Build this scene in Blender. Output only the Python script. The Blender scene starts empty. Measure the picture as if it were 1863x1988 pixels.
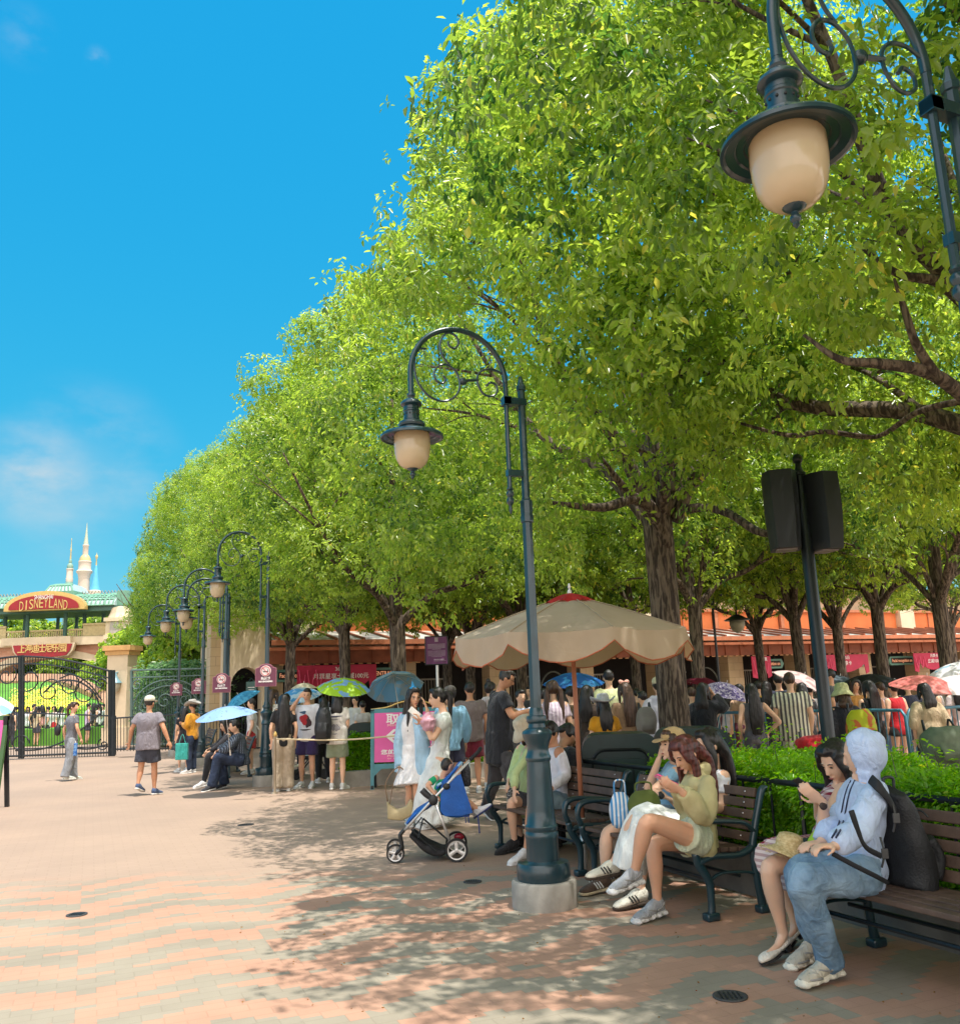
import bpy, bmesh, math, random
import numpy as np
from mathutils import Vector, Matrix, Quaternion
random.seed(7)
SC = bpy.context.scene
COL = SC.collection
R = math.radians
# ------------------------------------------------------------------ camera
FV, CX, CY, CAMZ = 1722.0, 931.5, 994.0, 1.5        # focal length and centre in the units of the 1863 x 1988 picture
TILT, ROLL = R(11.59), R(-2.07)
cam_d = bpy.data.cameras.new("camera"); cam = bpy.data.objects.new("camera", cam_d); COL.objects.link(cam)
cam_d.sensor_fit = 'HORIZONTAL'; cam_d.sensor_width = 36.0; cam_d.lens = 36.0 * FV / 1863.0
cam_d.clip_start = 0.05; cam_d.clip_end = 4000
CM = Matrix.Rotation(R(90) + TILT, 3, 'X') @ Matrix.Rotation(ROLL, 3, 'Z')
cam.matrix_world = Matrix.Translation((0, 0, CAMZ)) @ CM.to_4x4()
SC.camera = cam
# ------------------------------------------------------------------ sky and sun
SUNV = Vector((0.22, -0.20, 1.0)).normalized()
world = bpy.data.worlds.new("World"); SC.world = world; world.use_nodes = True
wt = world.node_tree; wt.nodes.clear()
def wn(t, **k):
    n = wt.nodes.new(t)
    for a, b in k.items(): setattr(n, a, b)
    return n
sky = wn('ShaderNodeTexSky', sky_type='NISHITA', sun_disc=False)
sky.sun_elevation = math.asin(SUNV.z); sky.sun_rotation = math.atan2(SUNV.x, SUNV.y)
sky.air_density = 1.0; sky.dust_density = 0.3; sky.ozone_density = 2.0
hs = wn('ShaderNodeHueSaturation'); hs.inputs['Hue'].default_value = 0.472; hs.inputs['Saturation'].default_value = 1.36; hs.inputs['Value'].default_value = 1.12
wt.links.new(sky.outputs[0], hs.inputs['Color'])
tc = wn('ShaderNodeTexCoord')
def cloud(dirv, size, amt, scale, seed):
    d = wn('ShaderNodeVectorMath', operation='DISTANCE'); wt.links.new(tc.outputs['Generated'], d.inputs[0]); d.inputs[1].default_value = dirv
    mr = wn('ShaderNodeMapRange', interpolation_type='SMOOTHSTEP'); wt.links.new(d.outputs['Value'], mr.inputs[0])
    mr.inputs[1].default_value = 0; mr.inputs[2].default_value = size; mr.inputs[3].default_value = 1; mr.inputs[4].default_value = 0
    mp = wn('ShaderNodeMapping'); mp.inputs['Scale'].default_value = (scale, scale, scale * 1.9); mp.inputs['Location'].default_value = (seed, 0, 0)
    wt.links.new(tc.outputs['Generated'], mp.inputs[0])
    nz = wn('ShaderNodeTexNoise'); nz.inputs['Scale'].default_value = 1; nz.inputs['Detail'].default_value = 7; nz.inputs['Roughness'].default_value = .55
    wt.links.new(mp.outputs[0], nz.inputs['Vector'])
    m2 = wn('ShaderNodeMapRange', interpolation_type='SMOOTHSTEP'); wt.links.new(nz.outputs['Fac'], m2.inputs[0]); m2.inputs[1].default_value = .38; m2.inputs[2].default_value = .72
    mu = wn('ShaderNodeMath', operation='MULTIPLY'); wt.links.new(mr.outputs[0], mu.inputs[0]); wt.links.new(m2.outputs[0], mu.inputs[1])
    m3 = wn('ShaderNodeMath', operation='MULTIPLY'); wt.links.new(mu.outputs[0], m3.inputs[0]); m3.inputs[1].default_value = amt
    return m3.outputs[0]
def ray(px, py):
    return (CM @ Vector(((px - CX) / FV, -(py - CY) / FV, -1.0))).normalized()
def gnd(px, py, z=0.0):
    d = ray(px, py); t = (z - CAMZ) / d.z
    return Vector((d.x * t, d.y * t, z))
def at(px, py, Y):
    d = ray(px, py); t = Y / d.y
    return Vector((d.x * t, Y, CAMZ + d.z * t))
sp_ = wn('ShaderNodeSeparateColor'); cb_ = wn('ShaderNodeCombineColor'); wt.links.new(hs.outputs[0], sp_.inputs[0])
for i_, (k_, g_) in enumerate(((.40, 1.0), (.66, .42), (.82, .10))):      # camera-like colour response of the clear sky, channel by channel
    a_ = wn('ShaderNodeMath', operation='MULTIPLY'); wt.links.new(sp_.outputs[i_], a_.inputs[0]); a_.inputs[1].default_value = .143
    p_ = wn('ShaderNodeMath', operation='POWER'); wt.links.new(a_.outputs[0], p_.inputs[0]); p_.inputs[1].default_value = g_
    m_ = wn('ShaderNodeMath', operation='MULTIPLY'); wt.links.new(p_.outputs[0], m_.inputs[0]); m_.inputs[1].default_value = k_ / .118
    wt.links.new(m_.outputs[0], cb_.inputs[i_])
last = cb_.outputs[0]
for (px, py, size, amt, sc, sd) in ((60, 918, .07, 1.0, 7, 3.1), (170, 905, .11, .45, 9, 4.4), (45, 66, .035, .12, 22, 9), (120, 980, .12, .25, 5, 3), (1800, 600, .42, .9, 4, 7.7), (190, 112, .014, .25, 30, 2)):
    c = cloud(ray(px, py), size, amt, sc, sd)
    mx = wn('ShaderNodeMix', data_type='RGBA'); mx.clamp_factor = True
    wt.links.new(c, mx.inputs[0]); wt.links.new(last, mx.inputs[6]); mx.inputs[7].default_value = (5.6, 6.0, 6.2, 1)
    last = mx.outputs[2]
# unseen bright broken cloud behind the photographer, added as soft fill for the shade
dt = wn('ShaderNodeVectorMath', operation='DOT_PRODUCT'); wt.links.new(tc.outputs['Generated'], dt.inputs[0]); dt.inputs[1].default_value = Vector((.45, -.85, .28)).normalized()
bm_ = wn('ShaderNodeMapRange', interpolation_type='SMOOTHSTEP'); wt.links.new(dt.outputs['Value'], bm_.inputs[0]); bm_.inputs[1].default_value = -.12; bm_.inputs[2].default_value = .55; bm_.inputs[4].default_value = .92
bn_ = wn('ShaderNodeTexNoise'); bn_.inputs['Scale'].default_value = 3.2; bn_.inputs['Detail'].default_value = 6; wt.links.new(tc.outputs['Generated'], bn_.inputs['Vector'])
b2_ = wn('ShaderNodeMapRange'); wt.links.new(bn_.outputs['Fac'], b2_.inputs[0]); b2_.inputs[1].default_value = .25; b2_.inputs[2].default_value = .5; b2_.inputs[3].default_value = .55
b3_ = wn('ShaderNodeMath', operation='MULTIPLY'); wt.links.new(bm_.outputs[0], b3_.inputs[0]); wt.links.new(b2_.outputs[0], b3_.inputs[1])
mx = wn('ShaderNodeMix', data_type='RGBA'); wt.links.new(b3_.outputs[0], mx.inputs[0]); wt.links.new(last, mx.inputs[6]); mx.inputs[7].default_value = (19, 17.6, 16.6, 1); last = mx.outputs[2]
bg = wn('ShaderNodeBackground'); bg.inputs['Strength'].default_value = 0.085
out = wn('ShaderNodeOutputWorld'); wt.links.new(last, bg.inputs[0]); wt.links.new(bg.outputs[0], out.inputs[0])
sun_d = bpy.data.lights.new("sun", 'SUN'); sun_d.energy = 4.0; sun_d.angle = R(0.53); sun_d.color = (1.0, 0.955, 0.89)
sun = bpy.data.objects.new("sun", sun_d); COL.objects.link(sun); sun.rotation_euler = SUNV.to_track_quat('Z', 'Y').to_euler()
SC.view_settings.view_transform = 'Standard'; SC.view_settings.look = 'None'; SC.view_settings.gamma = 1.0
SC.view_settings.exposure = 0.55
SC.cycles.max_bounces = 6; SC.cycles.diffuse_bounces = 4; SC.cycles.glossy_bounces = 2; SC.cycles.transmission_bounces = 4
SC.cycles.caustics_reflective = False; SC.cycles.caustics_refractive = False
# ------------------------------------------------------------------ object helpers
def tag(o, label=None, cat=None, group=None, kind=None):
    if label: o['label'] = label
    if cat: o['category'] = cat
    if group: o['group'] = group
    if kind: o['kind'] = kind
    return o
def empty(name, loc=(0, 0, 0), rz=0.0, parent=None):
    o = bpy.data.objects.new(name, None); COL.objects.link(o)
    o.location = loc; o.rotation_euler = (0, 0, rz); o.empty_display_size = .1
    if parent: o.parent = parent
    return o
def thing(name, label, cat, loc=(0, 0, 0), rz=0.0, group=None):
    return tag(empty(name, loc, rz), label, cat, group)
def link(name, me, mat=None, parent=None, smooth=None):
    o = bpy.data.objects.new(name, me); COL.objects.link(o)
    if mat is not None and not me.materials:
        for m in (mat if isinstance(mat, (list, tuple)) else [mat]): me.materials.append(m)
    if parent is not None: o.parent = parent
    if smooth is not None:
        me.polygons.foreach_set('use_smooth', np.full(len(me.polygons), smooth))
    return o
def copy_tree(o, parent=None):
    c = o.copy(); COL.objects.link(c)
    if parent is not None: c.parent = parent
    for ch in list(o.children): copy_tree(ch, c)
    return c
def V3(*a): return Vector(a)
def crom(P, sub):
    """catmull-rom through rows of an array"""
    P = np.asarray(P, float); n = len(P)
    if n < 3 or sub <= 1:
        return P if sub <= 1 else np.vstack([P[:-1] + (P[1:] - P[:-1]) * t for t in np.arange(0, 1, 1 / sub)][:0] + [np.concatenate([P[i][None] + (P[i + 1] - P[i])[None] * np.arange(0, 1, 1 / sub)[:, None] for i in range(n - 1)]), P[-1:]])
    E = np.vstack([2 * P[0] - P[1], P, 2 * P[-1] - P[-2]])
    out = []
    for i in range(n - 1):
        a, b, c, d = E[i], E[i + 1], E[i + 2], E[i + 3]
        for t in np.arange(0, 1, 1 / sub):
            out.append(.5 * ((2 * b) + (c - a) * t + (2 * a - 5 * b + 4 * c - d) * t * t + (3 * b - a - 3 * c + d) * t ** 3))
    out.append(P[-1]); return np.array(out)
class MB:
    def __init__(s): s.v = []; s.f = []; s.mi = []; s.m = 0
    def add(s, vs, fs):
        b = len(s.v); s.v.extend([tuple(v) for v in vs]); s.f.extend([tuple(b + i for i in f) for f in fs]); s.mi.extend([s.m] * len(fs))
    def box(s, c, d, rz=0.0, M=None, bev=0.0):
        x, y, z = [q / 2 for q in d]
        if bev:
            bm = bmesh.new(); bmesh.ops.create_cube(bm, size=1); bmesh.ops.scale(bm, vec=d, verts=bm.verts)
            bmesh.ops.bevel(bm, geom=bm.edges[:], offset=bev, segments=2, affect='EDGES', profile=.5)
            vs = [v.co.copy() for v in bm.verts]; bm.verts.index_update(); fs = [[v.index for v in f.verts] for f in bm.faces]; bm.free()
        else:
            vs = [Vector(p) for p in ((-x, -y, -z), (x, -y, -z), (x, y, -z), (-x, y, -z), (-x, -y, z), (x, -y, z), (x, y, z), (-x, y, z))]
            fs = [(0, 3, 2, 1), (4, 5, 6, 7), (0, 1, 5, 4), (1, 2, 6, 5), (2, 3, 7, 6), (3, 0, 4, 7)]
        if rz: vs = [Matrix.Rotation(rz, 3, 'Z') @ v for v in vs]
        if M is not None: vs = [M @ v for v in vs]
        s.add([v + Vector(c) for v in vs], fs)
    def loft(s, P, rad, right=None, n=10, cap=True, sub=1, super_=None):
        P = np.array([tuple(p) for p in P], float)
        rad = np.array([(r, r) if np.isscalar(r) else tuple(r) for r in rad], float)
        if sub > 1:
            Q = crom(np.hstack([P, rad]), sub); P = Q[:, :3]; rad = np.maximum(Q[:, 3:], 1e-4)
        k = len(P)
        T = np.gradient(P, axis=0); T /= (np.linalg.norm(T, axis=1)[:, None] + 1e-12)
        if right is None:
            a = np.array([0, 0, 1.]) if abs(T[0][2]) < .9 else np.array([1., 0, 0])
            u = np.cross(a, T[0]); u /= np.linalg.norm(u); us = [u]
            for i in range(1, k):
                u = us[-1] - T[i] * np.dot(us[-1], T[i]); u /= np.linalg.norm(u) + 1e-12; us.append(u)
            U = np.array(us)
        else:
            right = np.array(right, float)
            if right.ndim == 1: right = np.repeat(right[None], k, 0)
            elif len(right) != k:
                right = np.array([right[min(len(right) - 1, int(round(i * (len(right) - 1) / (k - 1))))] for i in range(k)])
            U = right - T * np.sum(right * T, 1)[:, None]; U /= np.linalg.norm(U, axis=1)[:, None] + 1e-12
        W = np.cross(T, U)
        ang = np.linspace(0, 2 * math.pi, n, endpoint=False)
        ca, sa = np.cos(ang), np.sin(ang)
        if super_:
            ca = np.sign(ca) * np.abs(ca) ** super_; sa = np.sign(sa) * np.abs(sa) ** super_
        vs = (P[:, None] + U[:, None] * (rad[:, 0:1] * ca[None])[..., None] + W[:, None] * (rad[:, 1:2] * sa[None])[..., None]).reshape(-1, 3)
        fs = []
        for i in range(k - 1):
            for j in range(n):
                j2 = (j + 1) % n; fs.append((i * n + j, i * n + j2, (i + 1) * n + j2, (i + 1) * n + j))
        if cap: fs.append(tuple(range(n - 1, -1, -1))); fs.append(tuple((k - 1) * n + j for j in range(n)))
        s.add(vs, fs)
    def tube(s, P, r, n=8, sub=1, cap=True):
        s.loft(P, [r] * len(P) if np.isscalar(r) else r, n=n, sub=sub, cap=cap)
    def ell(s, c, r, M=None, nu=12, nv=8):
        vs = [Vector((0, 0, r[2]))]
        for i in range(1, nv):
            t = math.pi * i / nv
            for j in range(nu):
                p = 2 * math.pi * j / nu; vs.append(Vector((r[0] * math.sin(t) * math.cos(p), r[1] * math.sin(t) * math.sin(p), r[2] * math.cos(t))))
        vs.append(Vector((0, 0, -r[2]))); fs = [(0, 1 + j, 1 + (j + 1) % nu) for j in range(nu)]
        for i in range(nv - 2):
            for j in range(nu):
                a = 1 + i * nu; fs.append((a + j, a + nu + j, a + nu + (j + 1) % nu, a + (j + 1) % nu))
        b = 1 + (nv - 2) * nu; fs += [(b + j, len(vs) - 1, b + (j + 1) % nu) for j in range(nu)]
        if M is not None: vs = [M @ v for v in vs]
        s.add([v + Vector(c) for v in vs], fs)
    def lathe(s, prof, c=(0, 0, 0), n=24, cap=True, M=None):
        vs = []
        for (r, z) in prof:
            for j in range(n):
                a = 2 * math.pi * j / n; vs.append(Vector((r * math.cos(a), r * math.sin(a), z)))
        fs = []
        for i in range(len(prof) - 1):
            for j in range(n):
                j2 = (j + 1) % n; fs.append((i * n + j, i * n + j2, (i + 1) * n + j2, (i + 1) * n + j))
        if cap:
            fs.append(tuple(range(n - 1, -1, -1))); fs.append(tuple((len(prof) - 1) * n + j for j in range(n)))
        if M is not None: vs = [M @ v for v in vs]
        s.add([v + Vector(c) for v in vs], fs)
    def prism(s, poly, thick, O=(0, 0, 0), U=(1, 0, 0), W=(0, 0, 1)):
        """polygon (u,w) extruded by thick along U x W"""
        O = Vector(O); U = Vector(U); W = Vector(W); N = U.cross(W) * thick
        n = len(poly); a = [O + U * p[0] + W * p[1] for p in poly]
        s.add(a + [q + N for q in a], [tuple(range(n)), tuple(range(2 * n - 1, n - 1, -1))] + [(i, i + n, (i + 1) % n + n, (i + 1) % n) for i in range(n)])
    def quad(s, a, b, c, d): s.add([a, b, c, d], [(0, 1, 2, 3)])
    def mesh(s, name, smooth=False):
        me = bpy.data.meshes.new(name); me.from_pydata([tuple(v) for v in s.v], [], s.f); me.update()
        if max(s.mi, default=0): me.polygons.foreach_set('material_index', s.mi)
        me.polygons.foreach_set('use_smooth', [smooth] * len(me.polygons)); return me
    def obj(s, name, mat, parent=None, smooth=False, auto=None):
        me = s.mesh(name, smooth or auto is not None)
        if auto is not None: me.set_sharp_from_angle(angle=R(auto))
        return link(name, me, mat, parent)
def tmpeval(me, setup):
    o = bpy.data.objects.new('tmp', me); COL.objects.link(o); setup(o)
    dg = bpy.context.evaluated_depsgraph_get(); me2 = bpy.data.meshes.new_from_object(o.evaluated_get(dg)); bpy.data.objects.remove(o)
    return me2
def fuse(mb, voxel, it=3, fold=0.0, seed=0, name='body', fs=9.0):
    """one continuous skin round all closed pieces of mb"""
    me = mb.mesh(name)
    def st(o):
        m = o.modifiers.new('r', 'REMESH'); m.mode = 'VOXEL'; m.voxel_size = voxel; m.use_smooth_shade = True
        if it: m = o.modifiers.new('s', 'SMOOTH'); m.factor = .5; m.iterations = it
    me2 = tmpeval(me, st); bpy.data.meshes.remove(me); me2.name = name
    n = len(me2.vertices)
    if n == 0: return me2
    if fold:
        co = np.empty(n * 3); me2.vertices.foreach_get('co', co); co = co.reshape(-1, 3)
        no = np.empty(n * 3); me2.vertices.foreach_get('normal', no); no = no.reshape(-1, 3)
        rs = np.random.RandomState(seed); d = np.zeros(n)
        w = np.sin(co @ (rs.normal(0, 5, 3))) * 1.4
        for k in range(5):
            q = rs.normal(0, 1, 3); q[2] *= .45; q /= np.linalg.norm(q); f = fs * (1.35 ** k) * 2.2
            d += np.sin(co @ q * f + w * (1 + .4 * k) + rs.uniform(0, 6)) / (1 + .35 * k)
        co += no * (d * fold / 2.2)[:, None]
        me2.vertices.foreach_set('co', co.ravel()); me2.update()
    me2.polygons.foreach_set('use_smooth', np.ones(len(me2.polygons), bool))
    return me2
# ------------------------------------------------------------------ materials
MATS = {}
def lin(r, g, b):
    f = lambda c: c / 12.92 if c <= .04045 else ((c + .055) / 1.055) ** 2.4
    return (f(r / 255), f(g / 255), f(b / 255))
class NT:
    def __init__(s, m): s.t = m.node_tree; s.b = s.t.nodes['Principled BSDF']; s.out = s.t.nodes['Material Output']
    def n(s, t, ins=None, **k):
        x = s.t.nodes.new(t)
        for a, b in k.items(): setattr(x, a, b)
        for a, b in (ins or {}).items(): s.set(x.inputs[a], b)
        return x
    def set(s, i, v):
        if isinstance(v, bpy.types.NodeSocket): s.t.links.new(v, i)
        else: i.default_value = v
    def math(s, op, a, b=0.0, c=None, clamp=False):
        x = s.n('ShaderNodeMath', operation=op); x.use_clamp = clamp; s.set(x.inputs[0], a); s.set(x.inputs[1], b)
        if c is not None: s.set(x.inputs[2], c)
        return x.outputs[0]
    def mix(s, f, a, b):
        x = s.n('ShaderNodeMix', data_type='RGBA'); s.set(x.inputs[0], f)
        for i, v in ((6, a), (7, b)): s.set(x.inputs[i], v if isinstance(v, bpy.types.NodeSocket) else (*v, 1))
        return x.outputs[2]
    def noise(s, scale, detail=4, vec=None, rough=.55, out='Fac', dist=0.0):
        x = s.n('ShaderNodeTexNoise', {'Scale': scale, 'Detail': detail, 'Roughness': rough, 'Distortion': dist})
        if vec is not None: s.set(x.inputs['Vector'], vec)
        return x.outputs[out]
    def co(s, o='Object'): return s.n('ShaderNodeTexCoord').outputs[o]
    def mr(s, v, a, b, c=0.0, d=1.0, smooth=True):
        x = s.n('ShaderNodeMapRange', {0: v, 1: a, 2: b, 3: c, 4: d}); x.interpolation_type = 'SMOOTHSTEP' if smooth else 'LINEAR'; return x.outputs[0]
    def bump(s, h, strength=.3, dist=.01):
        x = s.n('ShaderNodeBump', {'Height': h, 'Strength': strength, 'Distance': dist}); s.set(s.b.inputs['Normal'], x.outputs[0])
def newmat(name):
    m = bpy.data.materials.new(name); m.use_nodes = True; return m, NT(m)
def mat(name, col, rough=.6, metal=0.0, var=.12, vs=6.0, bump=0.0, bs=40.0, spec=None, trans=0.0, coat=0.0):
    key = name
    if key in MATS: return MATS[key]
    m, t = newmat(name); c = t.co()
    nz = t.noise(vs, 5, c)
    f = t.mr(nz, .25, .75)
    a = tuple(x * (1 - var) for x in col); b = tuple(min(1, x * (1 + var)) for x in col)
    t.set(t.b.inputs['Base Color'], t.mix(f, a, b)); t.b.inputs['Roughness'].default_value = rough; t.b.inputs['Metallic'].default_value = metal
    if spec is not None: t.b.inputs['Specular IOR Level'].default_value = spec
    if coat: t.b.inputs['Coat Weight'].default_value = coat
    if trans:
        tr = t.n('ShaderNodeBsdfTranslucent', {'Color': (*col, 1)}); mx = t.n('ShaderNodeMixShader', {0: trans, 1: t.b.outputs[0], 2: tr.outputs[0]}); t.set(t.out.inputs[0], mx.outputs[0])
    if bump: t.bump(t.noise(bs, 4, c), bump, .01)
    MATS[key] = m; return m
_cc = {}
def cloth(rgb, rough=.85, fine=True):
    k = ('c', rgb)
    if k in _cc: return _cc[k]
    m, t = newmat('cloth'); c = t.co()
    col = lin(*rgb); f = t.mr(t.noise(7, 4, c), .3, .7)
    t.set(t.b.inputs['Base Color'], t.mix(f, tuple(x * .86 for x in col), tuple(min(1, x * 1.1) for x in col)))
    t.b.inputs['Roughness'].default_value = rough
    t.b.inputs['Sheen Weight'].default_value = .15
    mp = t.n('ShaderNodeMapping', {'Scale': (1, 1, .45), 'Vector': c}).outputs[0]
    h = t.math('ADD', t.noise(11, 3, mp, dist=1.2), t.math('MULTIPLY', t.noise(260, 2, c), .10)); t.bump(h, .85, .04)
    _cc[k] = m; return m
def stripes(name, a, b, per, axis='X', duty=.5):
    if name in MATS: return MATS[name]
    m, t = newmat(name); s = t.n('ShaderNodeSeparateXYZ', {0: t.co()}).outputs[axis]
    fr = t.math('FRACT', t.math('ADD', t.math('DIVIDE', s, per), t.math('MULTIPLY', t.noise(3, 2, t.co()), .3))); f = t.math('LESS_THAN', fr, duty)
    t.set(t.b.inputs['Base Color'], t.mix(f, lin(*a), lin(*b))); t.b.inputs['Roughness'].default_value = .8
    t.bump(t.noise(12, 3, t.co(), dist=1), .5, .03); MATS[name] = m; return m
def plaid(name, a, b, c3, per):
    if name in MATS: return MATS[name]
    m, t = newmat(name); S = t.n('ShaderNodeSeparateXYZ', {0: t.co()}).outputs
    fx = t.math('LESS_THAN', t.math('FRACT', t.math('DIVIDE', t.math('ADD', S['X'], S['Y']), per)), .5)
    fz = t.math('LESS_THAN', t.math('FRACT', t.math('DIVIDE', S['Z'], per)), .5)
    c1 = t.mix(fx, lin(*a), lin(*b)); t.set(t.b.inputs['Base Color'], t.mix(t.math('MULTIPLY', fz, .5), c1, lin(*c3))); t.b.inputs['Roughness'].default_value = .85
    t.bump(t.noise(12, 3, t.co(), dist=1), .4, .03); MATS[name] = m; return m
def skin(tone=0):
    cols = [(233, 190, 160), (222, 172, 140), (200, 148, 115), (160, 112, 85)]
    k = 'skin_%d' % tone
    if k in MATS: return MATS[k]
    m, t = newmat('skin'); col = lin(*cols[tone]); c = t.co()
    t.set(t.b.inputs['Base Color'], t.mix(t.mr(t.noise(9, 3, c), .3, .7), tuple(x * .92 for x in col), (col[0] * 1.04, col[1] * .97, col[2] * .93)))
    t.bump(t.noise(300, 2, c), .15, .002); t.b.inputs['Roughness'].default_value = .58; t.b.inputs['Subsurface Weight'].default_value = .08; t.b.inputs['Subsurface Radius'].default_value = (.01, .004, .002)
    t.b.inputs['Subsurface Scale'].default_value = .6
    MATS[k] = m; return m
def hairmat(k='black'):
    if 'hair' + k in MATS: return MATS['hair' + k]
    col = {'black': (.012, .010, .010), 'maroon': (.075, .018, .014), 'brown': (.05, .025, .014), 'blond': (.32, .19, .09), 'short': (.02, .016, .013)}[k]
    m, t = newmat('hair'); mp = t.n('ShaderNodeMapping', {'Scale': (60, 60, 3), 'Vector': t.co()}).outputs[0]
    nz = t.noise(1, 3, mp); t.set(t.b.inputs['Base Color'], t.mix(t.mr(nz, .3, .7), tuple(x * .6 for x in col), tuple(x * 1.9 for x in col)))
    t.b.inputs['Roughness'].default_value = .38; t.bump(nz, .8, .01); MATS['hair' + k] = m; return m
M_lamp = mat('dark_green_painted_iron', (.014, .042, .056), .28, 0.0, .15, 5, coat=.35)
M_iron = mat('black_painted_iron', (.012, .017, .021), .35, 0, .2)
M_glassg = mat('amber_lamp_glass', (.86, .72, .50), .10, 0, .06, 3, trans=.42, coat=1.0)
M_chrome = mat('brushed_metal', (.6, .6, .6), .25, .9, .05)
M_alu = mat('aluminium_tube', (.75, .73, .70), .32, .55, .05)
M_rubber = mat('black_rubber', (.018, .018, .019), .7)
M_plastic = mat('black_plastic', (.02, .022, .024), .45)
M_white = mat('white_plastic', (.8, .8, .78), .5)
M_gold = mat('gold_paint', (.62, .42, .14), .4, .3)
M_phone = mat('phone_case', (.75, .75, .72), .25)
M_pink = mat('pink_phone_case', (.8, .08, .28), .3)
# text
def text_mesh(s, size, extrude=.002, align='CENTER', bold=0.0, space=1.0):
    cu = bpy.data.curves.new('lettering', 'FONT'); cu.body = s; cu.size = size; cu.extrude = extrude; cu.align_x = align; cu.align_y = 'CENTER'; cu.offset = bold; cu.space_character = space
    cu.resolution_u = 3
    o = bpy.data.objects.new('t', cu); COL.objects.link(o); dg = bpy.context.evaluated_depsgraph_get()
    me = bpy.data.meshes.new_from_object(o.evaluated_get(dg)); bpy.data.objects.remove(o); me.name = 'lettering'; return me
def text(s, size, mt, parent, loc, rot=(R(90), 0, 0), extrude=.002, align='CENTER', bold=0.0, name='lettering', sx=1.0, fit=None):
    me = text_mesh(s, size, extrude, align, bold); me.materials.clear()
    if fit:
        xs = [v.co.x for v in me.vertices]; w = max(xs) - min(xs) if xs else 1; sx = fit / w
    for v in me.vertices: v.co.x *= sx
    o = link(name, me, mt, parent); o.location = loc; o.rotation_euler = rot; return o
ROW = Vector((-.40, .915, 0)).normalized(); PERP = Vector((ROW.y, -ROW.x, 0)); RA = math.atan2(PERP.y, PERP.x)
# ------------------------------------------------------------------ ground
def paving_mat():
    m, t = newmat('plaza_paving'); c = t.co(); S = t.n('ShaderNodeSeparateXYZ', {0: c}).outputs
    X, Y = S['X'], S['Y']
    # block grid 10 x 20 cm
    rt = t.n('ShaderNodeVectorRotate', {'Vector': c, 'Angle': -RA}, rotation_type='Z_AXIS').outputs[0]; S2 = t.n('ShaderNodeSeparateXYZ', {0: rt}).outputs; Y0 = Y; X, Y = S2['X'], S2['Y']
    qx = t.math('MULTIPLY', t.math('FLOOR', t.math('DIVIDE', X, .10)), .10); qy = t.math('MULTIPLY', t.math('FLOOR', t.math('DIVIDE', Y, .05)), .05)
    ph = t.math('FRACT', t.math('DIVIDE', qx, 1.2)); tri = t.math('ABSOLUTE', t.math('SUBTRACT', t.math('MULTIPLY', ph, 2), 1))
    big = t.n('ShaderNodeCombineXYZ', {0: t.math('MULTIPLY', t.math('FLOOR', t.math('DIVIDE', X, 1.1)), 1.7), 1: t.math('MULTIPLY', t.math('FLOOR', t.math('DIVIDE', Y, .60)), 1.3)}).outputs[0]
    rnd = t.n('ShaderNodeTexWhiteNoise', {0: big}, noise_dimensions='2D').outputs['Value']
    v = t.math('ADD', t.math('ADD', qy, t.math('MULTIPLY', tri, .34)), t.math('MULTIPLY', t.math('FLOOR', t.math('MULTIPLY', rnd, 1.75)), .27))
    band = t.math('FRACT', t.math('DIVIDE', v, .54))
    f = t.math('GREATER_THAN', band, t.math('ADD', .36, t.math('MULTIPLY', t.noise(.6, 2, c), .2)))
    soft = t.noise(1.3, 5, c)
    pink = t.mix(t.mr(soft, .3, .7), (.43, .24, .16), (.48, .28, .19)); beige = t.mix(t.mr(soft, .3, .7), (.275, .235, .175), (.33, .285, .215))
    pat = t.mix(f, beige, pink)
    brick = t.n('ShaderNodeTexBrick', {'Vector': rt, 'Scale': 1.0, 'Brick Width': .2, 'Row Height': .1, 'Mortar Size': .004, 'Mortar Smooth': .3, 'Color1': (1, 1, 1, 1), 'Color2': (.86, .86, .86, 1), 'Mortar': (.58, .55, .5, 1)})
    x = t.n('ShaderNodeMix', data_type='RGBA', blend_type='MULTIPLY'); x.inputs[0].default_value = .30; t.set(x.inputs[7], brick.outputs[0])
    far = t.mix(t.mr(t.noise(.5, 5, c), .3, .7), (.39, .275, .20), (.335, .24, .178))
    # the patterned field stops at a wavering line about nine metres out
    edge = t.math('ADD', Y0, t.math('MULTIPLY', t.noise(1.1, 3, c), 1.6))
    col = t.mix(t.mr(edge, 8.6, 9.4), pat, far)
    t.set(x.inputs[6], col); col = x.outputs[2]; st = t.mr(t.noise(2.2, 7, c, rough=.7), .55, .78); col = t.mix(t.math('MULTIPLY', st, .28), col, (.30, .23, .17)); st = t.mr(t.noise(9, 4, c, rough=.6), .70, .74); col = t.mix(t.math('MULTIPLY', st, .45), col, (.20, .16, .13))
    t.set(t.b.inputs['Base Color'], col); t.b.inputs['Roughness'].default_value = .82
    t.bump(t.math('ADD', t.noise(90, 3, c), t.math('MULTIPLY', brick.outputs['Fac'], -.5)), .35, .006)
    return m
gb = MB(); gb.quad((-900, -300, -.012), (900, -300, -.012), (900, 2500, -.012), (-900, 2500, -.012))
M_soil = mat('distant_ground', (.30, .27, .2), .9, var=.2, vs=.05)
tag(gb.obj('ground', M_soil), kind='structure')
pv = MB(); n = 60
pv.quad((-60, -8, 0), (60, -8, 0), (60, 48, 0), (-60, 48, 0))
M_pave = paving_mat()
o = pv.obj('plaza_paving', M_pave); tag(o, kind='structure')
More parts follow.
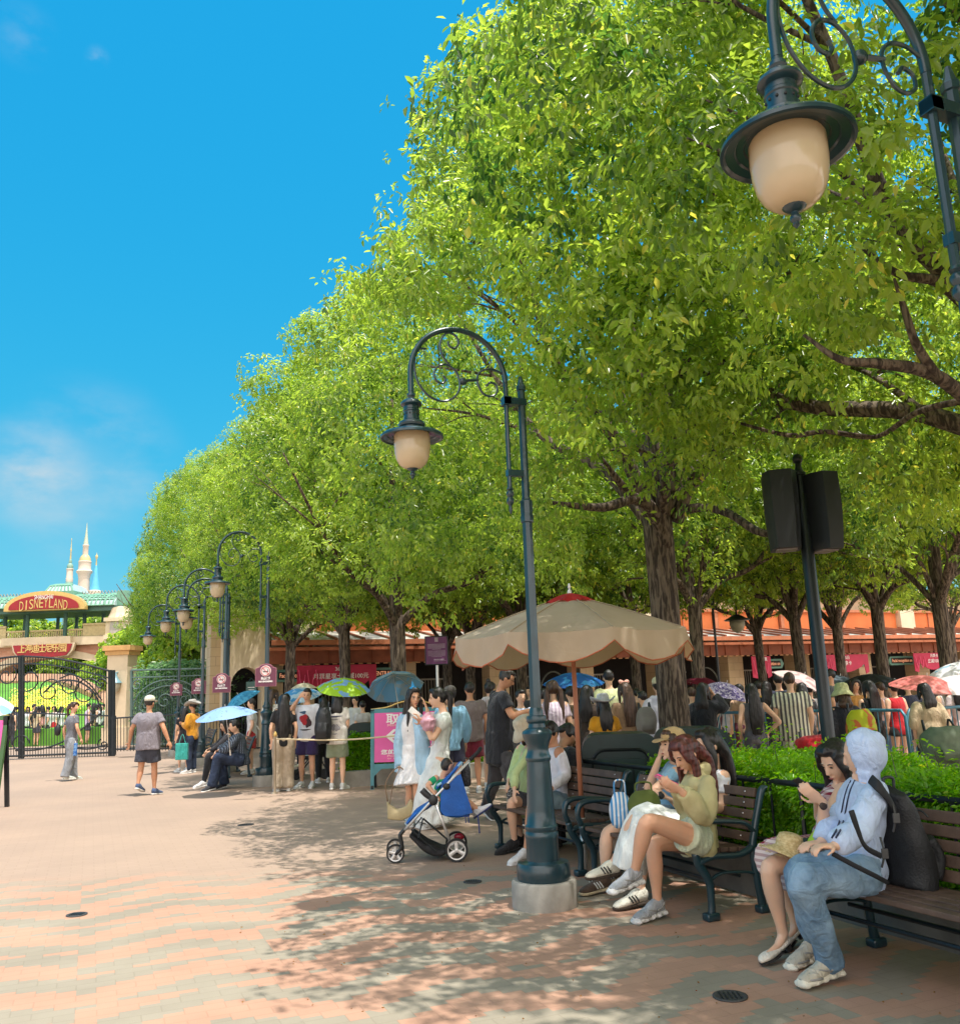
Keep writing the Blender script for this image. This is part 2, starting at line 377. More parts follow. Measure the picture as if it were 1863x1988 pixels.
def drain(px, py, r, label):
    p = gnd(px, py); b = MB(); b.lathe([(r * .2, .004), (r * .8, .005), (r * .86, .008), (r, .007), (r, .001)], n=24)
    t = thing('drain_cover', label, 'drain cover', (p.x, p.y, 0), 0, 'round drain covers in the paving'); b.obj('lid', mat('cast_iron_cover', (.05, .05, .05), .6), t, smooth=True)
    b2 = MB()
    for k in range(-2, 3): b2.box((k * r * .26, 0, .0095), (r * .06, r * 1.1, .004))
    b2.obj('grating', M_iron, t)
drain(149, 1777, .075, 'dark round drain cover in the sunlit paving at left')
drain(917, 1713, .075, 'dark round drain cover in the shade left of the near lamp post')
drain(1417, 1936, .085, 'dark round drain cover in the foreground below the seated couple')
drain(477, 1602, .10, 'dark round drain cover in the sun beyond the patterned paving')
# ------------------------------------------------------------------ trees
def leaf_mat(name, c1, c2, c3):
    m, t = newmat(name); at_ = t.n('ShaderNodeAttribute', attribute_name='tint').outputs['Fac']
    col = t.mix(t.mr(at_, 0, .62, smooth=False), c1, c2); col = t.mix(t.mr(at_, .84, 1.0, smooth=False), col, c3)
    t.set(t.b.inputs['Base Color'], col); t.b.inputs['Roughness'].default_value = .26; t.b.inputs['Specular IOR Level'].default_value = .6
    hsx = t.n('ShaderNodeHueSaturation', {'Hue': .485, 'Saturation': 1.1, 'Value': 2.35, 'Color': col}).outputs[0]
    tr = t.n('ShaderNodeBsdfTranslucent', {'Color': hsx}); mx = t.n('ShaderNodeMixShader', {0: .57, 1: t.b.outputs[0], 2: tr.outputs[0]}); t.set(t.out.inputs[0], mx.outputs[0])
    return m
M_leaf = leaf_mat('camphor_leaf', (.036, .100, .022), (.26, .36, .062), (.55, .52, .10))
M_leafd = leaf_mat('dark_tree_leaf', (.03, .085, .018), (.07, .15, .025), (.13, .21, .04))
M_hedge = leaf_mat('hedge_leaf', (.08, .22, .02), (.22, .42, .035), (.5, .5, .06))
def bark_mat():
    m, t = newmat('bark'); c = t.co(); mp = t.n('ShaderNodeMapping', {'Scale': (16, 16, 2.6), 'Vector': c}).outputs[0]
    nz = t.noise(1.6, 6, mp, dist=.6); wv = t.mr(nz, .42, .6)
    t.set(t.b.inputs['Base Color'], t.mix(wv, (.045, .03, .022), (.20, .15, .11))); t.b.inputs['Roughness'].default_value = .9; t.bump(nz, 1.0, .05); return m
M_bark = bark_mat()
def leaves_mesh(C, A, rs, per=8, L=(.07, .105), W=.46, name='crown', droop=.8, spread=.06, T=None):
    """clusters at C with outward axis A -> hanging leaf whorls, two quads a leaf"""
    n = len(C); N = n * per
    c = np.repeat(C, per, 0); a = np.repeat(A, per, 0)
    ph = rs.uniform(0, 2 * np.pi, N)
    up = np.tile([0, 0, 1.], (N, 1))
    u = np.cross(a, up); u /= np.linalg.norm(u, axis=1)[:, None] + 1e-6; w = np.cross(a, u)
    rad = u * np.cos(ph)[:, None] + w * np.sin(ph)[:, None]
    d = rad * rs.uniform(.5, 1.0, (N, 1)) + a * rs.uniform(.0, .6, (N, 1)); d[:, 2] -= rs.uniform(.3 * droop, 1.35 * droop, N)
    d /= np.linalg.norm(d, axis=1)[:, None]
    base = c + d * rs.uniform(.01, spread, (N, 1)) + rs.normal(0, spread * .45, (N, 3))
    ln = rs.uniform(L[0], L[1], (N, 1)); wd = ln * W * rs.uniform(.85, 1.15, (N, 1))
    nr = up * .75 + a * .8 + rs.normal(0, .38, (N, 3)); nr -= d * np.sum(nr * d, 1)[:, None]; nr /= np.linalg.norm(nr, axis=1)[:, None] + 1e-6
    s = np.cross(d, nr)
    cup = rs.uniform(.12, .5, (N, 1)) * wd
    P0 = base; P1 = base + d * ln * .36 + s * wd * .5 + nr * cup * .6; P2 = base + d * ln * .74 + s * wd * .34 + nr * cup * .1
    P3 = base + d * ln - nr * ln * .16; P4 = base + d * ln * .74 - s * wd * .34 + nr * cup * .1; P5 = base + d * ln * .36 - s * wd * .5 + nr * cup * .6
    vs = np.stack([P0, P1, P2, P3, P4, P5], 1).reshape(-1, 3)
    i = np.arange(N)[:, None] * 6
    F = np.concatenate([i + [0, 1, 2, 3], i + [0, 3, 4, 5]], 1).reshape(-1)
    me = bpy.data.meshes.new(name); me.vertices.add(len(vs)); me.vertices.foreach_set('co', vs.ravel().astype(np.float32))
    me.loops.add(len(F)); me.loops.foreach_set('vertex_index', F.astype(np.int32)); me.polygons.add(2 * N)
    me.polygons.foreach_set('loop_start', (np.arange(2 * N) * 4).astype(np.int32))
    try: me.polygons.foreach_set('loop_total', np.full(2 * N, 4, np.int32))
    except Exception: pass
    me.polygons.foreach_set('use_smooth', np.ones(2 * N, bool))
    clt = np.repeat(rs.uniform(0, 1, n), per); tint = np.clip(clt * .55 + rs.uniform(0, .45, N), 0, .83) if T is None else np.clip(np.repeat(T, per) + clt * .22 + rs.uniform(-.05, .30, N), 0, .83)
    tint[rs.uniform(0, 1, N) < .025] = .97
    at_ = me.attributes.new('tint', 'FLOAT', 'POINT'); at_.data.foreach_set('value', np.repeat(tint, 6).astype(np.float32))
    me.update(); me.validate(); return me
def prof(t): return (math.sin(math.pi * min(1, max(0, t)) ** .66)) ** .52 if 0 < t < 1 else 0
def tree_meshes(seed, H=10.8, RR=3.6, zb=3.35, rt=.18, fork=2.5, nl=64, dens=330, limbs=6, lr=(.75, 1.25), L=(.06, .092), per=8, bot=.35, cull=None):
    rs = np.random.RandomState(seed); rnd = random.Random(seed)
    lumps = []
    for k in range(nl):
        t = ((k + .5) / nl) ** .82; t = .03 + .93 * t; a = k * 2.39996 + rnd.uniform(-.35, .35)
        z = zb + .5 + (H - zb - .6) * t; rr = RR * prof(.10 + .88 * t) * rnd.uniform(.66, 1.02); r = rnd.uniform(*lr) * (1 - .35 * t)
        rr = max(0, rr - r * .55)
        lumps.append((np.array([rr * math.cos(a), rr * math.sin(a), z]), r))
    for k in range(26 if RR > 4.8 else 18):      # closes the underside
        a = k * 2.39996; q = RR * .78 * math.sqrt((k % 18 + .5) / 18); lumps.append((np.array([q * math.cos(a), q * math.sin(a), zb + rnd.uniform(.5, 1.3)]), rnd.uniform(.75, 1.05)))
    Cs, As, Ts = [], [], []
    for c, r in lumps:
        n = int(dens * r * r); v = rs.normal(0, 1, (n, 3)); v /= np.linalg.norm(v, axis=1)[:, None]
        outw = c * [1, 1, 0]; outw = outw / (np.linalg.norm(outw) + 1e-6) + [0, 0, .5]
        keep = (v @ outw > -.55 + rs.uniform(-.2, .25, n)) ; v = v[keep]; n = len(v)
        wob = 1 + .20 * np.sin(v @ rs.normal(0, 3.2, 3) + rs.uniform(0, 6)) + .14 * np.sin(v @ rs.normal(0, 6.5, 3))
        rad = r * wob * rs.uniform(.62, 1.06, n) ** .6; p = c + v * rad[:, None] * [1, 1, .82]
        p[:, 2] -= .0; ax = v + [0, 0, .25]; ax /= np.linalg.norm(ax, axis=1)[:, None]
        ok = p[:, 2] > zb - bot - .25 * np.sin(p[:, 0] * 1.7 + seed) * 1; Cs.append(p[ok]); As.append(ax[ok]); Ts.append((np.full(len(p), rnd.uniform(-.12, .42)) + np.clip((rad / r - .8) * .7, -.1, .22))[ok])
    C = np.concatenate(Cs); A = np.concatenate(As); T = np.concatenate(Ts)
    # gaps: drop clusters where a coarse field is low
    q = np.sin(C @ rs.normal(0, 1.5, 3)) + np.sin(C @ rs.normal(0, 2.4, 3) + 1) + np.sin(C @ rs.normal(0, 3.3, 3) + 2)
    k = (q > -1.05) | (rs.uniform(0, 1, len(C)) < .18); C = C[k]; A = A[k]; T = T[k]
    if cull: k = cull(C); C = C[k]; A = A[k]; T = T[k]
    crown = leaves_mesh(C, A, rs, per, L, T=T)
    b = MB(); lean = (rnd.uniform(-.12, .12), rnd.uniform(-.12, .12))
    tp = [(0, 0, -.1), (.0, 0, .25), (lean[0] * .4, lean[1] * .4, fork * .55), (lean[0], lean[1], fork)]
    b.loft(tp, [rt * 1.45, rt * 1.12, rt * .96, rt * 1.0], n=14, sub=5)
    top = Vector(tp[-1])
    for k in range(limbs):
        a = k * 2 * math.pi / limbs + rnd.uniform(-.4, .4); e = rnd.uniform(.35, .8) if k % 2 == 0 else rnd.uniform(.85, 1.25)
        L1 = rnd.uniform(2.2, 3.4) * RR / 4; d = Vector((math.cos(a) * math.cos(e), math.sin(a) * math.cos(e), math.sin(e)))
        p0 = top - Vector((0, 0, .25)); p1 = top + d * L1 * .3 + Vector((0, 0, .1)); p2 = top + d * L1 * .65 + Vector((rnd.uniform(-.2, .2), rnd.uniform(-.2, .2), .05)); p3 = top + d * L1 + Vector((0, 0, .45)); p4 = p3 + (d + Vector((0, 0, .7))) * 1.2
        r0 = rt * rnd.uniform(.34, .5); b.loft([p0, p1, p2, p3, p4], [r0 * 1.25, r0, r0 * .8, r0 * .55, r0 * .2], n=9, sub=4)
        for q_ in range(5):
            s0 = (p1, p2, p2, p3, p3)[q_]; aa = a + rnd.uniform(-1.3, 1.3); dd = Vector((math.cos(aa), math.sin(aa), rnd.uniform(-.15, 1.0))).normalized(); ll = rnd.uniform(.9, 2.0)
            mid = s0 + dd * ll * .5 + Vector((rnd.uniform(-.15, .15), rnd.uniform(-.15, .15), .12)); en = s0 + dd * ll + Vector((0, 0, .1))
            r1 = r0 * (.45 if q_ < 3 else .32); b.loft([s0, mid, en], [r1, r1 * .7, r1 * .25], n=6, sub=3)
            for _ in range(2):
                d3 = (dd + Vector((rnd.uniform(-1, 1), rnd.uniform(-1, 1), rnd.uniform(-.6, .6)))).normalized(); b.loft([mid, mid + d3 * .35 + Vector((0, 0, .05)), mid + d3 * .8], [r1 * .45, r1 * .3, r1 * .1], n=5)
    b.loft([top - Vector((0, 0, .3)), top + Vector((.1, .05, 1.2)), top + Vector((-.1, .1, 3.0)), top + Vector((.05, 0, (H - fork) * .8))], [rt * .8, rt * .62, rt * .4, rt * .08], n=9, sub=4)
    tm = b.mesh('trunk', True)
    return tm, crown
TREES = {}
def tree(kind, loc, rz, sc, label, group, lm=None, zs=1.0, name='camphor_tree', cat='tree'):
    tm, cm = TREES[kind]
    if not tm.materials: tm.materials.append(M_bark)
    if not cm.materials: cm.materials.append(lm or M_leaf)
    t = thing(name, label, cat, loc, rz, group); t.scale = (sc, sc, sc * zs)
    o = bpy.data.objects.new('trunk', tm); COL.objects.link(o); o.parent = t
    o = bpy.data.objects.new('crown', cm); COL.objects.link(o); o.parent = t
    return t
TREES['b'] = tree_meshes(11, dens=390, nl=70, rt=.16, fork=3.3, zb=3.55)
TREES['c'] = tree_meshes(23, dens=280, nl=58, RR=3.5, L=(.08, .12), rt=.15, fork=3.4, zb=4.1)
RLOC, RRZ = Vector((4.65, 6.5, 0)), 2.6
def culler(loc, rz, rects):
    """open gaps in a near crown: round its bare limbs and below it by the loudspeakers"""
    def f(C):
        c, s = math.cos(rz), math.sin(rz); W = np.stack([C[:, 0] * c - C[:, 1] * s + loc[0], C[:, 0] * s + C[:, 1] * c + loc[1], C[:, 2]], 1)
        q = (W - [0, 0, CAMZ]) @ np.array(CM); px = CX + FV * q[:, 0] / -q[:, 2]; py = CY - FV * q[:, 1] / -q[:, 2]
        r = np.random.RandomState(2).uniform(0, 1, len(C)); bad = np.zeros(len(C), bool)
        for (x0, x1, y0, y1, k) in rects: bad |= (px > x0) & (px < x1) & (py > y0) & (py < y1) & (r < k) & (q[:, 2] < -.5)
        return ~bad
    return f
SPK = [(1455, 1655, 865, 1120, 1), (1490, 1660, 1060, 1450, 1)]
TREES['r'] = tree_meshes(31, H=9.6, RR=4.9, zb=3.3, dens=430, nl=96, fork=3.2, rt=.2, lr=(.8, 1.3), cull=culler(RLOC, RRZ, SPK + [(1300, 1900, 1010, 1400, .9), (1640, 1870, 655, 800, .93), (1720, 1870, 560, 700, .85), (1440, 1800, 790, 870, .6), (1580, 1700, 0, 330, .3), (900, 1300, 1040, 1400, 1), (700, 1000, 560, 1000, .85), (-400, 800, -200, 1300, 1), (800, 860, -200, 140, 1), (860, 1000, -200, 30, .8)]))
ALOC = at(1302, 1300, 11.2)
TREES['a'] = tree_meshes(3, dens=430, RR=4.6, rt=.19, fork=3.7, nl=74, zb=2.85, lr=(.8, 1.3), cull=culler(ALOC, .6, SPK + [(-400, 585, -200, 760, 1), (585, 650, -200, 620, .97), (650, 730, -200, 520, .95), (730, 800, -200, 440, .9), (700, 960, 600, 1010, .8), (1130, 1560, 890, 1280, .85), (1330, 1863, 560, 900, .5)]))
TREES['d'] = tree_meshes(57, dens=230, nl=50, zb=4.2, H=9.8, RR=3.2, L=(.08, .12), rt=.15, fork=3.5)
TREES['s'] = tree_meshes(5, H=6, RR=2.4, zb=1.0, dens=210, nl=26, rt=.11, fork=1.2, limbs=4, lr=(.7, 1.0), L=(.12, .19), per=7)
GR = 'camphor trees of the plaza grove'
def tp(px, py, Y):
    p = at(px, py, Y); return (p.x, p.y, 0)
ROWT = [  # px, Y, kind, rz, scale, label
 (1302, 11.2, 'a', .6, 1.0, 'camphor tree whose ridged trunk forks behind the beige parasol, tallest crown of the row'),
 (775, 17.6, 'b', 2.1, .98, 'camphor tree with forked trunk behind the green and blue parasol'),
 (672, 23.0, 'c', .9, .98, 'camphor tree with dark straight trunk beside the crimson banner'),
 (560, 27.5, 'b', 4.0, .95, 'camphor tree with slim trunk in front of the lettered entrance sign'),
 (508, 33.5, 'b', 3.1, .92, 'camphor tree hidden low behind the second lamp post'),
 (435, 39.0, 'b', 5.0, 1.0, 'far camphor tree of the row before the corner arch'),
 (372, 46, 'b', 1.3, 1.0, 'last and lowest camphor tree of the row, next to the gate side'),
]
for (px, Y, k, rz, sc, lb) in ROWT: tree(k, tp(px, 1300, Y), rz, sc, lb, GR, zs={775: .95, 672: 1.0, 560: 1.06, 508: 1.16, 435: 1.2, 372: 1.28}.get(px, 1.0))
tR = tree('r', RLOC, RRZ, 1.0, 'nearest camphor tree, its limbs and big leaves reaching in from the right', GR)
MI = (Matrix.Translation(RLOC) @ Matrix.Rotation(RRZ, 4, 'Z')).inverted()
def limb(pts, rad, name='limb', MI=MI, tr=None):
    b = MB(); b.loft([MI @ at(*p) for p in pts], rad, n=9, sub=5); b.obj(name, M_bark, tr or tR, smooth=True)
limb([(2050, 900, 5.6), (1880, 775, 5.2), (1800, 722, 5.0), (1710, 706, 4.9), (1630, 697, 4.9), (1560, 650, 5.0)], [.058, .048, .040, .032, .022, .01])
limb([(1820, 735, 5.0), (1778, 668, 4.9), (1755, 600, 4.9), (1735, 540, 4.9)], [.034, .026, .02, .008])
limb([(2000, 700, 5.6), (1870, 585, 5.2), (1815, 545, 5.1), (1740, 530, 5.1), (1660, 470, 5.2)], [.055, .045, .035, .024, .01])
limb([(2040, 120, 5.8), (1900, 60, 5.4), (1830, -10, 5.2), (1790, -60, 5.2)], [.06, .045, .035, .02])
limb([(1700, 848, 7.4), (1600, 838, 7.4), (1530, 845, 7.6), (1430, 820, 8.0)], [.012, .022, .022, .012]); limb([(1880, 775, 6.6), (1780, 800, 6.9), (1700, 848, 7.4), (1600, 838, 7.4)], [.03, .026, .02, .014])
tree('b', (4.9, 1.4, 0), 1.0, 1.12, 'camphor tree beside the photographer shading the front paving at right', GR)
BACK = [
 (1352, 17.5, 'd', 1.9, .9, 'camphor tree close behind the thick ridged trunk'),
 (1556, 21.5, 'c', 0.3, .92, 'camphor tree with two thin stems seen left of the loudspeaker pole'),
 (1632, 24.5, 'c', 2.2, .9, 'pale grey camphor trunk just right of the loudspeaker pole'),
 (1712, 20.5, 'd', 3.3, .92, 'dark forked camphor tree between two green entrance signs'),
 (1838, 16.5, 'c', 4.5, .88, 'grey leaning camphor tree at the right edge of the picture'),
 (868, 25.5, 'c', 5.4, .88, 'camphor tree with slanting dark trunk behind the notice board'),
 (912, 24.0, 'c', 2.8, .86, 'small dark camphor tree left of the beige parasol'),
 (1120, 27.0, 'd', .2, .9, 'camphor tree whose crown rises behind the red parasol cap'),
 (1235, 24.0, 'c', 1.1, .88, 'camphor tree with thin dark stems left of the thick trunk'),
 (1010, 22.0, 'c', 3.9, .9, 'camphor tree behind the near lamp post in the second row'),
 (1480, 27.0, 'd', 5.1, .9, 'camphor tree behind the hanging lantern of the far row'),
 (1850, 31.0, 'd', 2.0, .95, 'camphor crown low at far right before the entrance hall'),
]
for (px, Y, k, rz, sc, lb) in BACK: tree(k, tp(px, 1300, Y), rz, sc, lb, GR)

TA = [o for o in bpy.data.objects if o.get('label', '').startswith('camphor tree whose ridged')][0]; MA = (Matrix.Translation((ALOC.x, ALOC.y, 0)) @ Matrix.Rotation(.6, 4, 'Z')).inverted()
for pts, r in (([(1292, 1060, 11.15), (1275, 1005, 11.0), (1235, 968, 10.8), (1170, 985, 10.4), (1060, 975, 10)], [.12, .10, .075, .055, .02]), ([(1240, 975, 10.8), (1205, 940, 10.6), (1160, 880, 10.3)], [.06, .05, .02]),
    ([(1310, 1010, 11.2), (1335, 950, 11.2), (1370, 905, 11.0), (1440, 830, 10.8), (1520, 740, 10.6)], [.11, .085, .075, .055, .03]), ([(1325, 990, 11.2), (1370, 985, 10.8), (1420, 1000, 10.4), (1480, 1035, 10.0), (1560, 1030, 9.7)], [.07, .055, .05, .045, .02]),
    ([(1300, 980, 11.2), (1290, 900, 11.1), (1305, 820, 11.0), (1290, 720, 11)], [.1, .08, .07, .03]), ([(1370, 905, 11), (1420, 790, 10.8), (1430, 690, 10.6)], [.05, .04, .02])): limb(pts, r, 'limb', MA, TA)
# ------------------------------------------------------------------ buildings
def brick_mat(name, c1, c2, mortar, sc=1.0, rough=.85, bw=.24, rh=.08):
    m, t = newmat(name); c = t.co(); S = t.n('ShaderNodeSeparateXYZ', {0: c}).outputs
    v = t.n('ShaderNodeCombineXYZ', {0: t.math('ADD', S['X'], S['Y']), 1: S['Z'], 2: 0.0}).outputs[0]
    b = t.n('ShaderNodeTexBrick', {'Vector': v, 'Scale': sc, 'Brick Width': bw, 'Row Height': rh, 'Mortar Size': .006, 'Color1': (*c1, 1), 'Color2': (*c2, 1), 'Mortar': (*mortar, 1)})
    nz = t.noise(1.2, 6, c); x = t.n('ShaderNodeMix', data_type='RGBA', blend_type='MULTIPLY'); x.inputs[0].default_value = .5; t.set(x.inputs[6], b.outputs[0]); t.set(x.inputs[7], t.mix(t.mr(nz, .3, .7), (.7, .7, .7), (1, 1, 1)))
    t.set(t.b.inputs['Base Color'], x.outputs[2]); t.b.inputs['Roughness'].default_value = rough; t.bump(t.math('MULTIPLY', b.outputs['Fac'], -1), .4, .01); return m
M_cream = mat('cream_plaster', (.68, .55, .38), .85, 0, .10, 1.5, .15)
M_creaml = mat('pale_stone', (.62, .50, .34), .85, 0, .12, 2, .2)
M_orange = mat('orange_painted_boarding', (.86, .23, .07), .7, 0, .10, 1.2)
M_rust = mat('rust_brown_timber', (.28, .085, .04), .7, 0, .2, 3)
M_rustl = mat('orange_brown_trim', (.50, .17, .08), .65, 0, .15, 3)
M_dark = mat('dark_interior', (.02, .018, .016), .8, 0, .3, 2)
M_grn = mat('sea_green_paint', (.16, .34, .24), .5, 0, .15, 3)
M_grnd = mat('dark_green_column_paint', (.05, .13, .10), .5, 0, .15, 3)
M_brick = brick_mat('pink_brick', (.58, .28, .18), (.68, .37, .25), (.52, .38, .28), bw=.5, rh=.16)
M_stoneb = brick_mat('beige_stone_blocks', (.50, .38, .22), (.56, .43, .27), (.30, .23, .14), bw=.55, rh=.3)
M_glass = mat('pale_roof_glass', (.40, .52, .52), .18, 0, .12, 2)
M_stone = mat('grey_concrete', (.33, .31, .27), .85, 0, .2, 5, .3)
M_kerb = mat('dark_kerb_stone', (.16, .15, .135), .85, 0, .25, 4, .4)
M_crim = mat('crimson_banner', (.48, .02, .07), .6, 0, .12, 2)
M_plum = mat('plum_sign_face', (.20, .028, .085), .5)
M_signw = mat('white_print', (.85, .82, .80), .6, var=.02)
M_red = mat('burgundy_sign_face', (.30, .008, .014), .5, 0, .12, 3)
M_lawn = mat('mown_lawn', (.10, .28, .03), .95, 0, .2, .7, .4, 60)
# --- ticket hall (long low building with a canopy behind the crowd), local x along the front, -y towards the plaza
HO = Vector((-8.6, 30.1, 0)); HA = math.atan2(.408, .913)
hall = thing('ticket_hall', 'long low entrance hall with orange fascia, glazed canopy and dark gateways', 'building', HO, HA)
HL = 46.0
b = MB(); b.box((HL / 2, 6.0, 2.3), (HL, 4, 4.6)); b.obj('rear_wall', M_creaml, hall)
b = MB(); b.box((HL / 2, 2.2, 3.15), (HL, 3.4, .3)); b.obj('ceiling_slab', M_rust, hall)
b = MB()
for k in range(12):
    x0 = 2.4 + k * 3.75; b.box((x0 + 1.80, 1.2, 4.28), (3.52, .3, .86))
o = b.obj('orange_fascia', M_orange, hall)
b = MB()
for k in range(13): b.box((2.35 + k * 3.75 - .0, 1.12, 4.26), (.16, .4, .96))
for k in range(24): b.box((2.5 + k * 1.875, 1.02, 4.28), (.045, .06, .86))
b.box((HL / 2 + .6, 1.1, 4.76), (HL - 1, .5, .12)); b.obj('fascia_trim', M_rustl, hall)
b = MB()
for k in (0, 4, 8): b = MB(); b.box((2.35 + k * 3.75 + .3, 1.0, 4.3), (.95, .5, 1.1)); b.obj('fascia_pier', M_cream, hall)
b = MB(); b.box((HL / 2, 4.4, 5.2), (HL * .98, 5, 1.1)); b.box((HL / 2, 3.9, 5.8), (HL * .98, 5.5, .12)); b.obj('upper_wall', M_cream, hall)
# canopy
def roofglass():
    m, t = newmat('weathered_canopy_glass'); c = t.co(); n = t.noise(1.3, 6, c, rough=.65)
    t.set(t.b.inputs['Base Color'], t.mix(t.mr(n, .42, .62), (.17, .20, .19), (.62, .62, .52))); t.b.inputs['Roughness'].default_value = .35; return m
b = MB(); b.add([(1.2, .9, 3.92), (HL, .9, 3.92), (HL, -2.1, 3.42), (1.2, -2.1, 3.42), (1.2, .9, 3.86), (HL, .9, 3.86), (HL, -2.1, 3.36), (1.2, -2.1, 3.36)], [(0, 3, 2, 1), (4, 5, 6, 7), (3, 7, 6, 2), (0, 1, 5, 4), (0, 4, 7, 3), (1, 2, 6, 5)])
can = b.obj('canopy_glass', roofglass(), hall)
b = MB()
for k in range(49):
    x = 1.25 + k * .935
    b.add([(x - .04, .92, 4.0), (x + .04, .92, 4.0), (x + .04, -2.2, 3.48), (x - .04, -2.2, 3.48), (x - .04, .92, 3.93), (x + .04, .92, 3.93), (x + .04, -2.2, 3.41), (x - .04, -2.2, 3.41)], [(0, 3, 2, 1), (3, 7, 6, 2), (0, 4, 7, 3), (1, 2, 6, 5)])
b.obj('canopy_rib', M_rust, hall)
b = MB(); b.box((HL / 2 + .5, -2.22, 3.33), (HL - 1, .12, .16)); b.box((HL / 2 + .5, -1.9, 3.14), (HL - 1, .3, .10)); b.obj('canopy_beam', M_rustl, hall)
b = MB(); b.box((HL / 2 + .5, -1.3, 2.92), (HL - 1, .12, .46))
for k in range(60): b.box((1.6 + k * .75, -1.38, 2.92), (.04, .05, .46))
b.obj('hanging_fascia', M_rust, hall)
b = MB()
for k in range(150): b.box((1.5 + k * .296, -1.37, 2.66), (.15, .03, .035))
b.obj('fascia_fringe', mat('ochre_trim', (.55, .28, .12), .6), hall)
for k in range(13):
    b = MB(); x = 2.35 + k * 3.65; b.loft([(x, -.6, 2.7), (x, -1.2, 3.0), (x, -2.1, 3.32)], [.07, .06, .05], n=4); b.obj('bracket', M_rust, hall)
piers = []
for k in range(13):
    x = 2.35 + k * 3.65; b = MB(); b.box((x, -.35, 1.42), (.78, .7, 2.84)); b.box((x, -.35, 2.78), (.92, .84, .14)); b.box((x, -.35, .18), (.9, .82, .36)); b.obj('pier', M_stoneb, hall)
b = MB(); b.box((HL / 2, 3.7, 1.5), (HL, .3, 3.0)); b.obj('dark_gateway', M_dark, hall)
b = MB()
for k in range(12):
    x0 = 3.0 + k * 3.65
    b = MB()
    for j in range(9): b.tube([(x0 + .2 + j * .12, .6, .05), (x0 + .2 + j * .12, .6, 2.1)], .016, n=5)
    b.box((x0 + .75, .6, 2.1), (1.3, .05, .06)); b.box((x0 + .75, .6, .15), (1.3, .05, .06)); b.obj('folding_grille', mat('pale_grille', (.25, .24, .2), .5), hall)
# hoop portals standing in the gateways
b = MB()
for k in range(12):
    if k % 2 == 0:
        b = MB(); x0 = 4.9 + k * 3.65; b.tube([(x0 + .62 * math.cos(a), -.15, 1.3 + .95 * math.sin(a)) for a in np.linspace(-.5, math.pi + .5, 20)], .035, n=6); b.obj('hoop_gate', mat('grey_hoop', (.10, .12, .11), .5), hall)
# left corner arch
b = MB(); arch = [(-.15, 0), (.12, 0), (.12, 2.0)] + [(.12 + .5 - .5 * math.cos(a), 2.0 + .62 * math.sin(a)) for a in np.linspace(0, math.pi, 14)[1:]] + [(1.12, 0), (1.35, 0), (1.35, 4.6), (-.15, 4.6)]
b.prism(arch, .8, (-.2, -.3, 0), (1, 0, 0), (0, 0, 1)); b.obj('corner_arch', M_cream, hall)
b = MB(); b.box((-.5, -.1, 2.3), (.35, 1.0, 4.6)); b.obj('corner_pier', M_stoneb, hall)
b = MB(); b.box((1.42, -.5, 1.5), (.5, .5, 3.0)); b.obj('corner_pier', M_stoneb, hall)
b = MB(); b.box((.45, -.42, 3.5), (1.2, .06, 1.0)); b.obj('arch_boarding', M_rustl, hall)
# things hung on the hall
M_led = mat('sign_casing_green', (.12, .27, .21), .5)
m_, t_ = newmat('orange_led_letters'); t_.b.inputs['Base Color'].default_value = (.5, .2, .1, 1); t_.b.inputs['Emission Color'].default_value = (1, .42, .22, 1); t_.b.inputs['Emission Strength'].default_value = .35; M_ledt = m_
def hallpt(px, depth_off=-1.0):
    """local x on the hall where picture column px meets the plane y = depth_off"""
    d = ray(px, 1290); P = HO + Vector((-.408, .913, 0)) * depth_off
    # solve P + u*s = d*t  (2-D)
    ux, uy = .913, .408; dx, dy = d.x, d.y
    det = ux * (-dy) + dx * uy; s = ((-P.x) * (-dy) + dx * (-P.y)) / det; return s
def lx(x, y, z): return HO + Matrix.Rotation(HA, 3, 'Z') @ Vector((x, y, z))
def led_sign(px, s, label, w=1.7, yy=-.75):
    x = hallpt(px, yy); t = thing('entrance_sign', label, 'sign', lx(x, yy, 2.32), HA, 'green entrance signs')
    b = MB(); h = .2; b.prism([(-w / 2 + .12, -h), (w / 2 - .12, -h), (w / 2, 0), (w / 2 - .12, h), (-w / 2 + .12, h), (-w / 2, 0)], .1, (0, 0, 0)); b.obj('casing', M_led, t)
    b = MB(); b.box((0, -.102, 0), (w - .36, .012, .24)); b.obj('display', M_dark, t)
    text(s, .2, M_ledt, t, (0, -.112, 0), fit=w - .45, bold=.003)
    b = MB(); b.tube([(-w * .3, .05, .2), (-w * .3, .05, .5)], .012, n=5); b.tube([(w * .3, .05, .2), (w * .3, .05, .5)], .012, n=5); b.obj('hanger', M_iron, t)
led_sign(578, 'Facial recognition on', 'green framed lettered display hanging between two trunks at left')
led_sign(738, '17-18 ENTRANCE', 'green framed numbered entrance display left of the forked trunk')
led_sign(1488, 'Facial recognition on', 'green framed display beneath the canopy left of the loudspeaker pole')
led_sign(1666, 'ENTRANCE', 'small green framed display half hidden behind the grey trunk', 1.0)
led_sign(1748, 'Facial recognition on', 'green framed display between the dark forked trunk and crimson banner at right')
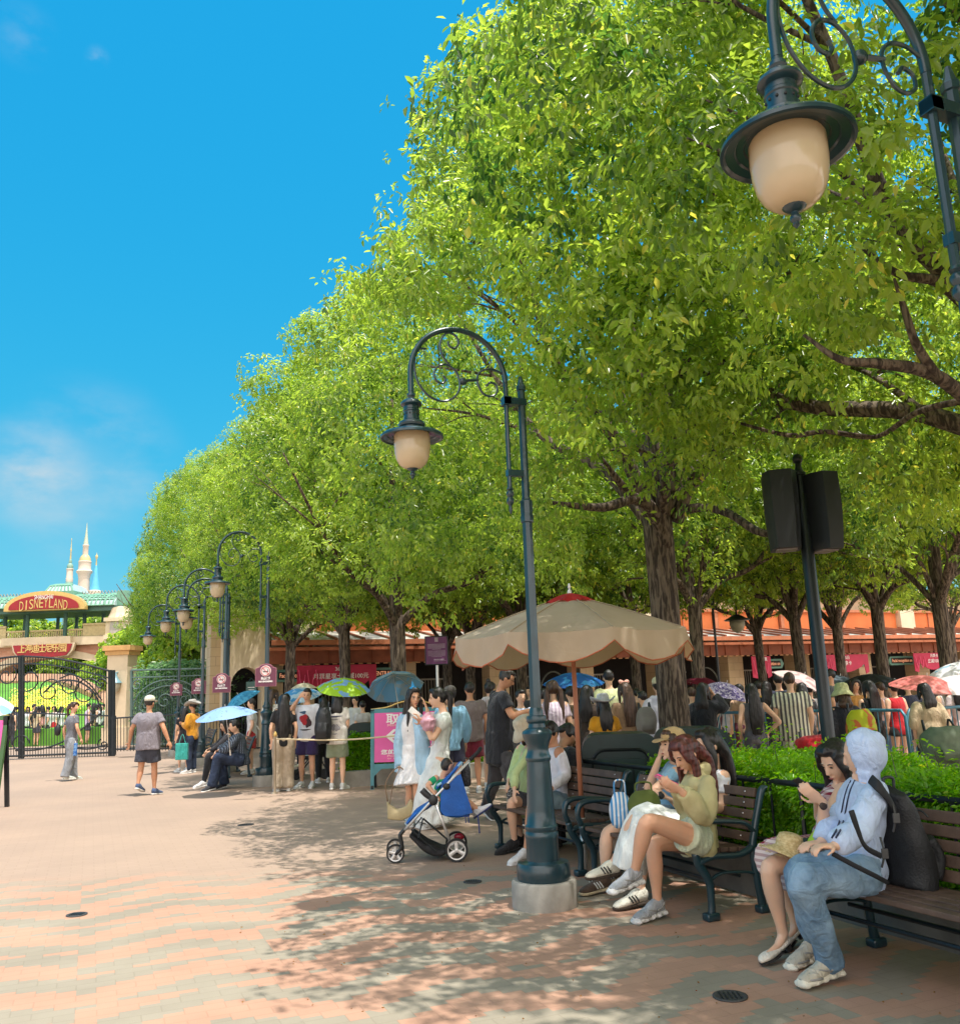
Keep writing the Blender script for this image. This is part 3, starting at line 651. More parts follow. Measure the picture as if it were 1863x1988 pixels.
def banner(px, w, h, txt, label, yy=-1.5, flat=True):
    x = hallpt(px, yy); t = thing('swag_banner', label, 'banner', lx(x, yy, 2.62), HA, 'crimson banners under the canopy')
    pl = [(-w / 2, 0), (-w / 2, -h * .95), (-w / 2 + .25, -h), (-w / 2 + .34, -h * .5)] + [(-w / 2 + .34 + (w - .6) * k / 10, -h * (.55 + .35 * math.sin(math.pi * k / 10))) for k in range(1, 10)] + [(w / 2 - .26, -h * .5), (w / 2 - .2, -h), (w / 2, -h * .9), (w / 2, 0)]
    b = MB(); b.prism(pl, -.03); b.obj('cloth_panel', M_crim, t)
    for k, s in enumerate(txt): text(s, .2 if k else .17, M_signw, t, (.12, -.036, -.14 - .24 * k), bold=.002)
    b = MB()
    for k in range(3): b.tube([(-w / 2 + .05 + .28 * k, -.05, -.15), (-w / 2 + .1 + .28 * k, -.05, -h * .5), (-w / 2 + .17 + .28 * k, -.05, -h * .8), (-w / 2 + .26 + .28 * k, -.05, -.3)], .014, n=5, sub=3)
    b.obj('ribbon_print', mat('hot_pink_print', (.8, .10, .22), .5), t)
banner(655, 2.7, 1.05, ['365日', '月票星享卡立减100元'], 'wide crimson banner with white figures behind the dark straight trunk')
banner(1638, 2.9, .85, ['365日', '星享卡'], 'crimson banner crossed by the loudspeaker pole')
banner(1810, 2.3, .85, ['月票卡', '立减100元'], 'crimson banner at the right behind the grey leaning trunk')
banner(1478, 1.0, .9, ['月票'], 'short bright red banner hanging low left of the loudspeaker pole')
# --- station building over the brick arch far behind the gate (plane Y = 62)
SY = 62.0
def P(px, py, Y=SY): return at(px, py, Y)
def T1(cx, cy): return cx * .18654, 992.8 + cy * .18654      # zoom-crop pixels of the arch region to picture units
def PP(cx, cy, Y=SY): return P(*T1(cx, cy), Y)
sb = PP(560, 1500); st = thing('station_building', 'pink brick arch building with green glazed canopy roof and red arched sign', 'building', (sb.x, SY, 0))
def SL(cx, cy, dy=0.0):
    p = PP(cx, cy); return Vector((p.x - sb.x, dy, p.z))
zc = SL(600, 1345).z; zw = SL(600, 1385).z
xL = SL(-350, 1500).x; xR = SL(1190, 1500).x; ac = SL(560, 1500).x
spring = SL(1130, 1700).z; atop = SL(600, 1520).z; ahw = SL(1130, 1700).x - ac
arcp = [(ac - ahw * math.cos(a), spring + (atop - spring) * math.sin(a)) for a in np.linspace(0, math.pi, 26)]
b = MB(); b.prism([(xL, 0), (ac - ahw, 0)] + arcp + [(ac + ahw, 0), (xR, 0), (xR, zw), (xL, zw)], -1.6, (0, 0, 0)); b.obj('brick_wall', M_brick, st)
arco = [(ac - (ahw + .55) * math.cos(a), spring + (atop + .5 - spring) * math.sin(a)) for a in np.linspace(0, math.pi, 26)]
b = MB()
for i in range(25):
    (x0, z0), (x1, z1), (x2, z2), (x3, z3) = arcp[i], arcp[i + 1], arco[i + 1], arco[i]; b.prism([(x0, z0), (x1, z1), (x2, z2), (x3, z3)], .25, (0, 0.0, 0))
b.obj('arch_trim', M_cream, st)
b = MB(); b.box(((xL + xR) / 2, -.15, (zc + zw) / 2 + .05), (xR - xL, .6, zc - zw + .3)); x0 = SL(175, 0).x; x1 = SL(860, 0).x; b.box(((x0 + x1) / 2, -.35, (zc + zw) / 2 + .1), (x1 - x0, .9, zc - zw + .25)); b.obj('cornice', M_cream, st)
b = MB(); z0 = SL(0, 1325).z; z1 = SL(0, 1255).z; bal = mat('balustrade_cream', (.62, .50, .26), .8)
for a0, a1 in ((-350, 130), (910, 1190)):
    b.box(((SL(a0, 0).x + SL(a1, 0).x) / 2, .3, SL(0, 1205).z), (SL(a1, 0).x - SL(a0, 0).x, .2, .14)); b.box(((SL(a0, 0).x + SL(a1, 0).x) / 2, .3, (z0 + SL(0, 1215).z) / 2), (SL(a1, 0).x - SL(a0, 0).x, .04, SL(0, 1215).z - z0))
b.box((ac, .4, z1), (xR - xL, .2, .12))
for k in range(70): b.tube([(xL + (xR - xL) * k / 69, .4, z0), (xL + (xR - xL) * k / 69, .4, z1)], .05, n=5)
b.obj('balustrade', bal, st)
# columns and roof
zr0 = SL(0, 1065).z; zr1 = SL(0, 900).z; zr2 = SL(0, 1045).z
b = MB()
for cx in (30, 235, 350, 735, 850, 1045, 1240): b = MB(); b.tube([(SL(cx, 0).x, .2 + (.0 if cx in (350, 735) else 1.2), z0), (SL(cx, 0).x, .2 + (.0 if cx in (350, 735) else 1.2), zr0)], .14, n=8); b.obj('column', M_grnd, st)
for cx in (450, 650): b = MB(); b.tube([(SL(cx, 0).x, 3.2, z0), (SL(cx, 0).x, 3.2, zr0)], .13, n=8); b.obj('column', M_grnd, st)
b = MB(); b.box((ac, 1.5, (zr0 + zr2) / 2), (xR - xL + .6, 4.2, .35)); b.obj('eaves', M_grnd, st)
b = MB(); n_ = 8; pts = [(-.8 + 2.3 * (1 - math.cos(a)), zr2 + .1 + (zr1 - zr2) * math.sin(a)) for a in np.linspace(0, math.pi / 2, n_)]
pts = pts + [(3.0 - p[0], p[1]) for p in pts[::-1]]
xe = SL(1270, 0).x
for i in range(len(pts) - 1): b.quad((xL, pts[i][0], pts[i][1]), (xe, pts[i][0], pts[i][1]), (xe, pts[i + 1][0], pts[i + 1][1]), (xL, pts[i + 1][0], pts[i + 1][1]))
b.prism([(q[0], q[1]) for q in pts], .1, (xe, 0, 0), (0, 1, 0), (0, 0, 1)); rf = b.obj('glazed_roof', M_glass, st)
b = MB()
nb = 34
for k in range(nb + 1):
    x = xL + (xe - xL) * k / nb; b.tube([(x, p[0] - .03, p[1] + .03) for p in pts[:n_ + 1]], .045 if k % 4 else .09, n=4)
for p in (pts[0], pts[2], pts[3], pts[4], pts[5], pts[7]): b.tube([(xL, p[0] - .03, p[1] + .03), (xe, p[0] - .03, p[1] + .03)], .05, n=4)
b.box(((SL(1280, 0).x + SL(1400, 0).x) / 2, 1.4, (zr1 + zr2) / 2), (SL(1400, 0).x - SL(1280, 0).x, 3.6, zr1 - zr2 + .3)); b.obj('roof_rib', M_grn, rf)
b = MB()
for k in range(44):
    x = xL + (xe - xL) * k / 44; z = pts[7][1]; b.tube([(x, 1.4, z), (x + .14, 1.4, z + .32), (x + .3, 1.4, z)], .04, n=4)
b.obj('ridge_cresting', mat('verdigris_brown', (.30, .26, .18), .6), st)
# roof lantern
b = MB(); u0, u1, t0, t1 = SL(440, 850), SL(745, 850), SL(520, 745), SL(690, 745)
for (ya, yb) in ((.8, 2.6),):
    base = [(u0.x, .2, u0.z), (u1.x, .2, u0.z), (u1.x, 3.2, u0.z), (u0.x, 3.2, u0.z)]; mid = [(u0.x + .3, .5, u0.z + .55), (u1.x - .3, .5, u0.z + .55), (u1.x - .3, 2.9, u0.z + .55), (u0.x + .3, 2.9, u0.z + .55)]; tp_ = [(t0.x, 1, t0.z), (t1.x, 1, t0.z), (t1.x, 2.4, t0.z), (t0.x, 2.4, t0.z)]
    b.add(base + mid + tp_, [(0, 1, 5, 4), (1, 2, 6, 5), (2, 3, 7, 6), (3, 0, 4, 7), (4, 5, 9, 8), (5, 6, 10, 9), (6, 7, 11, 10), (7, 4, 8, 11), (8, 9, 10, 11)])
lt = b.obj('roof_lantern', M_glass, st)
b = MB()
for k in range(8):
    f = k / 7; a = Vector(base[0]).lerp(Vector(base[1]), f); c = Vector(mid[0]).lerp(Vector(mid[1]), f); d = Vector(tp_[0]).lerp(Vector(tp_[1]), f); b.tube([a, c, d], .06, n=4)
for f in (0, .33, .66, 1): a = Vector(mid[0]).lerp(Vector(tp_[0]), f); c = Vector(mid[1]).lerp(Vector(tp_[1]), f); b.tube([a, c], .06, n=4)
b.box(((u0.x + u1.x) / 2, 1.7, u0.z - .15), (u1.x - u0.x + .3, 3.4, .5)); b.obj('lantern_rib', M_grn, lt)
# arched sign
sx0, sx1 = SL(185, 1058), SL(925, 1058); sc_ = (sx0.x + sx1.x) / 2; hw = (sx1.x - sx0.x) / 2; hh = SL(560, 885).z - sx0.z
def arc(hw, hh, n=22): return [(-hw, 0)] + [(-hw * math.cos(a), hh * .12 + hh * .88 * math.sin(a)) for a in np.linspace(0.0, math.pi, n)] + [(hw, 0)]
b = MB(); b.prism(arc(hw + .28, hh + .25), -.5, (sc_, -1.35, sx0.z - .02)); sg = b.obj('arched_sign_rim', M_gold, st)
b = MB(); b.prism(arc(hw - .1, hh - .12), .06, (sc_, -1.40, sx0.z + .05)); b.obj('arched_sign_face', M_red, sg)
text('SHANGHAI', .42, M_signw, sg, (sc_, -1.49, sx0.z + hh * .80), fit=SL(660, 0).x - SL(475, 0).x, bold=.0)
dn = SL(800, 0).x - SL(315, 0).x; word = 'DISNEYLAND'
for i, ch in enumerate(word):
    f = (i + .5) / 10 - .5; text(ch, .95, M_gold, sg, (sc_ + f * dn, -1.48, sx0.z + hh * .40 - abs(f) ** 2 * .9), bold=.0, fit=(dn / 10 * .84 if ch != 'I' else dn / 10 * .25))
# lower red sign
b = MB(); q0, q1 = SL(215, 1385), SL(820, 1385); qb = SL(560, 1510).z; hq = (q1.x - q0.x) / 2; qc = (q0.x + q1.x) / 2
sh = [(-hq, 0), (hq, 0), (hq * .93, (qb - q0.z) * .5), (hq * .80, (qb - q0.z) * .84), (hq * .5, (qb - q0.z) * .92), (0, (qb - q0.z)), (-hq * .5, (qb - q0.z) * .92), (-hq * .80, (qb - q0.z) * .84), (-hq * .93, (qb - q0.z) * .5)]
b.prism([(x * 1.08, z * 1.13 + .05) for x, z in sh], -.3, (qc, -.92, q0.z - .12)); s2 = b.obj('scroll_sign_rim', M_cream, st)
b = MB(); b.prism(sh, .06, (qc, -.95, q0.z - .14)); b.obj('scroll_sign_face', M_red, s2)
for i, ch in enumerate('上海迪士尼乐园'): text(ch, .62, M_gold, s2, (qc + (i - 3) * (SL(745, 0).x - SL(275, 0).x) / 7, -1.03, SL(0, 1440).z - .12), bold=.012)
# right tower pier of the station
b = MB(); a0, a1 = SL(1190, 1340), SL(1370, 1340); xc = (a0.x + a1.x) / 2; w = a1.x - a0.x
b.box((xc, -.6, a0.z / 2), (w, 1.8, a0.z)); pr = b.obj('corner_tower', M_brick, st)
b = MB(); ztop = SL(0, 1190).z; b.box((xc, -.6, (a0.z + ztop) / 2), (w * 1.02, 1.85, ztop - a0.z)); b.box((xc, -.6, a0.z + .1), (w * 1.12, 2.1, .3)); b.box((xc, -.6, ztop), (w * 1.16, 2.2, .25)); b.box((xc, -.6, SL(0, 1460).z), (w * 1.03, 1.9, .9))
b.lathe([(w * .8, ztop + .1), (w * .62, ztop + .5), (w * .5, ztop + .9), (.02, ztop + 1.0)], (xc, -.6, 0), n=4, M=None); b.obj('tower_cap', M_cream, pr)
b = MB(); b.box((xc, -1.55, (a0.z + ztop) / 2 + .1), (w * .5, .05, (ztop - a0.z) * .6)); b.obj('lattice_panel', mat('lattice_grey', (.45, .4, .36), .7), pr)
# side wing right of it
b = MB(); w0, w1 = SL(1350, 1340).x, SL(1950, 1340).x; zz = SL(0, 1370).z; cc = SL(1560, 0).x; rr_ = 1.9
ar = [(cc - rr_ * math.cos(a), SL(0, 1660).z + 2.4 * math.sin(a)) for a in np.linspace(0, math.pi, 16)]
b.prism([(w0, 0), (cc - rr_, 0)] + ar + [(cc + rr_, 0), (w1, 0), (w1, zz), (w0, zz)], -1.4, (0, .6, 0)); b.obj('side_wall', M_brick, st)
# interior view behind the arch: pale stage front
b = MB(); p0, p1 = SL(470, 1100), SL(790, 1330); b.box(((p0.x + p1.x) / 2, 12, (p0.z + p1.z) / 2), (p1.x - p0.x, 2, p0.z - p1.z)); b.obj('pink_pavilion', mat('pale_pink_plaster', (.6, .44, .38), .8), st)
# plain towers rising behind the roof (plain stand-ins)
def spire(cx, cyb, prof, label, mats, Y=120, name='plain_tower'):
    p = PP(cx, cyb, Y); t = thing(name, label, 'tower', (p.x, Y, 0), 0, None); k = Y / FV * .18654
    segs = {}
    for nm, m, pr_ in prof:
        b = MB(); b.lathe([(r * k, PP(cx, z, Y).z) for r, z in pr_], n=20); b.obj(nm, m, t, auto=40)
    return t
M_tower = mat('ivory_stone', (.62, .53, .44), .8, 0, .1, .3); M_teal = mat('muted_green_roof', (.22, .36, .29), .6); M_blue = mat('bright_blue_roof', (.10, .42, .70), .5, 0, .15, .4); M_goldr = mat('soft_gold_roof', (.50, .42, .20), .45)
spire(865, 880, [('shaft', M_tower, [(60, 1300), (60, 870), (56, 700), (64, 655), (78, 640), (82, 625), (66, 612), (62, 590), (62, 535), (66, 528), (62, 520)]), ('dome', M_goldr, [(58, 520), (54, 490), (38, 462), (30, 455)]), ('turret', M_tower, [(28, 455), (28, 365), (33, 358), (30, 350)]), ('spire', mat('pale_green_cone', (.42, .47, .36), .6), [(26, 350), (14, 260), (8, 200), (2, 120)])], 'tall ivory round tower with gold dome and thin spire behind the station roof', None)
spire(985, 880, [('drum', M_tower, [(60, 1300), (60, 830), (50, 822)]), ('blue_cone', M_blue, [(52, 822), (40, 780), (12, 580), (10, 565)]), ('finial', M_goldr, [(8, 565), (5, 500), (14, 480), (14, 465), (4, 450), (1, 430)])], 'slim blue cone roof on a pale drum right of the tall tower', None)
spire(712, 880, [('base', M_teal, [(44, 1300), (44, 800), (40, 760), (34, 735)]), ('shaft', M_tower, [(34, 735), (36, 700), (32, 690), (32, 610), (38, 604), (36, 598)]), ('onion', M_teal, [(28, 598), (32, 575), (26, 555), (14, 540), (18, 525), (10, 500)]), ('finial', M_goldr, [(9, 500), (6, 420), (10, 400), (5, 385), (2, 300), (5, 290), (1, 280)])], 'thin green capped turret with finial left of the tall tower', None)
# --- lawn slope with blossom under the arch
b = MB(); rs = np.random.RandomState(1)
nx, ny = 40, 12; vs = []; fs = []
x0, x1 = at(-60, 1400, 44).x, at(250, 1400, 44).x
for j in range(ny):
    for i in range(nx):
        f = j / (ny - 1); x = (x0 + (x1 - x0) * i / (nx - 1)) * (1 + f * .25); y = 44 + 12 * f; edge = min(1, (i / 5)) * min(1, (nx - 1 - i) / 7)
        vs.append((x, y, .3 + 2.9 * f ** .8 * (.25 + .75 * math.sin(min(1, edge) * math.pi / 2)) + rs.uniform(-.03, .03)))
for j in range(ny - 1):
    for i in range(nx - 1): fs.append((j * nx + i, j * nx + i + 1, (j + 1) * nx + i + 1, (j + 1) * nx + i))
b.add(vs, fs); tag(b.obj('lawn_slope', M_lawn, smooth=True), kind='structure')
def scatter_leaves(name, C, L, per, mt, seed, label, cat, droop=.3, kind=None, spread=.05, group=None):
    rs = np.random.RandomState(seed); C = np.array(C, float); A = np.tile([0, -.3, 1.], (len(C), 1)) + rs.normal(0, .35, (len(C), 3)); A /= np.linalg.norm(A, axis=1)[:, None]
    me = leaves_mesh(C, A, rs, per, L, .5, name, droop, spread); o = link(name, me, mt); tag(o, label, cat, group, kind); return o
M_bloom = leaf_mat('yellow_blossom', (.62, .60, .12), (.80, .74, .22), (.8, .8, .4))
pts_ = []
for (px, py, rx, ry) in ((60, 1352, 42, 14), (105, 1348, 38, 14), (135, 1368, 34, 8), (35, 1372, 26, 10), (75, 1372, 40, 8)):
    for k in range(150):
        a = random.uniform(0, 6.28); r = math.sqrt(random.random()); qx, qy = px + rx * r * math.cos(a), py + ry * r * math.sin(a)
        Y = 44 + (1395 - qy) / 75 * 9; p = at(qx, qy, Y); pts_.append((p.x, p.y, p.z + .05)) if math.sin(qx * .22) + math.sin(qy * .5 + qx * .1) > -.5 else None
scatter_leaves('flower_bed', pts_, (.09, .16), 6, M_bloom, 3, 'drifts of yellow blossom on the lawn slope', 'flowers', kind='stuff', spread=.12)
b = MB()
for k in range(30):
    a = -.5 + k / 29 * 1.0; p = at(20 + 250 * k / 29, 1318 + (abs(k - 11) / 18) ** 2 * 60 if k > 11 else 1318 + (abs(k - 11) / 11) ** 2 * 20, 56 - max(0, k - 12) * .55)
    vs.append(p); b.v.append(tuple(p)); 
b = MB(); pl = [(at(-30 + 290 * k / 24, 1322 + max(0, (k - 11) / 13) ** 2 * 95, 56.2 - max(0, k - 11) * .8)) for k in range(25)]
b.loft(pl, [(.3, .5)] * 25, right=(0, 1, 0), n=6); tag(b.obj('garden_path', mat('salmon_path', (.55, .30, .2), .8)), kind='structure')
TREES['f'] = tree_meshes(41, H=8, RR=4.2, zb=.8, dens=70, nl=34, fork=1.5, limbs=4, lr=(1.1, 1.6), L=(.3, .46), per=7, rt=.2)
for i, (px, Y, k, sc, lb) in enumerate([(25, 74, 'f', 1.15, 'round green tree behind the station columns at left'), (68, 78, 'f', 1.15, 'green tree seen between the two left columns of the station'), (160, 76, 'f', 1.15, 'green tree behind the right half of the station'), (205, 73, 'f', 1.15, 'bright green tree behind the balustrade right of the arched sign'), (262, 58, 'f', .8, 'dark green tree right of the brick corner tower'), (300, 52, 'f', .8, 'green tree above the ivy screen'), (340, 56, 'f', .85, 'green tree behind the farthest lamp posts'), (385, 50, 'f', .85, 'green tree left of the corner arch'), (120, 66, 'f', .5, 'low dark tree inside the brick arch'), (430, 48, 'f', .9, 'green tree filling the gap beside the corner arch'), (190, 66, 'f', .45, 'low shrub tree at the right foot of the arch')]):
    tree(k, tp(px, 1300, Y), i * 1.3, sc, lb, 'trees in the garden beyond the gate', name='garden_tree', zs=1.0 if i not in (8, 10) else 1)
# gold stone gate pillar with wall lamp
def pillar(px, Y, w, ztop, label):
    p = tp(px, 1300, Y); t = thing('gate_pillar', label, 'pillar', p, R(-4))
    b = MB(); b.box((0, 0, ztop / 2), (w, w, ztop)); b.box((0, 0, .35), (w * 1.2, w * 1.2, .7)); b.obj('shaft', M_cream, t)
    b = MB(); b.box((0, 0, ztop - .02), (w * 1.18, w * 1.18, .2)); b.box((0, 0, ztop + .16), (w * 1.36, w * 1.36, .2)); b.obj('cap', mat('ochre_cap', (.62, .36, .14), .8), t)
    return t
pz = at(237, 1262, 37).z
gp = pillar(237, 37, .86, pz - .1, 'square cream gate pillar with ochre cap and wall lantern')
wl = thing('wall_lantern', 'small pale blue wall lantern on the cream gate pillar', 'lantern', Vector(gp.location) + Vector((0, -.62, 0)))
zl = at(237, 1325, 36.4).z
b = MB(); b.lathe([(.25, zl - .02), (.22, zl + .04), (.12, zl + .14), (.05, zl + .3), (.02, zl + .42)], n=14); b.tube([(0, 0, zl + .38), (0, .2, zl + .42)], .03, n=5); b.obj('lamp_cap', mat('pale_blue_metal', (.18, .32, .38), .4), wl, auto=40)
b = MB(); b.lathe([(.19, zl - .02), (.19, zl - .16), (.13, zl - .32), (.05, zl - .42)], n=14); b.obj('lamp_glass', mat('frosted_glass', (.6, .55, .45), .4), wl, auto=40)
# --- iron gate
GY = 28.6
gt = thing('iron_gate', 'tall black wrought iron gate with curved top rail and scrollwork', 'gate', at(110, 1465, GY) * 1)
g0 = gt.location.copy(); gt.location.z = 0
def GP(cx, cy, dy=0): # crop of [0,1500,420,1900]
    p = at(cx * .18654, 1240.9 + cy * .18654, GY); return Vector((p.x - g0.x, dy, p.z))
topc = [(0 - 560, 330), (-250, 240), (0, 200), (235, 180), (560, 200), (850, 255), (1150, 335)]
def gtop(cx):
    for (a, b2) in zip(topc[:-1], topc[1:]):
        if a[0] <= cx <= b2[0]: return a[1] + (b2[1] - a[1]) * (cx - a[0]) / (b2[0] - a[0])
    return 335
b = MB(); b.tube([GP(x, y) for x, y in topc], .035, n=6, sub=4); b.tube([GP(x, y + 75) for x, y in topc], .022, n=5, sub=4)
b.tube([GP(-560, 1245), GP(1150, 1180)], .035, n=6); b.tube([GP(-560, 1160), GP(1150, 1120)], .02, n=5); b.tube([GP(130, 765), GP(1150, 800)], .025, n=5); b.obj('rail', M_iron, gt)
b = MB()
for k in range(60):
    cx = -540 + k * 28.4
    if -560 < cx < 1150: b.tube([GP(cx, 1230), GP(cx, gtop(cx) + 3)], .012, n=4)
o = b.obj('bars', M_iron, gt)
b = MB()
for cx in (205, 235, 1145, 1180): b = MB(); b.tube([GP(cx, 1245), GP(cx, gtop(cx) - 12)], .05 if cx < 1000 else .06, n=6); b.obj('gate_post', M_iron, gt)
b = MB()
def spiral(mb, c, r0, r1, a0, turns, rad, n=26, Mx=None):
    pts = []
    for k in range(n):
        f = k / (n - 1); a = a0 + turns * 2 * math.pi * f; r = r0 + (r1 - r0) * f; pts.append(c + Vector((r * math.cos(a), 0, r * math.sin(a))))
    mb.tube(pts, rad, n=5)
for (cx, cy, r, a, tn) in ((520, 540, .42, 0, 1.6), (720, 480, .38, 2, -1.5), (300, 420, .4, 4, 1.2), (900, 560, .5, .5, 1.3), (70, 380, .35, 1, -1.2), (210, 1090, .3, 0, 1.4), (1050, 470, .2, 0, 1.2), (1080, 1100, .2, 2, 1.2)): spiral(b, GP(cx, cy, -.02), r, .05, a, tn, .022)
b.tube([GP(450, 560), GP(600, 440), GP(800, 440), GP(960, 540), GP(1040, 700)], .03, n=5, sub=5); b.tube([GP(620, 410), GP(760, 370), GP(930, 470), GP(1060, 640)], .025, n=5, sub=5)
b.tube([GP(160, 1160), GP(400, 1150), GP(640, 1075), GP(900, 900), GP(1060, 760)], .028, n=5, sub=5); b.tube([GP(620, 1110), GP(900, 1145), GP(1110, 1100)], .028, n=5, sub=5); b.obj('scrollwork', M_iron, gt)
# --- low black fence right of the gate and the green screen with ivy
fn = thing('low_fence', 'low black bar fence between the gate and the first lamp posts', 'fence', at(250, 1460, 28.0)); f0 = fn.location.copy(); fn.location.z = 0
def FP(px, py, Y=28.0): p = at(px, py, Y); return Vector((p.x - f0.x, Y - 28.0, p.z))
b = MB()
for k in range(46):
    px = 222 + k * 6.2; b.tube([FP(px, 1459 - k * .1), FP(px, 1395 - k * .35)], .012, n=4)
b.tube([FP(215, 1395), FP(505, 1378)], .025, n=5); b.tube([FP(215, 1455), FP(505, 1452)], .025, n=5); b.obj('bars', M_iron, fn)
b = MB(); b.tube([FP(221, 1466), FP(221, 1390)], .07, n=6); b.obj('post', M_iron, fn)
sc2 = thing('ornate_screen', 'green wrought iron screen with fan scrollwork in front of ivy', 'fence', at(340, 1460, 32)); s0 = sc2.location.copy(); sc2.location.z = 0
def KP(cx, cy, Y=32): # crop [250,1450,560,1780] 1863 wide
    k = 310 / 1863 * .8273; p = at(206.8 + cx * k, 1199.6 + cy * k, Y); return Vector((p.x - s0.x, Y - 32, p.z))
M_gi = mat('verdigris_iron', (.10, .16, .15), .5)
b = MB(); b.tube([KP(350, 740), KP(1600, 710)], .035, n=5); b.tube([KP(350, 845), KP(1600, 805)], .025, n=5); b.tube([KP(350, 1790), KP(1600, 1760)], .03, n=5)
for cx in (350, 1590): b.tube([KP(cx, 740), KP(cx, 1800)], .05, n=5)
b.obj('frame', M_gi, sc2)
b = MB()
for k in range(52):
    cx = 375 + k * 23.6; f = (cx - 900) / 560; top = 870 + 500 * min(1, abs(f)) ** 2.2 if k % 2 else 760; b.tube([KP(cx, 1780), KP(cx, top)], .010, n=4)
b.obj('bars', M_gi, sc2)
b = MB()
for r in (1.0, .82): b.tube([KP(900 - 540 * r * math.cos(a), 1350 - 480 * r * math.sin(a)) for a in np.linspace(.1, math.pi - .1, 18)], .025, n=5)
for (cx, cy, r, a, tn) in ((820, 1180, .3, 0, 1.4), (1100, 1150, .28, 2, -1.4), (430, 950, .2, 1, 1.3), (560, 1250, .25, 3, 1.3), (1330, 1230, .2, 0, 1.4)): spiral(b, KP(cx, cy), r, .04, a, tn, .022)
b.obj('scrollwork', M_gi, sc2)
iv = []
for k in range(2200):
    px = random.uniform(262, 475); py = random.uniform(1285, 1440); Y = random.uniform(33.2, 34.6); p = at(px, py, Y)
    if (px - 350) ** 2 / 120 ** 2 + (py - 1400) ** 2 / 118 ** 2 < 1.0 or random.random() < .12: iv.append(tuple(p))
M_ivy = leaf_mat('ivy_leaf', (.05, .13, .05), (.16, .27, .12), (.5, .55, .42))
scatter_leaves('ivy_mass', iv, (.12, .2), 7, M_ivy, 8, 'dense ivy mound behind the ornate green screen', 'ivy', kind='stuff', spread=.1)
lw = MB(); lw.box((at(330, 1440, 40).x, 40, .35), (16, 3, .7)); tag(lw.obj('lawn_bank', M_lawn), kind='structure')
# --- notice board on pole
def notice(px, pyb, Y):
    p = at(px, pyb, Y); t = thing('notice_board', 'plum notice board of small white print on a grey pole', 'sign', (p.x, Y, 0))
    zt, zb_ = at(848, 1237, Y).z, at(848, 1289, Y).z; w = (at(868, 1262, Y).x - at(827, 1262, Y).x)
    b = MB(); b.tube([(0, .04, 0), (0, .04, zt)], .03, n=8); b.obj('pole', M_alu, t)
    b = MB(); b.box((0, 0, (zt + zb_) / 2), (w + .05, .05, zt - zb_ + .05), bev=.01); b.obj('frame', M_iron, t)
    b = MB(); b.box((0, -.028, (zt + zb_) / 2), (w, .012, zt - zb_)); f = b.obj('face', mat('violet_sign_face', (.19, .05, .17), .5), t)
    H = zt - zb_; b = MB(); b.box((0, -.037, zt - H * .10), (w * .16, .006, w * .2))
    for k in range(5): b.box((0, -.037, zt - H * (.27 + .045 * k)), (w * .82 * (1 if k < 4 else .5), .005, H * .018))
    for k in range(7): b.box((0, -.037, zt - H * (.52 + .035 * k)), (w * .82 * (1 if k < 6 else .6), .004, H * .010))
    b.box((w * .12, -.037, zt - H * .84), (w * .5, .004, H * .03)); b.box((w * .15, -.037, zt - H * .89), (w * .56, .004, H * .012)); b.obj('print', mat('faded_print', (.5, .38, .48), .6), f)
notice(848, 1290, 19.5)
# ------------------------------------------------------------------ planter, hedge, rail behind the benches
BQ = Vector((1.41, 6.20, 0))         # front foot of the middle bench's right end
def along(p, s, q=0.0): return Vector(p) + ROW * s + PERP * q
PK = along(BQ, 0, .77)               # line of the planter kerb
pl_t = thing('hedge_planter', 'low dark stone kerb bed behind the benches', 'planter', (0, 0, 0))
A0 = along(PK, 3.0); A1 = along(PK, -4.6); A2 = along(A1, 0, 3.3); A3 = along(A0, 0, 1.5)
b = MB()
def wallseg(mb, p, q, h, w): d = (q - p); c = (p + q) / 2; mb.box((c.x, c.y, h / 2), (d.length + w, w, h), rz=math.atan2(d.y, d.x))
wallseg(b, A0, A1, .30, .18); wallseg(b, along(A0, .09, .09), along(A3, .09, 0), .29, .17); b.obj('kerb', M_kerb, pl_t)
b = MB(); b.add([A0 + V3(0, 0, .24), A3 + V3(0, 0, .24), A2 + V3(0, 0, .24), A1 + V3(0, 0, .24)], [(0, 3, 2, 1)]); b.obj('soil', mat('dark_soil', (.05, .035, .025), .95), pl_t)
rl = thing('planter_rail', 'knee high dark iron railing along the hedge behind the benches', 'railing', (0, 0, 0))
b = MB(); R0 = along(A0, .0, .04); R1 = along(A1, 0, .04); R3 = along(A3, 0, .04)
for (p, q) in ((R0, R1), (R0, R3)):
    b.loft([p + V3(0, 0, .80), q + V3(0, 0, .80)], [(.022, .012)] * 2, right=(0, 0, 1), n=8); b.loft([p + V3(0, 0, .40), q + V3(0, 0, .36)], [(.012, .01)] * 2, right=(0, 0, 1), n=6)
b.obj('rail', M_iron, rl)
b = MB(); d = R1 - R0; n = int(d.length / .30)
for k in range(n + 1):
    b = MB(); p = R0.lerp(R1, k / n); b.tube([p + V3(0, 0, .3), p + V3(0, 0, .79)], .009 if k % 5 else .016, n=6); b.obj('bar', M_iron, rl)
for k in range(6):
    b = MB(); p = R0.lerp(R3, k / 5); b.tube([p + V3(0, 0, .3), p + V3(0, 0, .79)], .012, n=6); b.obj('bar', M_iron, rl)
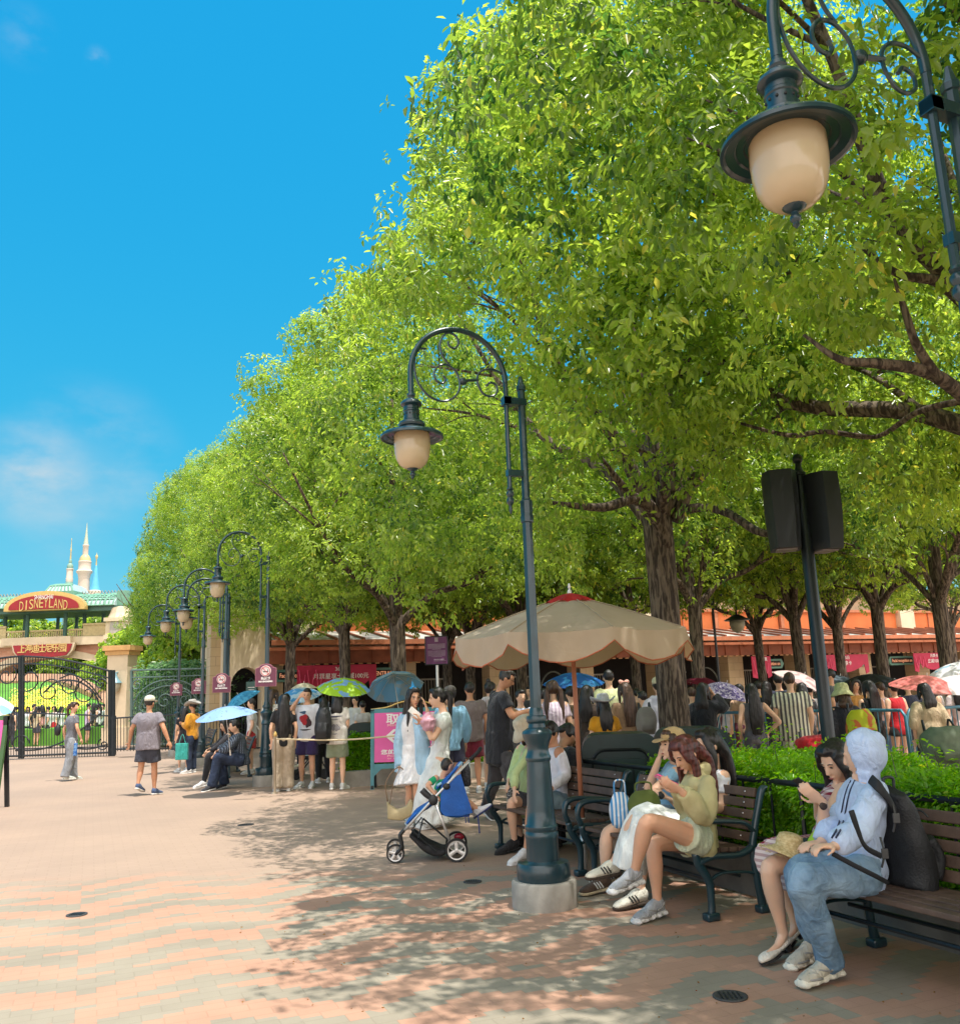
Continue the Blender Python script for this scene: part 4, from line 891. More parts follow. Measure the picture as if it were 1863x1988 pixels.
# hedge = dense leaf scatter with a bumpy top
def hedge(name, p0, p1, w, h0, h1, n, seed, label, L=(.03, .05), per=8, mt=None, z0=.25):
    rs = np.random.RandomState(seed); f = rs.uniform(0, 1, n); q = rs.uniform(0, 1, n) ** 1.0; top = h0 + (h1 - h0) * f + .05 * np.sin(f * 23 + seed) + .04 * np.sin(f * 57) + .03 * np.sin(q * 9)
    z = z0 + (top - z0) * (1 - rs.uniform(0, 1, n) ** 2.2 * .95)
    # push most clusters towards the front face or the top
    face = rs.uniform(0, 1, n) < .55; z = np.where(face, z0 + (top - z0) * rs.uniform(0, 1, n), top - rs.exponential(.05, n)); q = np.where(face, rs.exponential(.05, n), q)
    D = (p1 - p0); C = np.array(p0)[None] + np.outer(f, np.array(D)) + np.outer(q * w + .07 * np.sin(z * 11 + f * 31), np.array(PERP)); C[:, 2] = z
    A = -np.array(PERP)[None] * .6 + [0, 0, .8] + rs.normal(0, .35, (n, 3)); A /= np.linalg.norm(A, axis=1)[:, None]
    me = leaves_mesh(C, A, rs, per, L, .5, name, .25, .05); return tag(link(name, me, mt or M_hedge), label, 'hedge', None, 'stuff')
hedge('hedge', along(A0, -1.0, .14), along(A1, 0, .14), 1.6, .84, .74, 26000, 4, 'leafy bright green hedge behind the dark railing')
b = MB(); rs = np.random.RandomState(9); C = []; A = []
for k in range(70):
    p = along(A1, rs.uniform(0, 6.3), rs.uniform(.15, 1.6)); h = rs.uniform(.75, 1.15); e = p + V3(rs.uniform(-.15, .15), rs.uniform(-.15, .15), h); m = p.lerp(e, .6) + V3(rs.uniform(-.05, .05), 0, .02); b.tube([p + V3(0, 0, .3), m, e], [.006, .004, .002], n=4, sub=3)
    for q in range(7): c = m.lerp(e, q / 6); C.append(tuple(c)); A.append((rs.uniform(-.4, .4), rs.uniform(-.4, .4), 1))
sp = thing('hedge_shoots', 'long thin leafy shoots standing up out of the hedge', 'shoots', (0, 0, 0)); sp['kind'] = 'stuff'
b.obj('stem', M_bark, sp); A = np.array(A); A /= np.linalg.norm(A, axis=1)[:, None]
link('shoot_leaves', leaves_mesh(np.array(C), A, rs, 4, (.035, .06), .5, 'shoot_leaves', .3, .05), M_hedge, sp)
# second, farther planting bed by the queue
q0 = gnd(690, 1512); q1 = gnd(760, 1505)
hedge('rear_hedge', V3(-2.55, 16.2, 0), V3(1.2, 17.9, 0), .8, .75, .8, 6000, 6, 'low dark hedge in the bed behind the queue', (.05, .08), 7)
b = MB(); wallseg(b, V3(-2.6, 15.95, 0), V3(1.4, 17.6, 0), .26, .22); k_ = tag(b.obj('rear_kerb', M_stone), 'low grey stone kerb edging the bed behind the queue', 'kerb')
# ------------------------------------------------------------------ benches
M_slat = mat('weathered_brown_slat', (.115, .072, .052), .6, 0, .3, 9, .3, 60)
def make_bench(L, label, loc, rz, group='slatted iron benches along the plaza'):
    """local: x along the seat, -y = front"""
    t = thing('park_bench', label, 'bench', loc, rz, group)
    b = MB()
    for k in range(6): b.box((0, -.25 + k * .074, .42 - .012 * abs(k - 2.5) * .4), (L - .06, .062, .03), bev=.006)
    b.obj('seat', M_slat, t)
    b = MB()
    for k in range(5):
        M = Matrix.Rotation(R(-14), 3, 'X'); c = M @ Vector((0, 0, k * .074)) + Vector((0, .20, .475)); b.box(c, (L - .06, .026, .062), M=M, bev=.006)
    b.obj('backrest', M_slat, t)
    b = MB()
    for s in (-1, 0, 1):
        for k in range(5):
            M = Matrix.Rotation(R(-14), 3, 'X'); c = M @ Vector((s * (L / 2 - .12), -.017, k * .074)) + Vector((0, .20, .475)); b.ell(c, (.006, .004, .006), nu=6, nv=4)
    b.obj('bolts', M_chrome, t)
    for s in (-1, 1):
        x = s * L / 2; b = MB()
        def bar(P, r, w=.026): b.loft([Vector((x, p[0], p[1])) for p in P], [(w, q) for q in (r if isinstance(r, (list, tuple)) else [r] * len(P))], right=(1, 0, 0), n=8, sub=4)
        bar([(-.20, .03), (-.195, .12), (-.20, .24), (-.27, .35), (-.295, .43)], [.030, .024, .030, .032, .026])      # front leg
        bar([(-.295, .43), (-.325, .51), (-.30, .585), (-.22, .612), (-.05, .605), (.12, .58), (.20, .52)], [.026, .022, .026, .022, .016, .015, .015])    # arm
        bar([(-.28, .36), (-.15, .39), (.05, .38), (.18, .42)], [.024, .022, .022, .028])                        # seat bearer
        bar([(.22, .03), (.20, .14), (.185, .28), (.18, .42), (.215, .55), (.26, .68), (.30, .78), (.335, .80)], [.032, .026, .026, .028, .026, .024, .026, .014])   # rear leg and back
        bar([(-.20, .24), (-.10, .28), (.08, .27), (.18, .25)], [.012, .010, .010, .012], .016)
        b.box((x, -.205, .025), (.075, .10, .05), bev=.012); b.box((x, .225, .025), (.075, .10, .05), bev=.012)
        b.obj('end_frame', M_lamp, t, smooth=True)
    b = MB(); b.box((0, -.12, .375), (L - .05, .04, .022)); b.box((0, .08, .375), (L - .05, .04, .022))
    for y in (-.18, .05): b.tube([(-L / 2, y, .25), (L / 2, y, .25)], .012, n=6)
    b.obj('stretcher', M_iron, t); return t
RB = math.atan2(-PERP.x, PERP.y) + math.pi      # local -y must point to -PERP
RB = math.atan2(-ROW.y, -ROW.x)
def bench_at(s_right, L, label):
    c = along(BQ, s_right + L / 2, .205); return make_bench(L, label, (c.x, c.y, 0), RB)
bench_at(0.0, 1.5, 'middle bench with the woman in the cream jacket at its near end')
bench_at(-2.75, 1.8, 'nearest bench, carrying the hooded person with the black backpack')
bench_at(1.72, 1.6, 'farther bench in the shade behind the near lamp post')
def bench2(px, py, rz, label, L=1.6):
    p = gnd(px, py); make_bench(L, label, (p.x, p.y, 0), rz)
# benches by the second lamp: their ends face the camera
bench2(452, 1505, RB, 'bench under the flowered blue umbrella beside the second lamp post')
bench2(390, 1472, RB, 'bench behind the woman in the mustard shirt')
# ------------------------------------------------------------------ lamp posts
def arm_profile():
    pass
def make_lamp(label, loc, rz, base=True, group='dark green lamp posts with scrolled arms'):
    """local -x = arm direction"""
    def up(q): q.v = [(v[0], v[1], v[2]) for v in q.v]
    t = thing('lamp_post', label, 'lamp post', loc, rz, group); t.scale = (1.09,) * 3
    if True:
        b = MB(); b.lathe([(.215, 0), (.215, .15), (.205, .165), (.0, .166)], n=32, cap=False); b.obj('concrete_footing', M_stone, t, auto=40)
    b = MB()
    b.lathe([(.0, .165), (.172, .165), (.177, .18), (.177, .255), (.168, .275), (.125, .278), (.108, .285), (.108, .42), (.112, .43), (.112, .455), (.104, .47), (.110, .485), (.110, .50), (.098, .515), (.092, .60), (.084, .78), (.078, .915), (.085, .925), (.087, .945), (.079, .96), (.072, .985), (.072, 1.01), (.082, 1.04), (.098, 1.075), (.104, 1.10), (.098, 1.115), (.06, 1.14), (.055, 1.165), (.068, 1.18), (.07, 1.20), (.066, 1.215), (.05, 1.22), (.047, 1.25), (.04, 1.27)], n=28)
    b.obj('base_column', M_lamp, t, auto=35)
    DZ = 0
    b = MB(); b.lathe([(.040, 1.26), (.037, 2.56), (.046, 2.565), (.05, 2.60), (.044, 2.62), (.046, 2.64), (.046, 2.72), (.034, 2.73), (.030, 2.76), (.028, 3.55), (.036, 3.555), (.036, 3.585), (.026, 3.60), (.012, 3.66), (.0, 3.67)], n=8); b.v = [(v[0], v[1], v[2] + (DZ if v[2] > 2 else 0)) for v in b.v]; b.obj('shaft', M_lamp, t, auto=30)
    a = MB(); ox = -.125
    a.tube([(ox, 0, 2.80), (ox, 0, 3.60)], .018, n=8); a.box((ox / 2, 0, 2.92), (.16, .045, .045)); a.box((ox / 2, 0, 3.46), (.18, .06, .05)); a.box((ox, 0, 3.46), (.055, .06, .06))
    a.lathe([(.004, 2.62), (.012, 2.64), (.010, 2.68), (.026, 2.70), (.028, 2.725), (.018, 2.74), (.028, 2.76), (.028, 2.775), (.016, 2.79), (.026, 2.80), (.018, 2.815)], (ox, 0, 0), n=12)
    rr = .365; cx = ox - rr
    a.tube([(cx + rr * math.cos(q), 0, 3.60 + rr * math.sin(q)) for q in np.linspace(0, math.pi, 30)] + [(cx - rr, 0, 3.46)], .020, n=10)
    up(a); a.obj('arm', M_lamp, t, auto=40)
    s = MB()
    def sp(c, r0, r1, a0, tn, rad=.0085, n=34, pre=()):
        pts = list(pre)
        for k in range(n):
            f = k / (n - 1); q = a0 + tn * 2 * math.pi * f; r = r0 + (r1 - r0) * f ** .8; pts.append((c[0] + r * math.cos(q), 0, c[1] + r * math.sin(q)))
        s.tube(pts, rad, n=6)
    gx = cx - rr
    # big C scroll hugging the hoop, curling in at its inner end
    big = [(gx + .12, 3.79), (gx + .07, 3.78), (gx + .035, 3.72), (gx + .03, 3.62), (gx + .06, 3.52), (gx + .13, 3.44), (gx + .22, 3.41), (gx + .30, 3.43), (gx + .355, 3.49), (gx + .37, 3.56), (gx + .345, 3.64), (gx + .28, 3.685), (gx + .21, 3.67), (gx + .175, 3.61), (gx + .195, 3.555), (gx + .24, 3.545), (gx + .262, 3.575), (gx + .245, 3.60)]
    s.tube([(x, 0, z) for x, z in big], .0085, n=6, sub=4)
    top = [(gx + .30, 3.685), (gx + .25, 3.74), (gx + .225, 3.82), (gx + .25, 3.90), (gx + .30, 3.935), (gx + .355, 3.91), (gx + .37, 3.86), (gx + .335, 3.82), (gx + .295, 3.835), (gx + .29, 3.865)]
    s.tube([(x, 0, z) for x, z in top], .0085, n=6, sub=4)
    rt_ = [(ox - .01, 3.66), (ox - .08, 3.69), (ox - .16, 3.685), (ox - .215, 3.64), (ox - .22, 3.57), (ox - .18, 3.50), (ox - .12, 3.485), (ox - .07, 3.52), (ox - .075, 3.575), (ox - .125, 3.59), (ox - .15, 3.56)]
    s.tube([(x, 0, z) for x, z in rt_], .0085, n=6, sub=4)
    s.ell((gx + .395, 0, 3.575), (.03, .026, .028)); s.tube([(gx + .37, 0, 3.575), (ox - .215, 0, 3.60)], .011, n=6); up(s); s.obj('scrollwork', M_lamp, t, auto=50)
    l = MB(); zc = 3.03
    l.lathe([(.0, 3.47), (.018, 3.47), (.018, 3.44), (.028, 3.44), (.030, 3.425), (.020, 3.41), (.020, 3.40), (.05, 3.395), (.072, 3.375), (.076, 3.36), (.070, 3.352), (.053, 3.345), (.053, 3.325), (.057, 3.32), (.057, 3.31), (.053, 3.305), (.053, 3.27), (.056, 3.262), (.056, 3.25), (.064, 3.243), (.086, 3.232), (.094, 3.215), (.090, 3.20), (.080, 3.195), (.084, 3.18), (.098, 3.172), (.11, 3.165), (.15, 3.157), (.205, 3.145), (.217, 3.132), (.218, 3.118), (.208, 3.115), (.20, 3.125), (.17, 3.131), (.165, 3.139), (.14, 3.141), (.135, 3.146), (.0, 3.15)], (gx, 0, 0), n=40, cap=False)
    up(l); l.obj('lamp_cap', M_lamp, t, auto=35)
    h = MB()
    for k in range(12):
        q = k / 12 * 6.283; h.ell((gx + .0535 * math.cos(q), .0535 * math.sin(q), 3.288), (.006, .006, .006), nu=6, nv=4)
    up(h); h.obj('vent_holes', M_plastic, t)
    g = MB(); g.lathe([(.118, 3.148), (.124, 3.135), (.125, 3.06), (.121, 3.01), (.110, 2.965), (.090, 2.93), (.060, 2.907), (.03, 2.90), (.0, 2.899)], (gx, 0, 0), n=36, cap=False); up(g); g.obj('lamp_globe', M_glassg, t, smooth=True)
    f = MB(); f.lathe([(.042, 2.915), (.040, 2.903), (.024, 2.888), (.012, 2.884), (.012, 2.876), (.018, 2.868), (.018, 2.856), (.010, 2.846), (.012, 2.838), (.002, 2.826)], (gx, 0, 0), n=16); up(f); f.obj('finial', M_lamp, t, auto=40)
    return t
ARM = math.atan2(PERP.y, PERP.x)        # local -x points to -PERP
def lamp_from_globe(px, py, label, zg=3.31):
    """foot of a lamp whose globe centre (z 3.03) is seen at px,py"""
    d = ray(px, py); tt = (zg - CAMZ) / d.z; g = Vector((d.x * tt, d.y * tt, 0)); c = g + PERP * (.125 + .73) * 1.09; return (c.x, c.y, 0)
LAMPS = []
l1 = make_lamp('near left lamp post of the pair, its stepped base on a round concrete footing', lamp_from_globe(800, 873, ''), ARM)
def lamp_copy(loc, label, dz=0):
    c = copy_tree(l1); c.location = loc; c['label'] = label; c.scale = (1.09, 1.09, dz or 1.09); return c
lamp_copy(lamp_from_globe(1533, 330, ''), 'nearest lamp, big amber globe hanging large at the upper right')
lamp_copy(lamp_from_globe(422, 1144, '', 3.58), 'second lamp post in the distance with round concrete footing and no smoking plate', 1.18)
for (px, py, pxp, lb) in ((356, 1196, 392, 'third lamp post along the row, amber globe against the leaves'), (322, 1217, 345, 'fourth lamp post, blue capped globe left of the ivy screen'), (287, 1243, 310, 'farthest small lamp post near the gate pillar')):
    lamp_copy(lamp_from_globe(px, py, '', 3.45), lb, 1.14)
lamp_copy(tp(440, 1400, 20.5), 'leafy topped lamp post behind the flowered umbrella, globe hidden in the foliage')
# no smoking plates on the posts
def no_smoking(px, py, Y, w, label, ang=0.0):
    p = at(px, py, Y); t = thing('no_smoking_sign', label, 'sign', (p.x, Y, p.z), ang, 'plum no smoking plates on the lamp posts')
    h = w * 1.05; pl = [(-w / 2, -h / 2), (w / 2, -h / 2), (w / 2, h * .30), (w * .36, h * .36)] + [(w * .32 * math.cos(a), h * .36 + h * .15 * math.sin(a)) for a in np.linspace(0, math.pi, 9)] + [(-w * .36, h * .36), (-w / 2, h * .30)]
    b = MB(); b.prism(pl, .012); b.obj('plate', mat('plum_plate', (.14, .03, .065), .45), t)
    b = MB(); b.prism([(x * 1.07, z * 1.07) for x, z in pl], .006, (0, .008, 0)); b.obj('plate_rim', mat('dusty_pink_edge', (.42, .17, .22), .5), t)
    b = MB(); MX = Matrix.Rotation(R(90), 3, 'X'); r = w * .27; b.lathe([(0, 0), (r, 0), (r, .004), (0, .004)], (0, -.0125, h * .20), n=24, M=MX); b.obj('white_disc', M_signw, t)
    b = MB(); 
    b.tube([(r * .82 * math.cos(a), -.020, h * .20 + r * .82 * math.sin(a)) for a in np.linspace(0, 2 * math.pi, 24)], w * .018, n=5); b.tube([(-r * .58, -.020, h * .20 + r * .58), (r * .58, -.020, h * .20 - r * .58)], w * .018, n=5); b.obj('prohibition_ring', mat('dull_red_print', (.5, .05, .07), .5), t)
    b = MB(); b.box((0, -.019, h * .17), (r * 1.0, .003, r * .16)); b.tube([(r * .4, -.019, h * .2), (r * .3, -.019, h * .24), (r * .45, -.019, h * .27)], w * .012, n=4); b.obj('cigarette_symbol', M_plastic, t)
    text('禁止吸烟', w * .15, M_signw, t, (0, -.0155, -h * .16), bold=.002, fit=w * .45); text('NO SMOKING', w * .1, M_signw, t, (0, -.0155, -h * .30), bold=.002, fit=w * .7)
def plate_on(px, py, w, lamp_px, Y, label): no_smoking(px, py, Y, w, label)
no_smoking(516, 1311, 14.25, .315, 'largest no smoking plate, on the second lamp post')
no_smoking(430, 1326, 20.2, .38, 'no smoking plate right of the dark sheltered lamp post')
no_smoking(386, 1332, 24, .36, 'no smoking plate second from the left')
no_smoking(342, 1338, 27, .34, 'smallest no smoking plate, at far left over the fence')
# dangling lantern in the far row
b = thing('hanging_lantern', 'dark capped cream lantern hanging in front of the orange fascia', 'lantern', at(1430, 1205, 24)); q = MB(); q.lathe([(.0, .30), (.02, .3), (.03, .16), (.12, .14), (.22, .08), (.34, .02), (.33, 0), (.0, .0)], n=18); q.obj('lamp_cap', M_iron, b, auto=40)
q = MB(); q.lathe([(.2, 0), (.2, -.12), (.15, -.25), (.06, -.32), (0, -.34)], n=18); q.obj('lamp_globe', mat('cream_globe', (.45, .42, .3), .4), b, smooth=True); q = MB(); q.tube([(0, 0, .28), (0, 0, .7), (-.55, 0, .7), (-.62, 0, .4), (-.62, 0, -3.9)], .035, n=6); q.obj('pole', M_iron, b)
# ------------------------------------------------------------------ loudspeaker pole
SPY = 8.6
sp0 = at(1606, 1420, SPY); spole = thing('loudspeaker_pole', 'dark pole with ball finial rising from the hedge', 'pole', (sp0.x, SPY, 0))
zt = at(1546, 882, SPY).z
b = MB(); b.lathe([(.062, 0), (.060, zt - .42), (.050, zt - .40), (.048, zt - .22), (.062, zt - .215), (.062, zt - .19), (.045, zt - .18), (.03, zt - .13), (.028, zt - .10)], n=16); b.obj('shaft', M_iron, spole, auto=40)
b = MB(); b.ell((0, 0, zt - .05), (.052, .052, .055)); b.obj('ball_finial', M_iron, spole, smooth=True)
def speaker(px0, px1, py0, py1, yaw, label):
    a = at((px0 + px1) / 2, (py0 + py1) / 2, SPY - .02); w = (px1 - px0) / FV * SPY * .93; h = (py1 - py0) / FV * SPY * 1.02
    t = thing('loudspeaker', label, 'loudspeaker', (a.x, SPY - .02, a.z), yaw, 'black loudspeakers on the pole')
    b = MB(); sec = []
    n = 9; vs = []; fs = []
    for k in range(n):
        z = -h / 2 + h * k / (n - 1); f = k / (n - 1); dp = .20 + .05 * math.sin(math.pi * (f * .9 + .1)) ; ww = w / 2 * (.86 + .14 * min(1, f * 2.2)); y0 = -.06 - dp * .5 * (1 - .25 * (1 - f))
        vs += [(-ww, .16, z), (ww, .16, z), (ww, y0 * .55, z), (ww * .62, y0 - .05, z), (-ww * .62, y0 - .05, z), (-ww, y0 * .55, z)]
    for k in range(n - 1):
        for j in range(6): fs.append((k * 6 + j, k * 6 + (j + 1) % 6, k * 6 + 6 + (j + 1) % 6, k * 6 + 6 + j))
    fs += [tuple(range(5, -1, -1)), tuple((n - 1) * 6 + j for j in range(6))]; b.add(vs, fs); b.obj('cabinet', mat('black_speaker_cabinet', (.012, .015, .018), .55), t, auto=40)
    b = MB(); b.box((0, .19, h * .2), (.06, .1, .05)); b.box((0, .19, h * .12), (.1, .08, .03)); b.tube([(0, .2, h * .1), (.03, .2, -h * .1), (0, .2, -h * .2)], .008, n=5, sub=3); b.obj('bracket', M_plastic, t)
    b = MB(); b.box((0, -.0, -h / 2 - .006), (w * .6, .2, .012)); b.obj('base_plate', mat('pinkish_grille', (.35, .28, .27), .6), t)
speaker(1484, 1552, 918, 1068, R(-14), 'left black loudspeaker strapped to the pole')
speaker(1562, 1622, 922, 1070, R(16), 'right black loudspeaker strapped to the pole')
# ------------------------------------------------------------------ beige market parasol
PB = gnd(1133, 1712) + V3(.05, .36, 0); um = thing('market_parasol', 'large beige market parasol with scalloped valance and red cap over the benches', 'parasol', (PB.x, PB.y, 0), R(12))
b = MB(); b.tube([(0, 0, .42), (0, 0, 2.30)], .021, n=12); b.obj('pole', mat('terracotta_pole', (.42, .16, .085), .5, 0, .1), um, smooth=True)
b = MB(); b.tube([(0, 0, .0), (0, 0, .44)], .027, n=12); b.obj('ground_sleeve', M_alu, um, smooth=True)
def parasol_mat():
    m, t = newmat('beige_parasol_cloth'); c = t.co(); t.set(t.b.inputs['Base Color'], t.mix(t.mr(t.noise(3, 4, c), .3, .7), (.56, .46, .33), (.64, .53, .39))); t.b.inputs['Roughness'].default_value = .85
    tr = t.n('ShaderNodeBsdfTranslucent', {'Color': (.62, .38, .2, 1)}); mx = t.n('ShaderNodeMixShader', {0: .38, 1: t.b.outputs[0], 2: tr.outputs[0]}); t.set(t.out.inputs[0], mx.outputs[0]); t.bump(t.noise(7, 3, c, dist=1), .3, .03); return m
M_par = parasol_mat(); NP = 8; RP = 1.05; zr = 1.97; ztp = 2.29
vs, fs = [], []; sub = 8; n = NP * sub; rings = 9
for i in range(rings):
    f = i / (rings - 1)
    for j in range(n):
        a = 2 * math.pi * j / n; u = (j % sub) / sub; sag = math.sin(math.pi * u)
        r = RP * (.11 + .89 * f) * (1 - .075 * sag * f); z = ztp - (ztp - zr) * (f ** 1.12) - .035 * sag * f * (1 - .4 * f); vs.append((r * math.cos(a), r * math.sin(a), z))
for i in range(rings - 1):
    for j in range(n): fs.append((i * n + j, i * n + (j + 1) % n, (i + 1) * n + (j + 1) % n, (i + 1) * n + j))
b = MB(); b.add(vs, fs); cano = b.obj('canopy', M_par, um, smooth=True)
vs, fs, ed = [], [], []
for i in range(6):
    f = i / 5
    for j in range(n + 1):
        a = 2 * math.pi * j / n; u = (j % sub) / sub; sag = math.sin(math.pi * u); r = RP * (1 - .075 * sag) + .03 * f * math.sin(j * 1.9) + .02 * f
        dep = .10 + .135 * sag ** .8; vs.append((r * math.cos(a), r * math.sin(a), zr - .035 * sag * .6 - dep * f))
for i in range(5):
    for j in range(n): fs.append((i * (n + 1) + j, i * (n + 1) + j + 1, (i + 1) * (n + 1) + j + 1, (i + 1) * (n + 1) + j))
b = MB(); b.add(vs, fs); b.obj('valance', M_par, um, smooth=True)
b = MB(); b.tube(vs[-(n + 1):], .0055, n=5); b.obj('valance_piping', mat('rust_piping', (.45, .12, .05), .7), um)
vs, fs = [], []
for i in range(6):
    f = i / 5
    for j in range(48):
        a = 2 * math.pi * j / 48; r = .03 + .20 * f; z = 2.35 - .055 * f - .04 * f * f + .018 * f * math.sin(j * math.pi / 3); vs.append((r * math.cos(a), r * math.sin(a), z))
for i in range(5):
    for j in range(48): fs.append((i * 48 + j, i * 48 + (j + 1) % 48, (i + 1) * 48 + (j + 1) % 48, (i + 1) * 48 + j))
b = MB(); b.add(vs, fs); b.obj('red_cap', mat('red_cap_cloth', (.50, .02, .02), .7, 0, .2, 8, trans=.25), um, smooth=True)
b = MB()
for k in range(NP): a = 2 * math.pi * k / NP; b.tube([(RP * (.12 + .88 * f) * math.cos(a), RP * (.12 + .88 * f) * math.sin(a), ztp - (ztp - zr) * (f ** 1.12) + .003) for f in np.linspace(0, 1, 8)], .0045, n=4)
b.obj('seams', mat('parasol_seam', (.42, .33, .22), .9), cano)
b = MB(); b.lathe([(.02, 2.29), (.02, 2.37), (.008, 2.39), (.014, 2.41), (.008, 2.44)], n=8); b.obj('finial', M_white, um)
for k in range(NP):
    b = MB(); a = 2 * math.pi * k / NP; b.tube([(.02 * math.cos(a), .02 * math.sin(a), 2.22), (RP * .98 * math.cos(a), RP * .98 * math.sin(a), zr - .02)], .008, n=5); b.tube([(.03 * math.cos(a), .03 * math.sin(a), 1.88), (RP * .5 * math.cos(a), RP * .5 * math.sin(a), 2.06)], .007, n=5); b.obj('rib', mat('brown_rib', (.22, .10, .06), .5), um)
# ------------------------------------------------------------------ litter bins, barriers, rope, A-frame signs
def bin_(px, py, Y, label, rz=R(-6), rec=False):
    p = at(px, py, Y); t = thing('litter_bin', label, 'bin', (p.x, Y, 0), rz, 'dark green litter bins'); w, h, d = .78, 1.05, .6
    b = MB(); prof_ = [(-w / 2, 0), (w / 2, 0), (w / 2, h * .82)] + [(w / 2 - .16 + .16 * math.cos(a), h - .16 + .16 * math.sin(a)) for a in np.linspace(0, math.pi / 2, 6)] + [(-w / 2 + .16 - .16 * math.cos(a), h - .16 + .16 * math.sin(a)) for a in np.linspace(math.pi / 2, 0, 6)] + [(-w / 2, h * .82)]
    b.prism(prof_, -d, (0, -d / 2, 0)); b.obj('housing', mat('bin_green_paint', (.012, .035, .035), .35, 0, .2, 6), t, auto=40)
    b = MB(); arc_ = [(-w * .36, h * .5), (-w * .36, h * .74)] + [(-w * .36 + .12 - .12 * math.cos(a), h * .74 + .12 * math.sin(a)) for a in np.linspace(0, math.pi / 2, 5)] + [(w * .36 - .12 + .12 * math.sin(a), h * .74 + .12 * math.cos(a)) for a in np.linspace(0, math.pi / 2, 5)] + [(w * .36, h * .5)]
    b.tube([(x, -d / 2 - .01, z) for x, z in arc_], .018, n=6); b.box((0, -d / 2 - .008, h * .24), (w * .7, .012, h * .42)); b.obj('door_frame', M_iron, t)
    b = MB(); b.box((0, -d / 2 - .005, h * .66), (w * .6, .02, h * .22), bev=.004); b.obj('flap', mat('flap_green', (.02, .05, .05), .3), t)
    if rec:
        b = MB()
        for k in range(3):
            a = R(90 + 120 * k); p0 = Vector((.055 * math.cos(a + .25), 0, .055 * math.sin(a + .25))); p1 = Vector((.055 * math.cos(a + 1.75), 0, .055 * math.sin(a + 1.75))); M = Vector((0.1, -d / 2 - .018, h * .27)); b.tube([M + p0 * 1.1, M + p1 * 1.1], .009, n=4); b.add([M + p1 * 1.05, M + p1 * 1.55, M + p1 * 1.15 + (p1 - p0) * .35], [(0, 1, 2)])
        b.obj('recycling_mark', M_signw, t)
bin_(1205, 1500, 9.6, 'dark green litter bin with rounded top and white recycling mark', rec=True)
bin_(1345, 1500, 10.3, 'second dark green litter bin half hidden beside the tree trunk')
bin_(722, 1500, 17.2, 'small dark bin behind the pink arrow sign')
M_bar = mat('blue_barrier_paint', (.07, .22, .30), .45, .2, .15)
def barrier(pxa, Ya, pxb, Yb, label):
    a = at(pxa, 1400, Ya); c = at(pxb, 1400, Yb); a.z = c.z = 0; d = c - a; t = thing('crowd_barrier', label, 'barrier', (a.x, a.y, 0), math.atan2(d.y, d.x), 'blue tubular crowd barriers'); L = d.length
    b = MB(); b.tube([(0, 0, .2), (0, 0, 1.0), (.06, 0, 1.08), (L - .06, 0, 1.08), (L, 0, 1.0), (L, 0, .2)], .022, n=8); b.tube([(0, 0, .22), (L, 0, .22)], .02, n=6); b.obj('frame', M_bar, t, smooth=True)
    b = MB(); k = .11
    while k < L - .05: b.tube([(k, 0, .22), (k, 0, 1.07)], .009, n=5); k += .125
    b.obj('bars', M_bar, t)
    for x in (.25, L - .25): b = MB(); b.tube([(x, -.3, .01), (x, -.02, .22), (x, .02, .22), (x, .3, .01)], .016, n=6); b.obj('foot', M_bar, t)
barrier(1395, 14.2, 1522, 13.6, 'blue crowd barrier behind the long haired woman in the grey top')
barrier(1528, 13.7, 1648, 13.0, 'blue crowd barrier behind the striped shirt person')
barrier(1655, 13.2, 1758, 12.3, 'blue crowd barrier behind the red vest person')
barrier(1762, 12.4, 1900, 13.2, 'blue crowd barrier at the right edge of the picture')
def stanchion(px, pyb, label, h=.98):
    p = gnd(px, pyb); t = thing('rope_post', label, 'post', (p.x, p.y, 0), 0, 'brass topped rope posts'); b = MB(); b.lathe([(.06, 0), (.055, .02), (.022, .03), (.02, h - .12), (.026, h - .11), (.026, h - .06)], n=12); b.obj('post', mat('tan_metal_post', (.40, .33, .24), .4, .4), t, auto=40)
    b = MB(); b.lathe([(.026, h - .06), (.034, h - .04), (.03, h - .01), (.012, h + .02), (.004, h + .03)], n=12); b.obj('brass_knob', M_gold, t, smooth=True); return Vector((p.x, p.y, 0))
s1 = stanchion(533, 1541, 'brass topped rope post beside the second lamp post'); s2 = stanchion(800, 1533, 'brass topped rope post hidden behind the pink arrow sign'); s3 = stanchion(950, 1500, 'brass topped rope post behind the striped hoodie person')
def rope(a, c, label, z=.88, sag=.05):
    b = MB(); b.tube([a + V3(0, 0, z), a.lerp(c, .5) + V3(0, 0, z - sag), c + V3(0, 0, z)], .016, n=6, sub=6); tag(b.obj('queue_rope', mat('cream_rope', (.62, .52, .34), .8), smooth=True), label, 'rope', 'cream queue ropes')
rope(s1, s2, 'cream queue rope stretched in front of the queuing group'); rope(s2, s3, 'cream queue rope right of the pink arrow sign')
